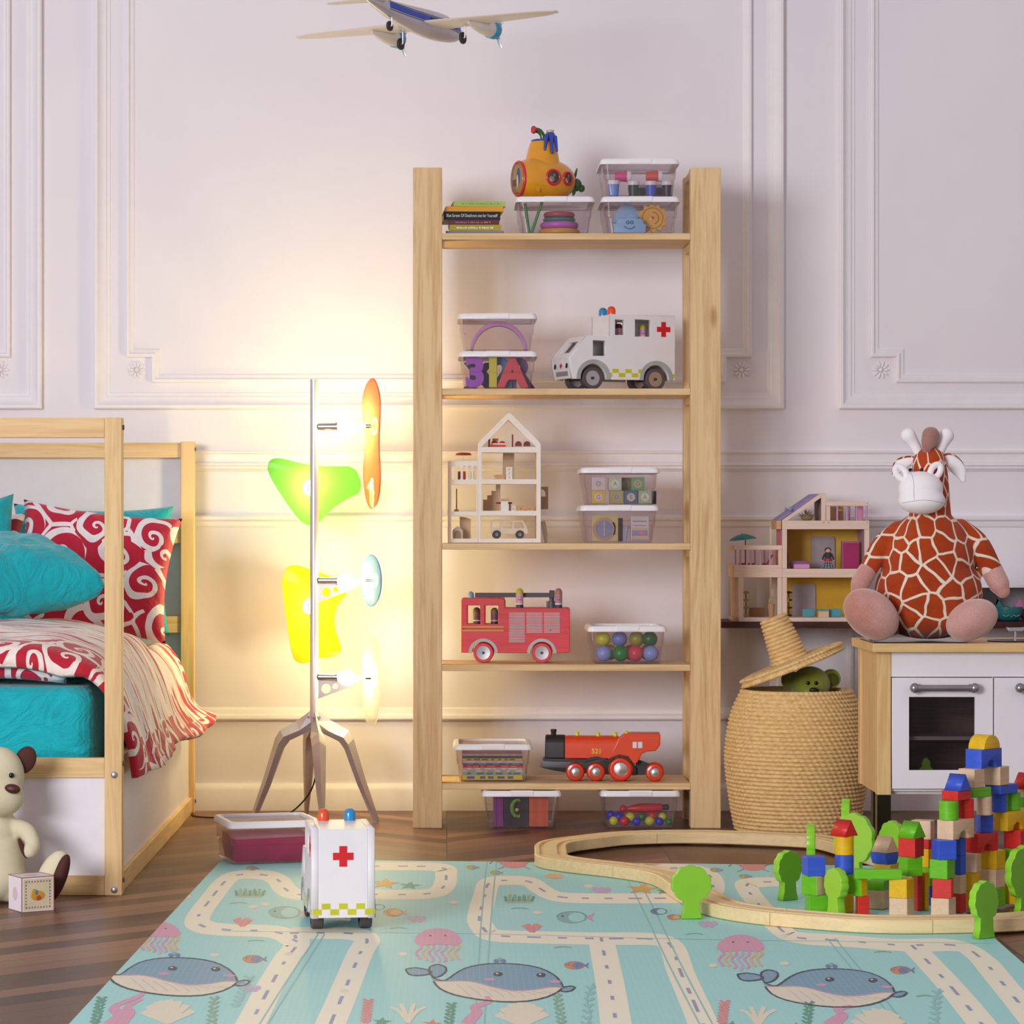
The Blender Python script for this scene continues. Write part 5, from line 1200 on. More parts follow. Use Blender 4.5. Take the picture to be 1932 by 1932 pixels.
for y0 in (0, DD-bt):
    tg = 'front' if y0 == 0 else 'rear'
    hb_(158, 1800, 1637, 1690, y0, y0+bt, 'base_beam', PALE_X); hb_(705, 1800, 1025, 1135, y0, y0+bt, 'floor_beam', PALE_X); hb_(98, 704, 978, 1133, y0, y0+bt, 'balcony_beam', PALE_X)
    hb_(705, 1800, 420, 528, y0, y0+bt, 'ceiling_beam', PALE_X)
    for (x0, x1, z0, z1) in ((157, 216, 1134, 1636), (647, 703, 1134, 1636), (706, 765, 1136, 1636), (706, 765, 529, 1024), (1738, 1800, 529, 1024), (1738, 1800, 1136, 1636), (657, 704, 788, 977), (1196, 1252, 72, 419), (1258, 1310, 236, 419)): hb_(x0, x1, z0, z1, y0, y0+bt, 'corner_post', PALE_Z)
    hb_(98, 704, 730, 787, y0, y0+bt, 'railing', PALE_X); hb_(1253, 1800, 180, 235, y0, y0+bt, 'railing', PALE_X)
    for x in (182, 312, 432, 554): 
        mb = MB(); mb.cyl((dx(x), y0+.005, dz(977)), (dx(x), y0+.005, dz(788)), 11*du, n=12); mb.obj('baluster', PINK, house, smooth=40)
    for x in (1400, 1522, 1645, 1768):
        mb = MB(); mb.cyl((dx(x), y0+.005, dz(419)), (dx(x), y0+.005, dz(236)), 12*du, n=12); mb.obj('baluster', PINK, house, smooth=40)
    mb = MB(); mb.loft([[(dx(a), y, dz(b)) for a, b in ((700, 418), (765, 418), (1195, 130), (1195, 72))] for y in (y0, y0+bt)]); mb.obj('rafter', PALE_X, house)
for (x0, z0, z1) in ((98, 978, 1133), (98, 730, 787), (98, 1637, 1690), (640, 420, 528)): hb_(x0, x0+58, z0, z1, bt+.0005, DD-bt-.0005, 'end_beam', LOAK)
hb_(98, 150, 1134, 1636, DD*.45, DD*.55, 'end_post', LOAK)
for (x0, x1, z0, z1) in ((160, 1798, 1640, 1660), (160, 1798, 1028, 1060), (706, 1798, 423, 450)): hb_(x0, x1, z0, z1, bt+.0005, DD-bt-.0005, 'floor_panel', PALE_X)
YP = flat('#d8b040', .55, var=.03); CP = flat('#dcc48a', .55, var=.03)
hb_(766, 1737, 530, 1024, DD-.006, DD-.001, 'back_wall', YP, 0); hb_(766, 1737, 1137, 1636, DD-.006, DD-.001, 'back_wall', flat('#c99a1c', .55), 0)
hb_(1740, 1796, 530, 1024, bt+.001, DD-bt-.001, 'side_wall', flat('#b890a0', .6)); hb_(706, 716, 530, 1024, bt+.001, DD-bt-.001, 'side_wall', flat('#cf7f92', .6)); hb_(1200, 1248, 130, 419, bt+.001, DD-bt-.001, 'attic_wall', flat('#a88878', .6)); hb_(1320, 1560, 240, 419, DD-.02, DD-.013, 'terrace_wall', flat('#b58d72', .6)); hb_(1660, 1760, 238, 419, .06, .068, 'terrace_panel', flat('#c88aa6', .6))
for (x0, x1, z0, z1) in ((1150, 1456, 620, 1023), (904, 1206, 1225, 1636)):
    r = 40*du; X0, X1, Z0, Z1 = dx(x0), dx(x1), dz(z1), dz(z0)
    mb = MB(); mb.ext([[(X0, Z0)]+[(X0+r+r*math.cos(R(a)), Z1-r+r*math.sin(R(a))) for a in range(180, 89, -15)]+[(X1-r+r*math.cos(R(a)), Z1-r+r*math.sin(R(a))) for a in range(90, -1, -15)]+[(X1, Z0)]], DD-.012, DD-.0065); mb.obj('door', flat('#a59a9e', .5), house)
mb = MB(); mb.loft([[(dx(a), y, dz(b)) for a, b in ((640, 416), (690, 416), (1190, 82), (1120, 82))] for y in (bt+.001, DD-bt-.001)]); mb.obj('roof_panel', flat('#8d80ae', .5), house)
mb = MB(); mb.ell((dx(812), .004, dz(275)), 28*du, 22*du, 30*du); mb.ell((dx(765), .03, dz(278)), 18*du, 18*du, 26*du); mb.obj('roof_knob', flat('#7f93bf', .35), house, smooth=180)
hb_(1810, 1870, 690, 760, .02, .05, 'side_hook', PALE_X)
for a, b in ((188, 762), (188, 998), (188, 1056), (1773, 205), (1773, 442), (1225, 442), (1285, 442)): mb = MB(); mb.cyl((dx(a), -.0006, dz(b)), (dx(a), .0005, dz(b)), 11*du, n=10); mb.obj('screw_head', flat('#d0ccd0', .3, .5), house)
hi = Vector(house.location)
def dthing(name, label, cat, zx_, zfloor, y, group='dollhouse furniture'): return thing(name, label, cat, hi+Vector((dx(zx_), y, dz(zfloor)+.0003)), 0, group)
# furniture
t = dthing('peg_doll', 'doll in a black checked dress with a red belt, in the dollhouse', 'doll', 1300, 1027, .035, 'wooden peg people'); v = du
mb = MB(); mb.lathe([(82*v, 0), (60*v, 60*v), (40*v, 115*v), (36*v, 150*v), (46*v, 190*v), (26*v, 212*v), (12*v, 222*v)], 20); mb.obj('dress', flat('#33343c', .7), t, smooth=60)
mb = MB(); mb.lathe([(53*v, 100*v), (54*v, 112*v), (50*v, 126*v)], 20); mb.obj('belt', flat('#c01f2a', .5), t, smooth=60)
mb = MB()
for a in range(0, 360, 30): mb.tube([(84*v*math.cos(R(a)), 84*v*math.sin(R(a)), 2*v), (62*v*math.cos(R(a)), 62*v*math.sin(R(a)), 60*v), (44*v*math.cos(R(a)), 44*v*math.sin(R(a)), 112*v)], 3*v, 5)
for k, (r, z) in enumerate(((77*v, 22*v), (66*v, 50*v), (53*v, 84*v))): mb.torus((0, 0, z), r, 2.6*v, 'z', 24, 5)
mb.obj('check_pattern', flat('#b9bcc4', .7), t)
mb = MB(); mb.ell((0, 0, 222*v), 36*v, 33*v, 38*v); mb.obj('head', flat('#d9a184', .6), t, smooth=180)
mb = MB(); mb.ell((0, 10*v, 232*v), 42*v, 34*v, 36*v); mb.obj('hair', flat('#211a1a', .7), t, smooth=180)
for s in (-1, 1): mb = MB(0); mb.tube([(s*40*v, 0, 180*v), (s*62*v, -6*v, 140*v), (s*72*v, -12*v, 112*v)], [16*v, 13*v, 9*v], 8); mb.mi = 1; mb.ell((s*78*v, -14*v, 104*v), 11*v, 11*v, 11*v, n=10, m=6); mb.obj('arm', [flat('#33343c', .7), flat('#d9a184', .6)], t, smooth=60)
t = dthing('toy_sofa', 'pink dollhouse sofa on the upper floor', 'dollhouse sofa', 965, 1027, .04); MB().box(-100*v, 100*v, -.014, .012, 0, 60*v).obj('seat', flat('#cf93bf', .6), t, bevel=.0025); MB().box(-130*v, 95*v, .0125, .020, 0, 98*v).obj('back', flat('#8d5a86', .6), t, bevel=.002); MB().box(-195*v, 175*v, .021, .027, 50*v, 60*v).obj('side_table', flat('#8d5a76', .6), t)
t = dthing('toy_lamp', 'tiny dark red table lamp by the dollhouse sofa', 'dollhouse lamp', 790, 1027, .03); mb = MB(); mb.cyl((0, 0, 0), (0, 0, 150*v), 5*v, n=8); mb.obj('pole', flat('#6a3038', .5), t); mb = MB(); mb.lathe([(26*v, 140*v), (14*v, 200*v)], 14); mb.obj('lamp_shade', flat('#8a4048', .5), t, smooth=40)
t = dthing('toy_wardrobe', 'magenta dollhouse wardrobe on the upper floor', 'dollhouse wardrobe', 1595, 1027, .05); MB().box(-108*v, 108*v, 0, .03, 0, 345*v).obj('wardrobe_body', flat('#a8607a', .5), t, bevel=.0008); MB().box(-98*v, 98*v, -.002, -.0001, 6*v, 322*v).obj('door', flat('#a82460', .45), t, bevel=.0006)
for zx_, lab in ((1058, 'teal dollhouse armchair on the lower floor'), (1400, 'teal dollhouse armchair half hidden by the giraffe')):
    t = dthing('toy_armchair', lab, 'dollhouse chair', zx_, 1639, .045); MB().box(-74*v, 74*v, 0, .012, 0, 104*v).obj('chair_back', flat('#4f9aa6', .55), t, bevel=.0015); MB().box(-60*v, 60*v, .0123, .03, 0, 45*v).obj('seat', flat('#5aa6b2', .55), t, bevel=.0015)
t = dthing('toy_table', 'small dollhouse table with a teal top between the armchairs', 'dollhouse table', 1238, 1639, .035); MB().box(-66*v, 66*v, -.010, .010, 0, 78*v).obj('table_block', flat('#d8b896', .6), t); MB().box(-80*v, 70*v, -.012, .012, 78*v, 100*v).obj('table_top', flat('#4a98a4', .5), t, bevel=.0006)
for zx_, y, col, lab in ((270, .05, '#8f9a4a', 'light green layered toy plant on the dollhouse porch'), (816, .06, '#1f4a3c', 'dark green layered toy plant inside the dollhouse')):
    t = dthing('toy_plant', lab, 'dollhouse plant', zx_, 1639, y); mb = MB(); mb.cyl((0, 0, 0), (0, 0, 330*v), 8*v, n=8); mb.obj('stem', flat('#7a5a3a', .7), t)
    for k in range(4): mb = MB(); mb.lathe([(8*v, (6+k*96)*v), (44*v, (14+k*96)*v), (46*v, (30+k*96)*v), (8*v, (36+k*96)*v)], 16); mb.obj('leaf_disc', flat(col, .6), t, smooth=40)
t = dthing('toy_lamp', 'tiny yellow cone lamp beside the dark toy plant', 'dollhouse lamp', 790, 1639, .03); mb = MB(); mb.cyl((0, 0, 0), (0, 0, 240*v), 5*v, n=8); mb.obj('pole', flat('#c8a060', .5), t); mb = MB(); mb.lathe([(20*v, 190*v), (10*v, 250*v)], 14); mb.obj('lamp_shade', flat('#d8b86a', .5), t, smooth=40)
t = dthing('toy_pot_plant', 'toy plant in a tall wooden pot on the dollhouse porch', 'dollhouse plant', 590, 1639, .05); mb = MB(); mb.lathe([(32*v, 0), (46*v, 168*v)], 18); mb.obj('pot', flat('#c99a76', .6), t, smooth=40); mb = MB(); mb.ell((20*v, 0, 300*v), 28*v, 8*v, 55*v); mb.cyl((0, 0, 168*v), (20*v, 0, 250*v), 6*v, n=8); mb.ell((-20*v, 0, 200*v), 12*v, 6*v, 36*v); mb.obj('leaf', flat('#b9b08e', .6), t, smooth=180)
t = dthing('toy_chest', 'brown toy bench standing on the dollhouse porch', 'dollhouse bench', 430, 1639, .09); MB().box(-100*v, 100*v, 0, .012, 0, 112*v).obj('bench_body', flat('#9a6a48', .6), t)
t = dthing('toy_stool', 'yellow toy stool on the dollhouse roof terrace', 'dollhouse stool', 1462, 425, .06); MB().box(-50*v, 40*v, -.008, .008, 125*v, 152*v).obj('stool_seat', flat('#b98a1c', .5), t); MB().box(-20*v, 24*v, -.005, .005, 0, 125*v).obj('stool_post', flat('#7a5230', .6), t)
t = dthing('toy_bush', 'spiky dried toy bush under the purple dollhouse roof', 'dollhouse plant', 1020, 425, .03); mb = MB(); random.seed(4); mb.ell((10*v, 0, 42*v), 75*v, 40*v, 42*v)
for k in range(46):
    a, b = random.uniform(0, 6.28), random.uniform(.1, 1.4); d = Vector((math.cos(a)*math.cos(b), .5*math.sin(a)*math.cos(b), math.sin(b))); c = Vector((10*v, 0, 40*v)); mb.tube([c+d*40*v, c+d*random.uniform(85, 125)*v], [7*v, 1.5*v], 5)
mb.obj('foliage', flat('#8a7450', .8), t)
t = dthing('toy_parasol', 'teal paper parasol above the dollhouse balcony', 'dollhouse parasol', 264, 980, .05); mb = MB(); mb.cyl((0, 0, 0), (0, 0, 395*v), 7*v, n=8); mb.obj('pole', flat('#8a5040', .5), t)
mb = MB(); mb.lathe([(180*v, 318*v), (140*v, 352*v), (80*v, 378*v), (10*v, 392*v), (4*v, 402*v)], 8, Matrix.Rotation(R(-6), 4, 'Y')); mb.obj('canopy', flat('#177a78', .5), t)
for zx_, lab in ((240, 'low red toy seat at the foot of the teal parasol pole'), (352, 'middle low red toy seat on the dollhouse balcony'), (515, 'red toy deck chair with raised back on the balcony')):
    t = dthing('toy_deck_chair', lab, 'dollhouse chair', zx_, 980, .085 if zx_ != 515 else .05); MB().box(-38*v, 40*v, -.01, .01, 0, 22*v).obj('seat', flat('#a83a30', .55), t, bevel=.0008)
    if zx_ == 515: mb = MB(); mb.loft([[(a*v, y, b*v) for a, b in ((20, 23), (40, 23), (100, 130), (84, 130))] for y in (-.009, .009)]); mb.obj('back', flat('#8a3a34', .55), t)
# cubby, cat bowl, ball
cb = thing('white_cubby', 'open white cubby box on the dark wall board holding a cat bowl', 'shelf box', (ex(1846, 8.82), 8.822, ez+.0004)); wq = .34; hq = (1173.5-1104)*8.82/F
for (x0, x1, z0, z1) in ((0, wq, hq-.009, hq), (0, .009, 0, hq-.0092), (wq-.009, wq, 0, hq-.0092)): MB().box(x0, x1, 0, .20, z0, z1).obj('cubby_board', WHITE_PL, cb, bevel=.0008)
MB().box(.0092, wq-.0092, .19, .199, 0, hq-.0094).obj('back_board', flat('#c2bec4', .6), cb)  # grey colour paints the shade inside the white cubby
t = thing('cat_bowl', 'teal cat face bowl with pink ears in the white cubby', 'bowl', (ex(1902, 8.87), 8.87, ez+.0005)); t.location.x = ex(1903, 8.87)
mb = MB(); mb.lathe([(.024, 0), (.036, .010), (.042, .026), (.042, .044), (.038, .044), (.037, .026), (.020, .012), (.001, .011)], 36); mb.obj('bowl', flat('#2b7f80', .35), t, smooth=50)
for s in (-1, 1): mb = MB(); mb.ext([[(s*.030-.013, .043), (s*.030+.013, .043), (s*.034, .069), (s*.030, .070)]], -.010, -.003, .001); mb.obj('ear', flat('#d787b4' if s == 1 else '#2b7f80', .4), t)
mb = MB()
for s in (-1, 1): mb.tube([(s*.016+.010*math.cos(R(a)), -.0405-.0005, .024+.008*math.sin(R(a))) for a in range(200, 341, 20)], .0015, 6)
mb.tube([(-.004, -.0425, .018), (0, -.0428, .014), (.004, -.0425, .018)], .001, 5); mb.obj('cat_face', flat('#9cc0c0', .4), t, smooth=60)
o = ball('toy_ball', 1958, 1158, .020, '#c0404c', 'red ball in the white cubby beside the cat bowl', 'ball', 'cubby things', 8.88); o.location.x = ex(1937, 8.88); o.location.z = ez+.0208
o['group'] = 'balls on the wall board'

# ---------------------------------------------------------------- play kitchen
qY = 7.78
def kxx(px, Y=qY): return (px-CX)*Y/F
def kzz(py, Y=qY): return H-(py-CY)*Y/F
kit = thing('play_kitchen', 'white toy kitchen with oak worktop and a glazed oven door', 'play kitchen', (kxx(1655), qY, 0)); kx0 = kxx(1655)
KW = .72; KD = .36; zt = kzz(1230); zb_ = kzz(1488)
cw = MB().box(kxx(1647, 7.75)-kx0, KW+.02, -.03, KD+.02, zt+.0003, kzz(1214, 7.75)).obj('worktop', OAK_X, kit, bevel=.0015)
lw_ = kxx(1681)-kxx(1655)
for x in (0, KW-lw_):
    for y in (0, KD-lw_):
        MB().box(x, x+lw_, y, y+lw_, kzz(1500)+.0004, zt).obj('corner_post', OAK_Z, kit, bevel=.001); xl = x if y == 0 else x+(.036 if x == 0 else -.036); MB().box(xl, xl+lw_, y, y+lw_, 0, kzz(1500)).obj('leg', flat('#15140e', .25), kit, bevel=.001)
WK = flat('#ece8ee', .4, var=.01)
MB().box(.006, .016, lw_+.0005, KD-lw_-.0005, kzz(1500), zt-.0005).obj('side_panel', OAK_Z, kit)
MB().box(lw_+.0004, KW-lw_-.0004, .004, .014, kzz(1277), zt-.0005).obj('top_panel', WK, kit)
MB().box(lw_+.0004, KW-lw_-.0004, .030, .040, kzz(1500), kzz(1488)).obj('plinth_rail', flat('#d8d3d8', .5), kit)
MB().box(lw_+.0004, KW-lw_-.0004, KD-.02, KD-.012, kzz(1500), zt-.0005).obj('back_panel', WK, kit)
MB().box(lw_+.0004, KW-lw_-.0004, .016, KD-.0205, kzz(1488)-.008, kzz(1488)).obj('bottom_panel', WK, kit)
zi0, zi1 = kzz(1488)+.0004, kzz(1277)
DKW = wood('dark_oven_wood', '#b09a8c', '#7c695e', 'x', 1.4, .5, False)
xa, xb = kxx(1683)-kx0, kxx(1874)-kx0
MB().box(xb-.002, xb+.004, .016, KD-.03, zi0, zi1).obj('partition', WK, kit)
MB().box(lw_+.002, xb-.003, .22, .228, zi0, zi1).obj('oven_back', DKW, kit); MB().box(lw_+.002, lw_+.006, .016, .2195, zi0, zi1).obj('oven_lining', DKW, kit); MB().box(lw_+.0065, xb-.003, .016, .2195, zi1-.004, zi1).obj('oven_lining', DKW, kit)
MB().box(lw_+.0065, xb-.003, .030, .2195, kzz(1398), kzz(1391)).obj('oven_shelf', flat('#e4e0e2', .4), kit); MB().box(lw_+.0065, xb-.003, .016, .2195, zi0, zi0+.012).obj('oven_floor', DKW, kit)
dr = [kxx(1715)-kx0, kxx(1839)-kx0, kzz(1453), kzz(1315)]
mb = MB(); mb.ext([rect(xa, xb-.001, kzz(1488), kzz(1279)), rect(*dr)], -.002, .014, .001); od = mb.obj('oven_door', WK, kit)
MB().box(dr[0]-.003, dr[1]+.003, .0055, .0075, dr[2]-.003, dr[3]+.003).obj('oven_pane', clear_mat('smoked_oven_glass', '#cfcacc', '#8a8486', .05, .03, .3), od)
x2 = kxx(1876)-kx0; mb = MB(); mb.ext([rect(x2, KW-lw_-.001, kzz(1488), kzz(1279))], -.002, .014, .001); cd_ = mb.obj('cupboard_door', WK, kit)
def handle(p, x0, x1, z):
    mb = MB(); mb.cyl((x0, -.026, z), (x1, -.026, z), .0085)
    for x, s in ((x0, 1), (x1, -1)): mb.ell((x, -.026, z), .0135, .0125, .0135); mb.cyl((x, -.026, z), (x, -.001, z), .006); mb.cyl((x+s*.008, -.026, z), (x+s*.016, -.026, z), .0105)
    mb.obj('handle', flat('#a09ca2', .25, .7), p, smooth=50)
handle(od, kxx(1723)-kx0, kxx(1836)-kx0, kzz(1297)); handle(cd_, kxx(1921)-kx0, KW-lw_-.05, kzz(1297))
ct = kzz(1214, 7.75)
MB().box(kxx(1640, 7.85)-kx0, kxx(1815, 7.85)-kx0, -.012, .25, ct+.0002, ct+.003).obj('hob', flat('#131214', .15, spec=.6), kit, bevel=.001)
mb = MB(); mb.lathe([(.083, 0), (.085, .003), (.080, .004), (.001, .0015)], 40, Matrix.Translation((kxx(1925, 7.85)-kx0, .10, ct+.0002)) @ Matrix.Diagonal((1, .75, 1, 1))); mb.obj('sink_bowl', flat('#3e3c42', .15, .9), kit, smooth=60)
tx = kxx(1912, 7.85)-kx0; mb = MB(); mb.cyl((tx, .05, ct+.003), (tx, .05, ct+.030), .0042); mb.box(tx-.021, tx+.021, .040, .060, ct+.030, ct+.040); mb.cyl((tx-.024, .05, ct+.035), (tx-.019, .05, ct+.035), .006); mb.cyl((tx+.019, .05, ct+.035), (tx+.024, .05, ct+.035), .006); mb.obj('tap', flat('#c8c8cc', .12, 1.0), kit, smooth=40, bevel=.0008)
KX, KY = kx0, qY
def tree_outline(w, h, trunk_w, trunk_h, n=11, squash=1.0, conif=False):
    """scalloped crown above a slightly flared trunk"""
    pts = []; ch = h-trunk_h; cz = trunk_h+ch*.48
    if conif:
        pr = [(.5, 0), (.5, .22), (.36, .30), (.42, .42), (.34, .56), (.22, .66), (.24, .76), (.17, .90), (.06, 1.0)]
        sm = smoothline([(a*w, b*h, 0) for a, b in pr], 4); R_ = [(p.x, p.y) for p in sm]; return R_+[(-x, y) for x, y in R_[::-1]]
    a0 = math.asin(min(.95, trunk_w*.45/(w/2)))
    for i in range(n*8+1):
        a = -math.pi/2+a0+(2*math.pi-2*a0)*i/(n*8); sc = 1-.065+.065*abs(math.sin((i/8)*math.pi))
        pts.append((w/2*math.cos(a)*sc, cz+ch*.52*math.sin(a)*sc))
    tw = trunk_w/2
    return [(-tw*1.15, 0), (tw*1.15, 0), (tw*.9, trunk_h*.55)]+[p for p in pts if p[1] > trunk_h*.8 or True]+[(-tw*.9, trunk_h*.55)]
def toy_tree(label, loc, w, h, rz, col='#86c22e', th=.022, trunk=(.042, .038), n=9, edge='#8ed030', conif=False):
    tw_, thh = trunk; mb = MB(); mb.ext([tree_outline(w, h, tw_, thh, n, conif=conif)], -th/2, th/2, .0016)
    for f in mb.bm.faces: f.material_index = 0 if abs(f.normal.y) > .9 else 1
    o = mb.obj('toy_tree', [flat(col, .35, var=.03), flat(edge, .3, var=.03)], None, loc, R(rz)); o['group'] = 'wooden toy trees'
    return tag(o, label, 'toy tree', 'wooden toy trees')
toy_tree('dark green conifer toy tree inside the oven', (KX+kxx(1754)-kx0, qY+.06, zi0+.0125), .050, .066, 0, '#a8f04a', .014, edge='#98e040', conif=True)

# ---------------------------------------------------------------- plush giraffe on the worktop
jY = 7.90; js = jY/F
gir = thing('plush_giraffe', 'plump plush giraffe with white muzzle sitting on the toy kitchen', 'soft toy', ((1752-CX)*js, jY, ct+.0035))
def j(zx_, zy_, y=0.0): return Vector(((1570+zx_/4.4917-1752)*js, y, (1212-(800+zy_/4.4917))*js))
def jr(v): return v/4.4917*js
def gir_mat():
    t = NT('giraffe_patch_plush'); co = t.coord()
    sx = t.add('ShaderNodeSeparateXYZ'); t.link(co, sx.inputs[0])
    an = t.math('MULTIPLY', t.math('ARCTAN2', sx.outputs[0], t.math('SUBTRACT', .06, sx.outputs[1])), .155)
    cb = t.add('ShaderNodeCombineXYZ'); t.link(an, cb.inputs[0]); t.link(sx.outputs[2], cb.inputs[1]); v = t.mapping(cb.outputs[0], (23.0, 19.5, 1), (.37, .21, 0))
    nz = t.add('ShaderNodeTexNoise'); t.link(v, nz.inputs['Vector']); nz.inputs['Scale'].default_value = .9; nz.inputs['Detail'].default_value = 1
    sc = t.add('ShaderNodeVectorMath', operation='SCALE'); t.link(nz.outputs['Color'], sc.inputs[0]); sc.inputs['Scale'].default_value = .45
    ad = t.add('ShaderNodeVectorMath', operation='ADD'); t.link(v, ad.inputs[0]); t.link(sc.outputs[0], ad.inputs[1])
    vo = t.add('ShaderNodeTexVoronoi', voronoi_dimensions='2D', feature='DISTANCE_TO_EDGE'); vo.inputs['Scale'].default_value = 1.0; vo.inputs['Randomness'].default_value = .8; t.link(ad.outputs[0], vo.inputs['Vector'])
    f = t.ramp(vo.outputs['Distance'], [(.055, (0, 0, 0, 1)), (.080, (1, 1, 1, 1))])
    pile = t.noise(co, 330.0, 3, .7); patch = t.ramp(t.math('ADD', t.math('MULTIPLY', t.noise(co, 7.0, 3), .6), t.math('MULTIPLY', pile, .4)), [(.3, '#8f2f12'), (.7, '#c24e1e')])
    t.base(t.mix(f, '#eaddc8', patch)); t.set(.85, 0, .15, 0, .15); t.bump(pile, .45, .002); return t.m
def fuzz(name, a, b, sheen=.6):
    t = NT(name); co = t.coord(); t.base(t.ramp(t.math('ADD', t.math('MULTIPLY', t.noise(co, 5.0, 3), .75), t.math('MULTIPLY', t.noise(co, 300.0, 3), .25)), [(.32, a), (.66, b)])); t.set(.9, 0, .1, 0, sheen); t.bump(t.noise(co, 380.0, 3), .3, .0015); return t.m
GIRM = gir_mat(); PAW = fuzz('pinkish_suede_plush', '#a8604c', '#d6aaa2', .7); WPL = fuzz('white_plush', '#f4f0f4', '#fbf8fa', .1); TUFT = fuzz('brown_tuft_plush', '#8d6358', '#b5877c')
sc = Vector((0, 0, 0))
bodyp = [('e', j(818, 1622, .0), (jr(432), jr(400), jr(222))), ('e', j(815, 1450), (jr(455), jr(430), jr(390))), ('e', j(812, 1180), (jr(392), jr(360), jr(380))), ('e', j(825, 1000), (jr(325), jr(275), jr(240))), ('e', j(828, 905), (jr(262), jr(200), jr(120))),
    ('l', [j(820, 960), j(830, 780, -.004), j(838, 560, -.004), j(820, 380, -.006), j(815, 330, -.008)], [jr(215), jr(178), jr(152), jr(146), jr(120)]), ('e', j(822, 345, -.006), (jr(142), jr(140), jr(128))),
    ('l', [j(560, 925, -.0), j(420, 1050, -.01), j(285, 1265, -.03)], [jr(85), jr(92), jr(78)]), ('l', [j(1090, 905, .0), j(1230, 1040, -.01), j(1345, 1270, -.025)], [jr(85), jr(98), jr(92)])]
plush_obj('giraffe_body', plush(bodyp, .0055, 5), GIRM, gir)
def limb(name, parts, mat, voxel=.0042): return plush_obj(name, plush(parts, voxel, 6), mat, gir)
limb('hand_paw', [('l', [j(285, 1262, -.03), j(225, 1360, -.042), j(200, 1460, -.050)], [jr(80), jr(84), jr(62)])], PAW)
limb('hand_paw', [('l', [j(1345, 1270, -.025), j(1400, 1385, -.033), j(1425, 1435, -.036)], [jr(93), jr(88), jr(62)])], PAW)
limb('foot', [('e', j(273, 1622, -.125), (jr(255), jr(170), jr(192)), Matrix.Rotation(R(38), 3, 'Y')), ('l', [j(500, 1690, -.02), j(330, 1660, -.10)], [jr(120), jr(130)])], PAW)
limb('foot', [('e', j(1113, 1668, -.125), (jr(228), jr(165), jr(164)), Matrix.Rotation(R(-26), 3, 'Y')), ('l', [j(1000, 1690, -.03), j(1090, 1700, -.10)], [jr(110), jr(125)])], PAW)
limb('muzzle', [('e', j(712, 575, -.075), (jr(188), jr(170), jr(150))), ('e', j(716, 672, -.085), (jr(198), jr(175), jr(116))), ('e', j(708, 500, -.062), (jr(172), jr(155), jr(76)))], WPL)
from mathutils.bvhtree import BVHTree
mzm = [o for o in gir.children if o.name.startswith('muzzle')] if False else [o for o in COL.objects if o.parent is gir and o.name.startswith('muzzle')]
bv_ = BVHTree.FromPolygons([v.co for v in mzm[0].data.vertices], [tuple(p.vertices) for p in mzm[0].data.polygons])
def onto(p):
    h_ = bv_.ray_cast(Vector((p.x, -.4, p.z)), Vector((0, 1, 0)))[0]
    return h_ if h_ is not None else p
mb = MB(); mb.tube([onto(j(632-8*abs(t_-.5), 440+t_*228)) for t_ in [k/14 for k in range(15)]], .0007, 6)
mb.tube([onto(j(540+340*t_, 694-24*math.sin(math.pi*t_))) for t_ in [k/20 for k in range(21)]], .0007, 6); mb.obj('muzzle_seam', flat('#a7a1aa', .8), gir)
for cx_, cy_, rot in ((835, 425, 32), (545, 440, -32)):
    T = Matrix.Translation(j(cx_, cy_, -.078)) @ Matrix.Rotation(R(rot), 4, 'Y'); mb = MB(); mb.tube([(jr(38)*math.cos(a), jr(14)*math.sin(a), jr(62)*math.sin(a)) for a in [2*math.pi*k/20 for k in range(20)]], jr(27), 12, True, T); mb.obj('nostril_loop', WPL, gir, smooth=180)
for x in (735, 640): mb = MB(); mb.ell(j(x, 412, -.046), jr(16), jr(12), jr(16)); mb.obj('eye', flat('#15171a', .15), gir, smooth=180)
limb('horn', [('l', [j(735, 270, -.004), j(690, 185), j(645, 120, -.002)], [jr(42), jr(52), jr(66)])], WPL, .003); limb('horn', [('l', [j(905, 270, .0), j(935, 190), j(968, 120)], [jr(42), jr(50), jr(66)])], WPL, .003)
limb('mane_tuft', [('l', [j(780, 255, -.03), j(795, 190, -.034), j(822, 120, -.026)], [jr(30), jr(62), jr(76)]), ('l', [j(850, 230, -.012), j(845, 140, -.016)], [jr(30), jr(46)])], TUFT, .003)
mb = MB(0); 
for (pts, rr, rot) in (([(930, 312), (1000, 335), (1075, 415), (1115, 515)], [20, 72, 78, 18], 1), ([(700, 318), (640, 345), (570, 385), (525, 470)], [20, 55, 62, 18], -1)):
    for k, (dy, off) in enumerate(((-.004, 0), (.006, -16))):
        c = smoothline([j(a, b+off, dy+(.0 if rot > 0 else .01)) for a, b in pts], 6); ra = smoothline([(r, 0, 0) for r in rr], 6); rings = []
        for i, p in enumerate(c):
            tg_ = (c[min(i+1, len(c)-1)]-c[max(i-1, 0)]).normalized(); nrm = Vector((tg_.z, 0, -tg_.x)); w_ = jr(ra[i].x)
            rings.append([p+nrm*w_*math.cos(a)*.75+Vector((0, 1, 0))*math.sin(a)*.0055 for a in [2*math.pi*q/14 for q in range(14)]])
        m2 = MB(); m2.loft(rings); m2.obj('ear' if k else 'inner_ear', GIRM if k else WPL, gir, smooth=180)
mb.bm.free()

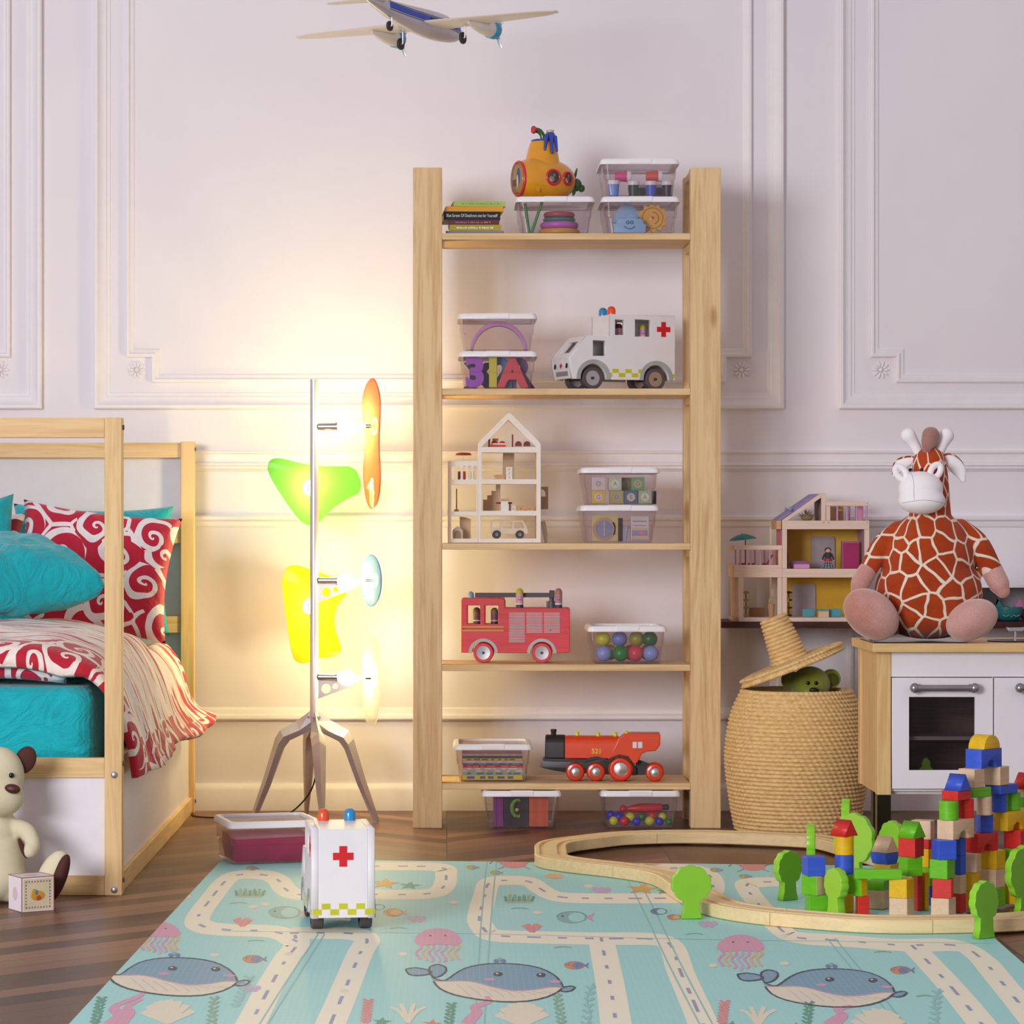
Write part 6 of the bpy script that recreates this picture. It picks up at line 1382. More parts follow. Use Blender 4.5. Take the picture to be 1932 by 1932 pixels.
# ---------------------------------------------------------------- toy aeroplane overhead
pl_ = thing('toy_aeroplane', 'cream twin propeller toy aeroplane with a blue window stripe flying overhead', 'toy aeroplane', P(802, 44, 8.0), R(60))
CRE = flat('#e9e0da', .35, spec=.5, coat=.2, var=.02); SIL = flat('#cfcad2', .3, .3)
mb = MB(); fu = smoothline([(-.315, .004, .022), (-.29, .011, .020), (-.20, .022, .010), (-.10, .031, .003), (0, .037, 0), (.08, .037, 0), (.14, .030, -.002), (.175, .019, -.004), (.190, .004, -.005)], 5)
mb.loft([[(p.x, p.y*math.cos(a), p.z+p.y*1.05*math.sin(a)) for a in [2*math.pi*k/28 for k in range(28)]] for p in fu]); mb.obj('fuselage', SIL, pl_, smooth=60)
def wing(mb, x0, half, c0, c1, z, th, sweep, zt=0.0):
    n = 9; rings = []
    for k in range(-n, n+1):
        f = abs(k)/n; c = (c0+(c1-c0)*f)*(1 if f < .9 else (1-((f-.9)/.1)**2*.6)); y = half*k/n; xm = x0-sweep*f; t_ = th*(1-.55*f); zz = z+zt*f
        rings.append([(xm+c*.5*math.cos(a), y, zz+t_*math.sin(a)*(1 if math.sin(a) > 0 else .6)) for a in [2*math.pi*q/16 for q in range(16)]])
    mb.loft(rings)
mb = MB(); wing(mb, .01, .415, .150, .062, -.006, .0085, .015); mb.obj('main_wing', CRE, pl_, smooth=60)
mb = MB(); wing(mb, -.270, .142, .062, .034, .022, .0040, .010); mb.obj('tail_wing', CRE, pl_, smooth=60)
mb = MB(); mb.ext([[(-.315, .02), (-.245, .02), (-.285, .085), (-.318, .085)]], -.003, .003, .001); mb.obj('tail_fin', CRE, pl_)
for s in (-1, 1):
    mb = MB(0); pr = [(x, z) for x, z in ((-.235, .021), (-.10, .013), (.145, .008))]
    for (zo, h_, mi) in ((.004, .008, 0), (-.007, .0012, 1), (.0155, .0012, 1)):
        mb.mi = mi; rg = []
        for p in fu:
            if not -.22 < p.x < .15: continue
            a0 = math.asin(max(-.9, min(.9, zo/p.y))); zz = p.z+zo; yy = s*(math.sqrt(max(1e-6, p.y**2-(zo/1.05)**2))+.0006)
            rg.append([(p.x, yy, zz-h_), (p.x, yy+s*.0005, zz), (p.x, yy*.985, zz+h_), (p.x, yy*.95, zz)])
        mb.loft(rg)
    mb.mi = 2
    for k in range(6): mb.box(-.03+k*.026, -.016+k*.026, s*.0355, s*.0380, -.002, .009)
    mb.obj('window_stripe', [flat('#2f52c0', .35), flat('#5a565e', .4), flat('#15151c', .2)], pl_)
    y = s*.155
    mb = MB(); mb.lathe([(.002, -.06), (.014, -.02), (.021, .03), (.022, .06)], 24, Matrix.Translation((.03, y, -.016)) @ Matrix.Rotation(R(90), 4, 'Y')); mb.obj('engine_nacelle', CRE, pl_, smooth=50)
    mb = MB(); mb.lathe([(.0228, .0605), (.0250, .064), (.0250, .086), (.022, .090), (.001, .091)], 28, Matrix.Translation((.03, y, -.016)) @ Matrix.Rotation(R(90), 4, 'Y')); mb.obj('engine_cowl', flat('#2f9cc8', .3), pl_, smooth=40)
    mb = MB(); hx_ = .03+.094; mb.lathe([(.008, 0), (.007, .006), (.002, .012)], 16, Matrix.Translation((hx_-.003, y, -.016)) @ Matrix.Rotation(R(90), 4, 'Y'))
    for a in (10, 130, 250): d = Vector((0, math.cos(R(a)), math.sin(R(a)))); q_ = Matrix.Translation((hx_, y, -.016)) @ Matrix.Rotation(R(a), 4, 'X'); mb.ell((0, .026, 0), .0015, .026, .0055, M=q_, n=12, m=8)
    mb.obj('propeller', flat('#cbd0d8', .3, .5), pl_, smooth=60)
    def gear(x, y, z0, z1, r):
        mb = MB(); mb.cyl((x, y-.007, z0), (x, y-.007, z1), .0022, n=8); mb.cyl((x, y-.0075, z1), (x, y+.002, z1), .0022, n=8); g = mb.obj('landing_strut', flat('#dcd6d8', .3, .4), pl_)
        T = Matrix.Translation((x, y-.0035, z1)) @ Matrix.Rotation(R(-90), 4, 'X'); mb = MB(0); mb.lathe([(r*.62, 0), (r*.95, 0), (r, .003), (r*.95, .0065), (r*.62, .0065)], 24, T); mb.mi = 1; mb.lathe([(r*.62, .0005), (r*.1, .0005), (r*.1, .006), (r*.62, .006)], 20, T); mb.obj('wheel', [flat('#2c2628', .6), flat('#dcd8da', .4)], g)
    gear(.035, s*.100, -.010, -.044, .017)
    if s == 1: gear(-.19, 0, -.006, -.036, .014)

# ---------------------------------------------------------------- cream bear and picture block
cY = 6.88; cs = cY/F
CR = fuzz('cream_velour_plush', '#cfc6a4', '#ddd5b8', .15); BRN = flat('#4a1f14', .8, var=.08, bump=.3, bscale=300)
def c_(px, py, y=0.0): return Vector(((px+8)*cs, y, (1703-py)*cs))
cb_ = thing('plush_bear', 'cream plush bear with brown ears sitting against the foot of the bed', 'soft toy', P(-8, 1703, cY)); cb_.location.z = .001
body = plush([('e', c_(-8, 1625), (54*cs, 46*cs, 74*cs)), ('e', c_(-8, 1655, -.01), (58*cs, 52*cs, 48*cs)), ('e', c_(0, 1464, -.008), (47*cs, 44*cs, 54*cs)), ('e', c_(6, 1503, -.035), (44*cs, 38*cs, 37*cs)), ('l', [c_(-6, 1545), c_(-8, 1570)], [32*cs, 40*cs]),
    ('l', [c_(20, 1562, .0), c_(52, 1568, -.02), c_(66, 1592, -.045), c_(62, 1602, -.06)], [18*cs, 16*cs, 15.5*cs, 14*cs]), ('l', [c_(-36, 1562), c_(-70, 1590, -.03)], [18*cs, 15*cs]),
    ('l', [c_(20, 1678, -.02), c_(70, 1676, -.03), c_(98, 1662, -.045)], [24*cs, 25*cs, 26*cs]), ('e', c_(104, 1650, -.050), (27*cs, 24*cs, 52*cs), Matrix.Rotation(R(24), 3, 'Y')), ('l', [c_(-30, 1678, -.02), c_(-70, 1680, -.08)], [24*cs, 24*cs])], .005, 6)
plush_obj('bear_body', body, CR, cb_)
for (px, py, ry) in ((47, 1436, 24), (-48, 1436, -24)):
    mb = MB(); mb.ell(c_(px, py, .006), 20*cs, 7*cs, 27*cs, rot=Matrix.Rotation(R(ry), 3, 'Y')); mb.obj('ear', BRN, cb_, smooth=180)
for (px, py) in ((14, 1456), (28, 1461)):
    mb = MB(); mb.ell(c_(px, py, -.008-44*cs+.010), 5*cs, 4*cs, 5*cs); mb.obj('eye', flat('#0d0a0a', .12), cb_, smooth=180)
mb = MB(); mb.ell(c_(32, 1485, -.035-28*cs), 15*cs, 9*cs, 9*cs, rot=Matrix.Rotation(R(10), 3, 'Y')); mb.obj('nose', flat('#4a1f18', .5), cb_, smooth=180)
mb = MB(); mb.ell(c_(119, 1651, -.066), 14*cs, 17*cs, 46*cs, rot=Matrix.Rotation(R(20), 3, 'Y')); mb.obj('foot_pad', BRN, cb_, smooth=180)
mb = MB(); mb.ell(c_(50, 1597, -.062), 5*cs, 9*cs, 20*cs, rot=Matrix.Rotation(R(-22), 3, 'Y')); mb.obj('paw_pad', BRN, cb_, smooth=180)
t = thing('picture_block', 'white picture cube with a dotted border standing before the cream bear', 'toy block', P(41, 1722, 6.69), R(31)); t.location.z = .0006; S_ = .080
MB().box(0, S_, 0, S_, 0, S_).obj('cube_body', flat('#ece4ea', .45, var=.02), t, bevel=.0015)
mb = MB(0); 
for (a, b) in (((0, 0, 0), (S_, 0, 0)), ((0, 0, S_), (S_, 0, S_)), ((0, 0, 0), (0, 0, S_)), ((S_, 0, 0), (S_, 0, S_)), ((0, 0, S_), (0, S_, S_)), ((0, S_, S_), (S_, S_, S_)), ((S_, 0, S_), (S_, S_, S_))): mb.cyl(a, b, .0011, n=8)
mb.obj('edge_line', flat('#a8705a', .6), t)
mb = MB(0); mb.box(.004, S_-.004, -.0006, .0005, .004, S_-.004)
for k in range(9):
    u_ = .011+k*(S_-.022)/8
    for q, (x, z) in enumerate(((u_, .010), (u_, S_-.010), (.010, u_), (S_-.010, u_))): mb.mi = 1+(k+q) % 3; mb.ell((x, -.0008, z), .0018, .0008, .0022, n=8, m=6)
mb.mi = 4; mb.ell((S_*.5, -.0008, S_*.46), .018, .0008, .012, n=20, m=6); mb.ell((S_*.38, -.0009, S_*.52), .007, .0008, .012, n=16, m=6); mb.mi = 1; mb.ell((S_*.52, -.0016, S_*.40), .006, .0008, .006, n=14, m=6); mb.mi = 3; mb.ell((S_*.45, -.0016, S_*.56), .004, .0008, .006, n=14, m=6)
mb.obj('picture_face', [flat('#d8cbaa', .5), flat('#b8473c', .5), flat('#6f8f5a', .5), flat('#5f78b0', .5), flat('#c99a2a', .5)], t)
mb = MB(0); mb.ell((S_*.5, S_*.5, S_+.0004), .016, .012, .0006, n=18, m=6); mb.ell((-.0004, S_*.5, S_*.5), .0006, .014, .016, n=18, m=6); mb.obj('faded_print', flat('#dfc4cc', .5), t)

# ---------------------------------------------------------------- play mat: one printed foam sheet
MZ = .0060
def mp(px, py): return G(px, py, MZ)
SQ = .30
PAL = ['#a3dedb', '#f5f0d8', '#9a9fbc', '#7ba6bc', '#e8e0c8', '#3b4350', '#d99fb8', '#e3b88a', '#d9a850', '#5fa08a', '#86b8b4', '#dd8f90', '#6a82b4', '#d98a62', '#8ab59c', '#c8dcc8', '#c9b0cf', '#4f6e88', '#a9b87a', '#93c8c6', '#c4c05a']
CI = {c: i for i, c in enumerate(PAL)}
EL, ER = ((420, 1620), (60, 2007)), ((1722, 1634), (2150, 2010))
def side(p, e): (x0, y0), (x1, y1) = e; return (x1-x0)*(p[1]-y0)-(y1-y0)*(p[0]-x0)
def clip(poly):
    for e, sg in ((EL, -1), (ER, 1)):
        out = []
        for i in range(len(poly)):
            a, b = poly[i-1], poly[i]; sa, sb_ = side(a, e)*sg, side(b, e)*sg
            if (sa >= 0) != (sb_ >= 0): f = sa/(sa-sb_); out.append((a[0]+(b[0]-a[0])*f, a[1]+(b[1]-a[1])*f))
            if sb_ >= 0: out.append(b)
        poly = out
        if len(poly) < 3: return []
    top = [(p[0], max(p[1], 1620.5+(p[0]-420)*.0108)) for p in poly]
    return top
mat = MB(0); _lay = [0]
def fill(poly, col, z=None):
    poly = clip(poly)
    if len(poly) < 3: return
    _lay[0] += 1; z = (MZ+.00012*min(8, fill.k)+.0000012*(_lay[0] % 80)) if z is None else z; mat.mi = CI[col]
    vs = []
    for q in poly:
        g = G(q[0], q[1], MZ); vs.append((g.x, g.y, z))
    mat.raw(vs, [tuple(range(len(vs)))])
fill.k = 1
def gq(px, py): g = mp(px, py); return Vector((g.x, g.y*SQ))
def back(v): y = v.y/SQ; return (v.x*F/y+CX, (H-MZ)*F/y+CY)
def stroke(pts, w, col, per=8, taper=None, sm=True):
    c = [gq(*p) for p in pts]; c = smoothline([(p.x, p.y, 0) for p in c], per) if sm else [Vector((p.x, p.y, 0)) for p in c]
    L_, R_ = [], []
    for i, p in enumerate(c):
        d = (c[min(i+1, len(c)-1)]-c[max(i-1, 0)]); 
        if d.length < 1e-9: continue
        d.normalize(); n = Vector((-d.y, d.x, 0)); ww = w/2*(1 if taper is None else taper(i/(len(c)-1)))
        L_.append(p+n*ww); R_.append(p-n*ww)
    for i in range(len(L_)-1): fill([back(L_[i]), back(L_[i+1]), back(R_[i+1]), back(R_[i])], col)
    return c
def blob(px, py, rx, ry, col, n=20, a0=0, a1=360): fill([(px+rx*math.cos(R(a0+(a1-a0)*i/n)), py-ry*math.sin(R(a0+(a1-a0)*i/n))) for i in range(n+(a1-a0 != 360))], col)
# sheet
cor = [(420, 1620), (1722, 1634), (2150, 2010), (60, 2007)]
tp_ = [G(a, b, MZ) for a, b in cor]
mat.raw([(*v.xy, MZ) for v in tp_]+[(v.x, v.y, .0006) for v in tp_], [(0, 1, 2, 3), (4, 7, 6, 5), (0, 4, 5, 1), (1, 5, 6, 2), (2, 6, 7, 3), (3, 7, 4, 0)])
def z7(*q): return [(100+a/2.147, 1600+b/2.147) for a, b in q]
def z8(*q): return [(900+a/1.872, 1600+b/1.872) for a, b in q]
roads = [z7((990, 380), (900, 340), (700, 331), (610, 318), (585, 285), (640, 205), (705, 128), (760, 108), (860, 110), (912, 130), (940, 165), (990, 188), (1140, 190), (1290, 188), (1500, 187), (1575, 165), (1592, 110), (1560, 78), (1290, 74), (1060, 80)),
         z7((980, 352), (985, 395), (945, 450), (880, 560), (800, 713), (720, 860)), z7((960, 345), (1100, 344), (1215, 348), (1272, 372), (1242, 430), (1172, 600), (1124, 713), (1085, 820)),
         z8((20, 285), (60, 308), (200, 315), (440, 320), (620, 322), (685, 345), (720, 440), (790, 600), (850, 760)), z8((30, 295), (8, 250), (28, 165), (42, 125), (85, 115), (180, 118), (225, 145), (270, 168), (350, 177), (560, 178), (720, 176), (815, 165), (830, 110), (770, 75), (580, 70)),
         z8((438, 316), (450, 380), (470, 480), (488, 600), (505, 760)), z8((1120, 120), (1000, 121), (952, 135), (1000, 205), (1070, 285), (1130, 316), (1300, 328), (1500, 343), (1690, 344), (1775, 385), (1850, 470), (1990, 640)), z8((1535, 343), (1600, 410), (1700, 520), (1830, 680))]
cl = [stroke(r, .056, '#f5f0d8', 8) for r in roads]
fill.k = 2
for c in cl:
    acc = 0; on = []; d = []
    for a, b in zip(c, c[1:]):
        l = (b-a).length; acc += l
        if (acc % .060) < .022: on.append((a, b))
    for a, b in on:
        if (b-a).length < 1e-6: continue
        n_ = (b-a).normalized(); n_ = Vector((-n_.y, n_.x, 0))*.0035; fill([back(a+n_), back(b+n_), back(b-n_), back(a-n_)], '#9a9fbc')
# creases where the sheet folds
for q in ([(612, 1763), (560, 1845), (505, 1932), (470, 1990)], [(600, 1763), (545, 1845), (490, 1932), (455, 1990)], [(937, 1622), (926, 1740), (917, 1880), (910, 2000)], [(919, 1622), (908, 1740), (899, 1880), (892, 2000)], [(1165, 1625), (1205, 1700), (1262, 1820), (1350, 1990)], [(1182, 1625), (1226, 1700), (1285, 1820), (1375, 1990)], [(1560, 1770), (1650, 1880), (1740, 1990)], [(1575, 1770), (1665, 1880), (1755, 1990)]): stroke(q, .0035, '#93c8c6', 4)
stroke([(420, 1757), (900, 1762), (1300, 1772), (1870, 1780)], .002, '#93c8c6', 6)
def whale(dx_, dy_, sc_=1.0):
    T = lambda pts: [(900+a/1.872*1.0+dx_, 1600+b/1.872+dy_) for a, b in pts]
    ol = lambda pts, cl_=True: stroke(T(pts+([pts[0]] if cl_ else [])), .0042, '#3b4350', 2, sm=True)
    fill.k = 3
    tl1 = [(920, 447), (955, 442), (1003, 451), (1008, 463), (960, 470), (930, 464)]; tl2 = [(1003, 456), (1005, 440), (1028, 431), (1056, 437), (1063, 452), (1045, 470), (1018, 476)]
    back_ = [(1012, 474), (1030, 483), (1060, 487), (1092, 465), (1130, 444), (1180, 432), (1240, 427), (1320, 430), (1390, 442), (1440, 465), (1466, 490), (1475, 512)]
    line = [(1475, 512), (1430, 511), (1370, 520), (1300, 523), (1230, 511), (1180, 497), (1130, 489), (1070, 490), (1018, 490)]
    belly = [(1018, 490), (1040, 515), (1090, 537), (1170, 553), (1260, 562), (1350, 560), (1420, 545), (1460, 525), (1475, 512)]
    fill(T(tl1), '#7ba6bc'); fill(T(tl2), '#7ba6bc'); fill(T(back_+line[1:]), '#7ba6bc'); fin = [(1475, 512), (1500, 507), (1518, 511), (1505, 523), (1480, 527), (1462, 521)]; fill(T(fin), '#7ba6bc')
    fill(T(belly+line[1:-1]), '#e8e0c8'); fill.k = 4
    for k in range(9): x = 1100+k*38; stroke(T([(x, 500+min(k, 5)*5), (x+30, 525+k*1), (x+52, 545-max(0, k-5)*6)]), .0012, '#c9b0cf', 3)
    stroke(T(line), .0030, '#d99fb8', 3); ol(back_, False); ol(belly, False); ol(tl1); ol(tl2); ol(fin, False); fill.k = 5
    for a, b in ((1246, 465), (1398, 468)):
        x, y = T([(a, b)])[0]; blob(x, y, 9, 4.2, '#3b4350'); fill.k = 6; blob(x-2, y-1.2, 2.6, 1.2, '#e8e0c8'); fill.k = 5
    for a, b in ((1216, 484), (1448, 491)): x, y = T([(a, b)])[0]; blob(x, y, 11, 2.6, '#d99fb8')
    for k in range(3): x, y = T([(1240+k*12, 418-(k == 1)*6)])[0]; blob(x, y, 5, 3.4, '#6a82b4' if k != 1 else '#86b8b4')
for q in ((0, 0), (-626, -10), (-1240, -21)): whale(*q)
def jelly(px, py, s=1.0):
    fill.k = 3
    for k in range(7):
        x = px-36*s+k*12*s; stroke([(x, py+8*s), (x+5*s, py+18*s), (x-5*s, py+28*s), (x+4*s, py+40*s), (x, py+(50-abs(k-3)*4)*s)], .0056, ('#d99fb8', '#e3b88a', '#d99fb8', '#c9b0cf')[k % 4] if k < 6 else '#e3b88a', 4)
    fill.k = 4; fill([(px+44*s*math.cos(R(a)), py+8*s-26*s*math.sin(R(a))) for a in range(0, 181, 12)]+[(px-36*s, py+14*s), (px, py+12*s), (px+36*s, py+14*s)], '#d99fb8'); stroke([(px+44*s*math.cos(R(a)), py+8*s-26*s*math.sin(R(a))) for a in range(0, 181, 12)], .0022, '#c9b0cf', 2)
    fill.k = 5
    for d in (-14, 14): blob(px+d*s, py-4*s, 2.2*s, 1.3*s, '#3b4350')
jelly(826, 1770); jelly(1397, 1782); jelly(300, 1756, .9)
fill.k = 3
def fish(px, py, s, body, acc, flip=1):
    blob(px, py, 26*s, 10*s, body); fill.k = 4; blob(px+8*s*flip, py, 14*s, 8*s, acc); fill([(px+24*s*flip, py), (px+38*s*flip, py-8*s), (px+34*s*flip, py), (px+38*s*flip, py+8*s)], acc if body != '#86b8b4' else '#d99fb8'); blob(px-16*s*flip, py-2*s, 2*s, 1.4*s, '#3b4350'); stroke([(px+26*s*math.cos(R(a)), py+10*s*math.sin(R(a))) for a in range(180, 361, 20)], .0016, '#4f6e88', 2); fill.k = 3
fish(537, 1722, 1.15, '#86b8b4', '#a3dedb'); fish(1079, 1731, 1.1, '#86b8b4', '#a3dedb'); fish(712, 1712, .55, '#6a82b4', '#a3dedb'); fish(742, 1722, .7, '#d98a62', '#e3b88a'); fish(1243, 1720, .6, '#6a82b4', '#a3dedb'); fish(1272, 1731, .5, '#d98a62', '#e3b88a')
for x, y in ((477, 1810), (1084, 1822), (1699, 1831)): fish(x, y, .72, '#d98a62', '#6a82b4')
for x, y in ((475, 1639), (890, 1637), (935, 1647), (1350, 1642), (1405, 1654)): fish(x, y, .38, '#c4c05a', '#9a9fbc')
def star(px, py, r, ry, col):
    fill.k = 3; fill([((r if i % 2 == 0 else r*.42)*math.cos(R(36*i-90+8))+px, py+(ry if i % 2 == 0 else ry*.42)*math.sin(R(36*i-90+8))) for i in range(10)], col)
star(726, 1667, 30, 11, '#d9a850'); star(773, 1671, 22, 8, '#5fa08a'); star(1212, 1677, 34, 11, '#d9a850'); star(1255, 1682, 20, 7, '#5fa08a')
for x, y in ((970, 1629), (1421, 1634)):
    blob(x, y, 25, 9, '#dd8f90'); 
    for s in (-1, 1): stroke([(x+s*22, y), (x+s*38, y-5), (x+s*46, y+1)], .003, '#4f6e88', 3); stroke([(x+s*18, y+6), (x+s*30, y+11)], .0022, '#4f6e88', 2)
for x, y in ((690, 1622), (1230, 1626), (1046, 1651)): blob(x, y+2, 18, 5, '#e3b88a')
for x, y in ((471, 1686), (979, 1697)):
    for k in range(9): stroke([(x-24+k*6, y+4), (x-26+k*6+(k % 3)*3, y-6-(k % 2)*3)], .007, '#8ab59c' if k % 2 else '#5fa08a', 2)
    stroke([(x-24, y+6), (x+24, y+6)], .004, '#e3b88a', 2)
for x, y in ((458, 1741), (1004, 1752)):
    for k in range(5): stroke([(x, y+7), (x-16+k*8, y-6-(k % 2)*3)], .010, '#dd8f90', 2)
for x, y in ((787, 1735), (1336, 1744), (1135, 1680), (475, 1866)):
    for k in range(5): blob(x-12+k*6, y-2+(k % 2)*4, 6, 4, '#c9b0cf')
for x, y in ((483, 1776), (752, 1752), (1062, 1788), (1310, 1763), (1665, 1797), (450, 1705), (1745, 1880), (980, 1715)): stroke([(x-16, y), (x, y-2), (x+16, y)], .004, '#8ab59c', 3)
for x, y in ((352, 1692), (478, 1711), (856, 1703), (500, 1706), (1014, 1722), (1110, 1672), (545, 1800), (405, 1802), (1345, 1822), (1480, 1818), (760, 1800), (650, 1870)): blob(x, y, 9, 3.4, '#e8e0c8')
# sea plants along the near edge
def shell(px, py):
    fill.k = 3
    for k in range(7): a = R(28+k*21); stroke([(px, py+6), (px+58*math.cos(a)*.9, py-48*math.sin(a)*.8)], .016, '#e8e0c8', 3, taper=lambda f: .45+.7*f)
for q in ((318, 1925), (985, 1930), (1655, 1942)): shell(*q)
def weed(px, py, h, col, lean=0, w=.006, leaf=True):
    stroke([(px, py), (px+6+lean*.3, py-h*.33), (px-4+lean*.6, py-h*.66), (px+4+lean, py-h)], w*.6, col, 5)
    if leaf:
        for k in range(8): f = k/8; x = px+lean*f; y = py-h*f; stroke([(x-9, y-6), (x, y)], w, col, 2); stroke([(x+9, y-6), (x, y)], w, col, 2)
for q in ((180, 1932, 52, '#5fa08a', 14), (398, 1945, 66, '#8ab59c', 8), (845, 1945, 54, '#5fa08a', 8), (1060, 1940, 66, '#8ab59c', -10), (1104, 1945, 90, '#93c8c6', 12), (1520, 1945, 56, '#5fa08a', 8), (1760, 1945, 80, '#93c8c6', 10), (445, 1900, 60, '#93c8c6', 30), (690, 1930, 45, '#dd8f90', 6), (1362, 1932, 44, '#dd8f90', 6)): weed(*q)
for q in ([(205, 1932), (225, 1915), (215, 1900), (262, 1880), (268, 1872)], [(228, 1932), (245, 1912), (240, 1900), (268, 1885)], [(880, 1932), (900, 1910), (895, 1900), (922, 1890), (918, 1880)], [(1565, 1935), (1590, 1915), (1580, 1905), (1608, 1898)]): stroke(q, .022, '#d99fb8', 5, taper=lambda f: 1.1-.7*f)
for x, y in ((770, 1930), (1430, 1935)):
    for l in (-34, -14, 12, 34): stroke([(x, y), (x+l*.5, y-22), (x+l, y-40+abs(l)*.3)], .008, '#e8e0c8', 4)
for x, y in ((720, 1928), (815, 1932), (1380, 1935), (1500, 1938)): star(x, y, 20, 9, '#5fa08a' if x in (720, 1380) else '#d98a62')
def mat_mat(hexc):
    t = NT('printed_foam_'+hexc[1:]); co = t.coord(); a = t.add('ShaderNodeTexWave', wave_type='BANDS', bands_direction='X'); a.inputs['Scale'].default_value = 26; t.link(co, a.inputs[0]); b = t.add('ShaderNodeTexWave', wave_type='BANDS', bands_direction='Y'); b.inputs['Scale'].default_value = 12; t.link(co, b.inputs[0])
    w = t.math('MAXIMUM', t.math('GREATER_THAN', a.outputs[1], .96), t.math('GREATER_THAN', b.outputs[1], .96)); c = lin(hexc); t.base(t.mix(t.math('MULTIPLY', w, .10), c, (1, 1, 1, 1))); t.set(.5, 0, .3); t.bump(t.noise(co, 90.0, 2), .05, .001); return t.m
o = mat.obj('play_mat', [mat_mat(c) for c in PAL], weld=False)
tag(o, 'pale turquoise folding play mat printed with roads, whales and sea creatures', 'play mat')

# ---------------------------------------------------------------- wooden train track
zt_ = MZ+.0011
near = [(2050, 1752), (1932, 1762), (1860, 1766), (1750, 1768), (1640, 1767), (1520, 1758), (1440, 1750), (1362, 1735), (1310, 1708), (1262, 1678), (1181, 1663), (1103, 1654), (1039, 1645), (1010, 1634)]
far = [(1065, 1619), (1116, 1606), (1181, 1599), (1285, 1596), (1388, 1598), (1500, 1603), (1573, 1610), (1680, 1642), (1790, 1656), (1891, 1676), (2010, 1690)]
TW = .085
np_ = [G(a, b)+Vector((0, TW*.5, 0)) for a, b in near]; np_[-1] = G(1010, 1634)+Vector((TW*.5, .03, 0)); np_[-2] += Vector((.01, 0, 0))
fp_ = [G(a, b)+Vector((0, TW*.5, 0)) for a, b in far]; fp_[0] = G(1050, 1616)+Vector((-.005, .03, 0))
path = smoothline([(v.x, v.y, 0) for v in np_+fp_], 10)
# even spacing
acc = [0]
for a, b in zip(path, path[1:]): acc.append(acc[-1]+(b-a).length)
Ls = acc[-1]; NS = 420; even = []
k = 0
for i in range(NS+1):
    s_ = Ls*i/NS
    while k < len(acc)-2 and acc[k+1] < s_: k += 1
    even.append(path[k].lerp(path[k+1], (s_-acc[k])/max(1e-9, acc[k+1]-acc[k])))
for _ in range(10): even = [even[0]]+[(even[i-1]+even[i]*2+even[i+1])/4 for i in range(1, NS)]+[even[-1]]
hwT = TW/2; th = .030
sec = [(-hwT+.002, 0), (-hwT, .002), (-hwT, th-.002), (-hwT+.002, th), (-.030, th), (-.030, th-.006), (-.017, th-.006), (-.017, th), (.017, th), (.017, th-.006), (.030, th-.006), (.030, th), (hwT-.002, th), (hwT, th-.002), (hwT, .002), (hwT-.002, 0)]
def ring_at(i):
    d = (even[min(i+1, NS)]-even[max(i-1, 0)]).normalized(); n_ = Vector((-d.y, d.x, 0)); return [even[i]+n_*u_+Vector((0, 0, w_)) for u_, w_ in sec]
def nearest(px, py):
    g = G(px, py)+Vector((0, TW*.5, 0)); return min(range(NS+1), key=lambda i: (even[i]-g).length)
cuts = [0]+sorted({nearest(1760, 1768), nearest(1478, 1754), nearest(1181, 1663), nearest(1064, 1618), nearest(1235, 1597), nearest(1573, 1610), nearest(1790, 1642)})+[NS]
labs = ['wooden track piece in front of the right toy tree, leaving the picture', 'wooden track piece curving in front of the block city', 'wooden track piece behind the front toy tree, beginning the long bend', 'wooden track piece turning back at the tip of the loop', 'wooden track piece on the floor at the far bend', 'wooden track piece running past the basket', 'wooden track piece hidden behind the block city', 'wooden track piece leaving the picture behind the tall tower']
for a, b, lab in zip(cuts, cuts[1:], labs):
    if b-a < 2: continue
    mid = even[(a+b)//2].copy(); mb = MB(); rg = [ring_at(i) for i in range(a, b+1)]; d0 = (even[a+1]-even[a]).normalized()*.0006
    rg[0] = [p+d0 for p in rg[0]]; rg[-1] = [p-(even[b]-even[b-1]).normalized()*.0006 for p in rg[-1]]
    mb.loft([[p-mid for p in r_] for r_ in rg]); o = mb.obj('train_track', BIRCH_X, None, mid+Vector((0, 0, zt_)), smooth=25)
    tag(o, lab, 'toy train track', 'wooden train track pieces')

# ---------------------------------------------------------------- toy trees and building blocks
def at(px, D, z=0.0): return Vector(((px-CX)*D/F, D, z))
z0b = MZ+.0012
for a in (('bright green toy tree facing forward, in front of the track bend', at(1304, 6.545, z0b), .093, .120, 4, '#86c22e'), ('toy tree with painted shade on its face, on the mat beside the lowest block tower', at(1486, 6.87, z0b), .074, .118, 33, '#5d9a1c'),  # darker green paints shade on the face turned from the light
          ('slim toy tree seen edge on behind the blue topped tower', at(1530, 7.42, z0b), .085, .125, 82, '#7fb83a'), ('toy tree seen edge on behind the big tree with the painted light', at(1596, 7.62, z0b), .090, .170, 80, '#86c22e'), ('big toy tree with light painted on its face, behind the red roofed tower', at(1612, 7.30, z0b), .112, .165, -34, '#9ccc3c'),  # last tree: paler green paints light on its left-turned face
          ('toy tree mostly hidden behind the blue and natural roof blocks', at(1684, 7.25, z0b), .080, .150, -50, '#86c22e'), ('narrow toy tree in front of the red roofed tower', at(1578, 6.585, z0b), .070, .110, -62, '#a2d23e'),
          ('bright toy tree standing before the track near the mat corner', at(1856, 6.235, z0b), .068, .124, 30, '#6da832'), ('large green toy tree at the picture edge behind the track', at(1932, 6.60, z0b), .100, .160, 30, '#6a9f30')): toy_tree(*a)
U = .0435
BC = {'red': ('#d8302a', '#b82220'), 'blue': ('#3a5fd4', '#2f4dba'), 'green': ('#6cc020', '#55a612'), 'yellow': ('#e8bc14', '#d09f0a'), 'natural': ('#e2c4a4', '#cfa983')}
BM = {k: wood(k+'_stained_block', a, b, 'x', 2.4, .42, False, .6) for k, (a, b) in BC.items()}
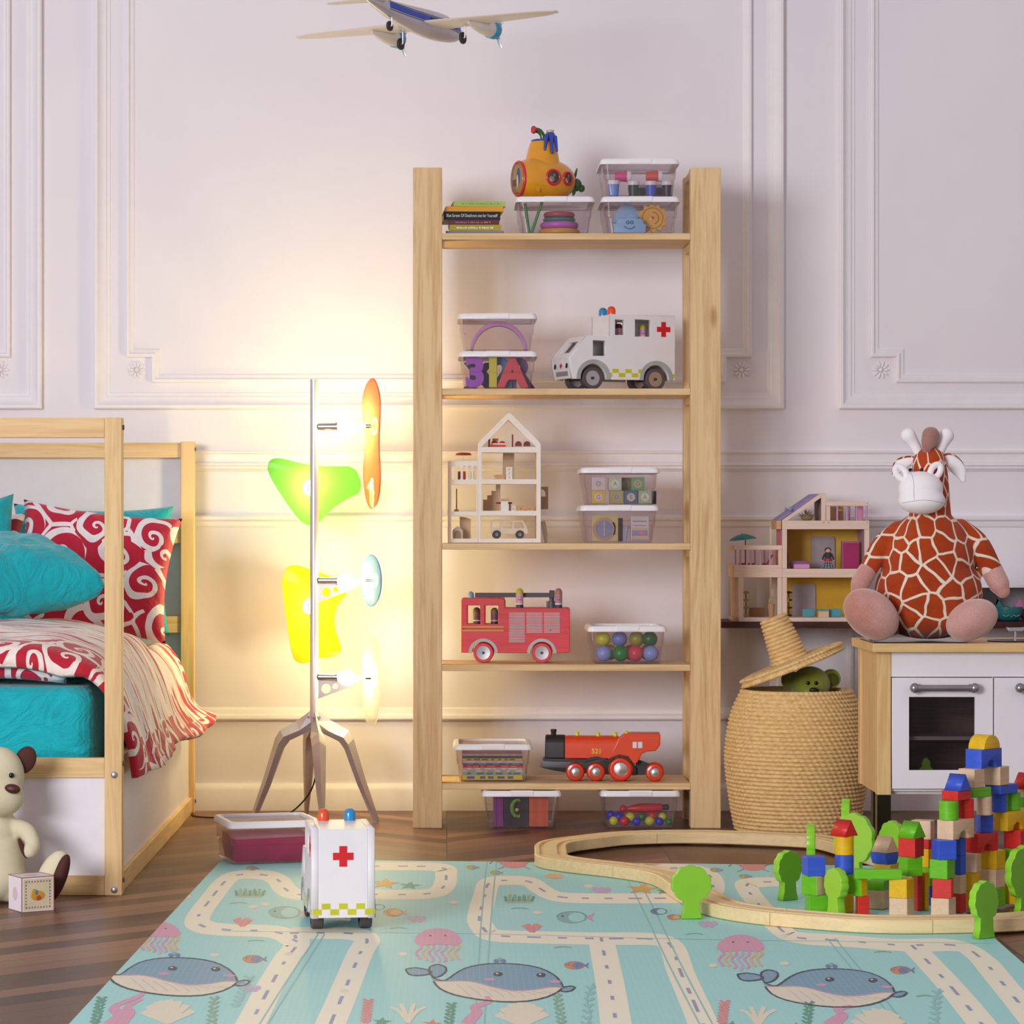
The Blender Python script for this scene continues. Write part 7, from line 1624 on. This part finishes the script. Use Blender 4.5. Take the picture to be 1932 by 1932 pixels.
def blk(shape, col, px, D, lev, phi, label, w=1.0, l=1.0, face=None, h=None):
    z = z0b+lev*(U+.0003); mb = MB(); a = U*w/2; b = U*l/2
    if shape == 'cube': mb.box(-a, a, -b, b, 0, U)
    elif shape == 'half': mb.box(-a, a, -b, b, 0, U/2)
    elif shape == 'slab': mb.box(-a, a, -b, b, 0, h*U)
    elif shape == 'cyl': mb.lathe([(U*.5*w, 0), (U*.5*w, U)], 40)
    elif shape == 'roof': mb.ext([[(-a*1.12, 0), (a*1.12, 0), (0, U*.86)]], -b, b, .0008)
    elif shape == 'arch': mb.ext([[(-a, 0), (-U*.42, 0)]+arc(0, 0, U*.42, 180, 0, 18)[1:-1]+[(U*.42, 0), (a, 0), (a, U), (-a, U)]], -b, b, .0008)
    elif shape == 'dome': mb.ext([[(U*.78*math.cos(R(q)), U*.74*math.sin(R(q))) for q in range(0, 181, 9)]], -b, b, .0008)
    elif shape == 'bowl': mb.ext([[(a, U*.62), (-a, U*.62), (-a*.94, U*.3), (-a*.7, 0), (a*.7, 0), (a*.94, U*.3)]], -b, b, .0008)
    ms = [BM[col]]
    if face:
        ms.append(BM[face])
        for f in mb.bm.faces: 
            f.normal_update()
            if f.normal.x < -.9 or f.calc_center_median().x < -a*.98: f.material_index = 1
    o = mb.obj('building_block', ms, None, at(px, D, z), R(phi), smooth=35 if shape in ('cyl', 'dome', 'arch', 'bowl') else None, bevel=.0012 if shape in ('cube', 'half', 'slab', 'cyl') else 0)
    return tag(o, label, 'building block', 'wooden building blocks')
n1, n2, n3 = 'the lowest blue topped tower', 'the round red roofed tower', 'the green roofed tower'
blk('cube', 'green', 1540, 6.63, 0, 8, 'green block at the bottom of '+n1); blk('cube', 'natural', 1537, 6.63, 1, 46, 'half green, half natural block in the middle of '+n1, face='green'); blk('cube', 'blue', 1535, 6.63, 2, 10, 'blue cube on top of the lowest tower, nearest the tree with painted shade')
blk('cyl', 'yellow', 1593, 6.66, 0, 0, 'yellow cylinder at the bottom of '+n2); blk('cyl', 'green', 1593.5, 6.66, 1, 0, 'green cylinder second up in '+n2); blk('cyl', 'blue', 1593, 6.66, 2, 0, 'blue cylinder third up in '+n2); blk('cyl', 'yellow', 1593, 6.66, 3, 0, 'yellow cylinder beneath the red roof on '+n2); blk('roof', 'red', 1592, 6.66, 4, 44, 'red roof block on the slim round tower', 1.05, 1.0)
blk('cube', 'red', 1627, 6.60, 0, 6, 'dark red cube beneath the end of the green plank', .60, .60); blk('cube', 'yellow', 1623, 6.60, 1, 44, 'green and yellow block holding up the green plank', .55, .55, face='green')
blk('half', 'green', 1657, 6.565, 2, -5, 'long green plank bridging two low towers', 2.45, .52)
blk('cube', 'natural', 1657, 6.72, 0, 62, 'natural cube under the flat green block behind the green plank', .95, .95); blk('half', 'green', 1657, 6.72, 1, 62, 'flat green block under the long green plank', .95, .95)
blk('cube', 'yellow', 1672, 6.86, 0, 55, 'yellow block at the bottom of the natural roofed tower'); blk('cube', 'yellow', 1672, 6.86, 1, 55, 'yellow block second up in the natural roofed tower'); blk('bowl', 'blue', 1669, 6.86, 2, 42, 'blue chamfered block beneath the natural roof', 1.15, 1.05); blk('roof', 'natural', 1670, 6.86, 2.63, 42, 'natural wood roof on the blue chamfered block', 1.0, 1.05)
blk('cube', 'natural', 1701, 6.575, 0, 60, 'natural cube at the bottom of '+n3); blk('cube', 'yellow', 1701, 6.575, 1, 58, 'yellow cube beneath the plank end in '+n3); blk('cube', 'green', 1718, 6.625, 2, 20, 'green cube third up in '+n3, .92, .92); blk('cube', 'red', 1719, 6.625, 3, 52, 'red cube beneath the green roof'); blk('roof', 'green', 1720, 6.625, 4, 46, 'bright green roof block on the red cube', 1.08, 1.0)
blk('slab', 'red', 1730, 6.69, 0, 15, 'tall thin red block beside '+n3, .26, .8, h=2); blk('slab', 'yellow', 1741, 6.70, 0, 25, 'tall thin yellow block beside the tall red one', .26, .8, h=2)
m5 = 'the hidden tower behind the green roof'
blk('cube', 'blue', 1749, 6.80, 0, 50, 'blue cube at the bottom of '+m5, .9, .9); blk('cube', 'green', 1749, 6.80, 1, 50, 'green cube second up in '+m5, .9, .9); blk('cube', 'yellow', 1746, 6.80, 2, 50, 'yellow cube third up in '+m5, .9, .9); blk('half', 'red', 1746, 6.80, 3, 50, 'flat red block in '+m5, .95, .95); blk('cube', 'natural', 1741, 6.80, 3.5, 66, 'natural block on top of '+m5, .9, 1.1)
n6 = 'the front tower of the city'
blk('cube', 'natural', 1780, 6.575, 0, 58, 'natural cube at the bottom of '+n6); blk('cube', 'red', 1779, 6.575, 1, 74, 'red cube second up in '+n6); blk('cube', 'green', 1778, 6.575, 2, 56, 'green cube third up in '+n6); blk('cube', 'blue', 1781, 6.575, 3, 12, 'blue cube fourth up, under the natural arch')
for k, c in enumerate(('red', 'natural', 'blue', 'blue')): blk('cube', c, 1809, 6.645, k, 48, c+' cube %s in the narrow gap behind the front tower' % ('lowest', 'second up', 'third up', 'uppermost')[k], .55, .55)
blk('arch', 'natural', 1803, 6.610, 4, 47, 'natural wood arch spanning two front towers', 2.0, 1.0)
n7 = 'the tower under the red arch'
blk('cyl', 'yellow', 1831, 6.700, 0, 0, 'yellow cylinder at the bottom of '+n7); blk('cyl', 'yellow', 1831, 6.700, 1, 0, 'yellow cylinder second up in '+n7); blk('cube', 'natural', 1830, 6.700, 2, 66, 'natural cube third up in '+n7, .98, .98)
blk('arch', 'red', 1849, 6.735, 3, 47, 'red arch spanning two towers beside the blue cubes', 2.0, 1.0)
n8 = 'the tower under the far end of the red arch'
blk('cube', 'green', 1873, 6.765, 0, 50, 'green cube at the bottom of '+n8); blk('cube', 'natural', 1872, 6.765, 1, 50, 'natural cube second up in '+n8); blk('cube', 'yellow', 1873, 6.765, 2, 50, 'yellow cube third up in '+n8)
blk('cube', 'blue', 1857, 6.735, 4, 14, 'blue cube standing on the red arch', .72, .72)
blk('arch', 'yellow', 1905, 6.800, 4, 47, 'yellow arch at the upper right of the block city', 2.0, 1.0) if 0 else blk('arch', 'yellow', 1905, 6.800, 4, 47, 'yellow arch carrying the blue and green cylinders', 2.0, 1.0)
n9 = 'the red topped tower behind the large edge tree'
for k, (c, p) in enumerate((('yellow', 'lowest'), ('natural', 'second'), ('green', 'third'), ('red', 'uppermost'))): blk('cube', c, 1918, 6.800+.0, k, 50, '%s cube %s in %s' % (c, p, n9))
blk('cyl', 'green', 1790, 6.590, 5, 0, 'green cylinder standing on the natural arch'); blk('cyl', 'red', 1822, 6.640, 5, 0, 'red cylinder on the far end of the natural arch', .86); blk('cyl', 'natural', 1857, 6.700, 5, 0, 'natural cylinder standing on the blue cube', .80)
blk('half', 'red', 1804, 6.615, 6, 47, 'flat red block beneath the blue roof', 1.25, 1.0); blk('roof', 'blue', 1807, 6.615, 6.5, 47, 'blue roof block on the flat red block', 1.0, 1.0)
blk('half', 'green', 1842, 6.685, 6, 40, 'green plank under the natural cubes near the top', 1.5, .8)
blk('cyl', 'blue', 1884, 6.775, 5, 0, 'blue cylinder standing on the yellow arch', .86); blk('cyl', 'green', 1911, 6.815, 5, 0, 'green cylinder on the yellow arch', .82)
blk('half', 'blue', 1889, 6.775, 6, 47, 'flat blue block on the two upper cylinders', 1.7, 1.0)
blk('cube', 'natural', 1833, 6.685, 6.5, 47, 'natural cube under the near end of the blue arch'); blk('cube', 'natural', 1880, 6.755, 6.5, 50, 'natural cube under the far end of the blue arch')
blk('arch', 'blue', 1856, 6.720, 7.5, 47, 'blue arch at the top of the block city', 2.0, 1.0); blk('dome', 'yellow', 1857, 6.720, 8.5, 47, 'yellow half round block crowning the blue arch', 1.6, 1.0)
n10 = 'the tower at the picture edge'
for k, (c, s_) in enumerate((('red', 'cube'), ('yellow', 'cube'), ('red', 'cube'), ('green', 'cube'), ('natural', 'cube'), ('green', 'half'), ('natural', 'half'))): blk(s_, c, 1940, 6.90, k if k < 6 else 5.5, 48, '%s block %s in %s' % (c, ('at the bottom', 'second up', 'third up', 'fourth up', 'fifth up', 'as a flat layer', 'as the flat top layer')[k], n10))
blk('roof', 'red', 1922, 6.90, 6.0, 47, 'red roof block at the top right of the city', 1.0, 1.0) if 0 else blk('roof', 'red', 1936, 6.90, 6.0, 47, 'red roof block on the tower at the picture edge', 1.2, 1.0)
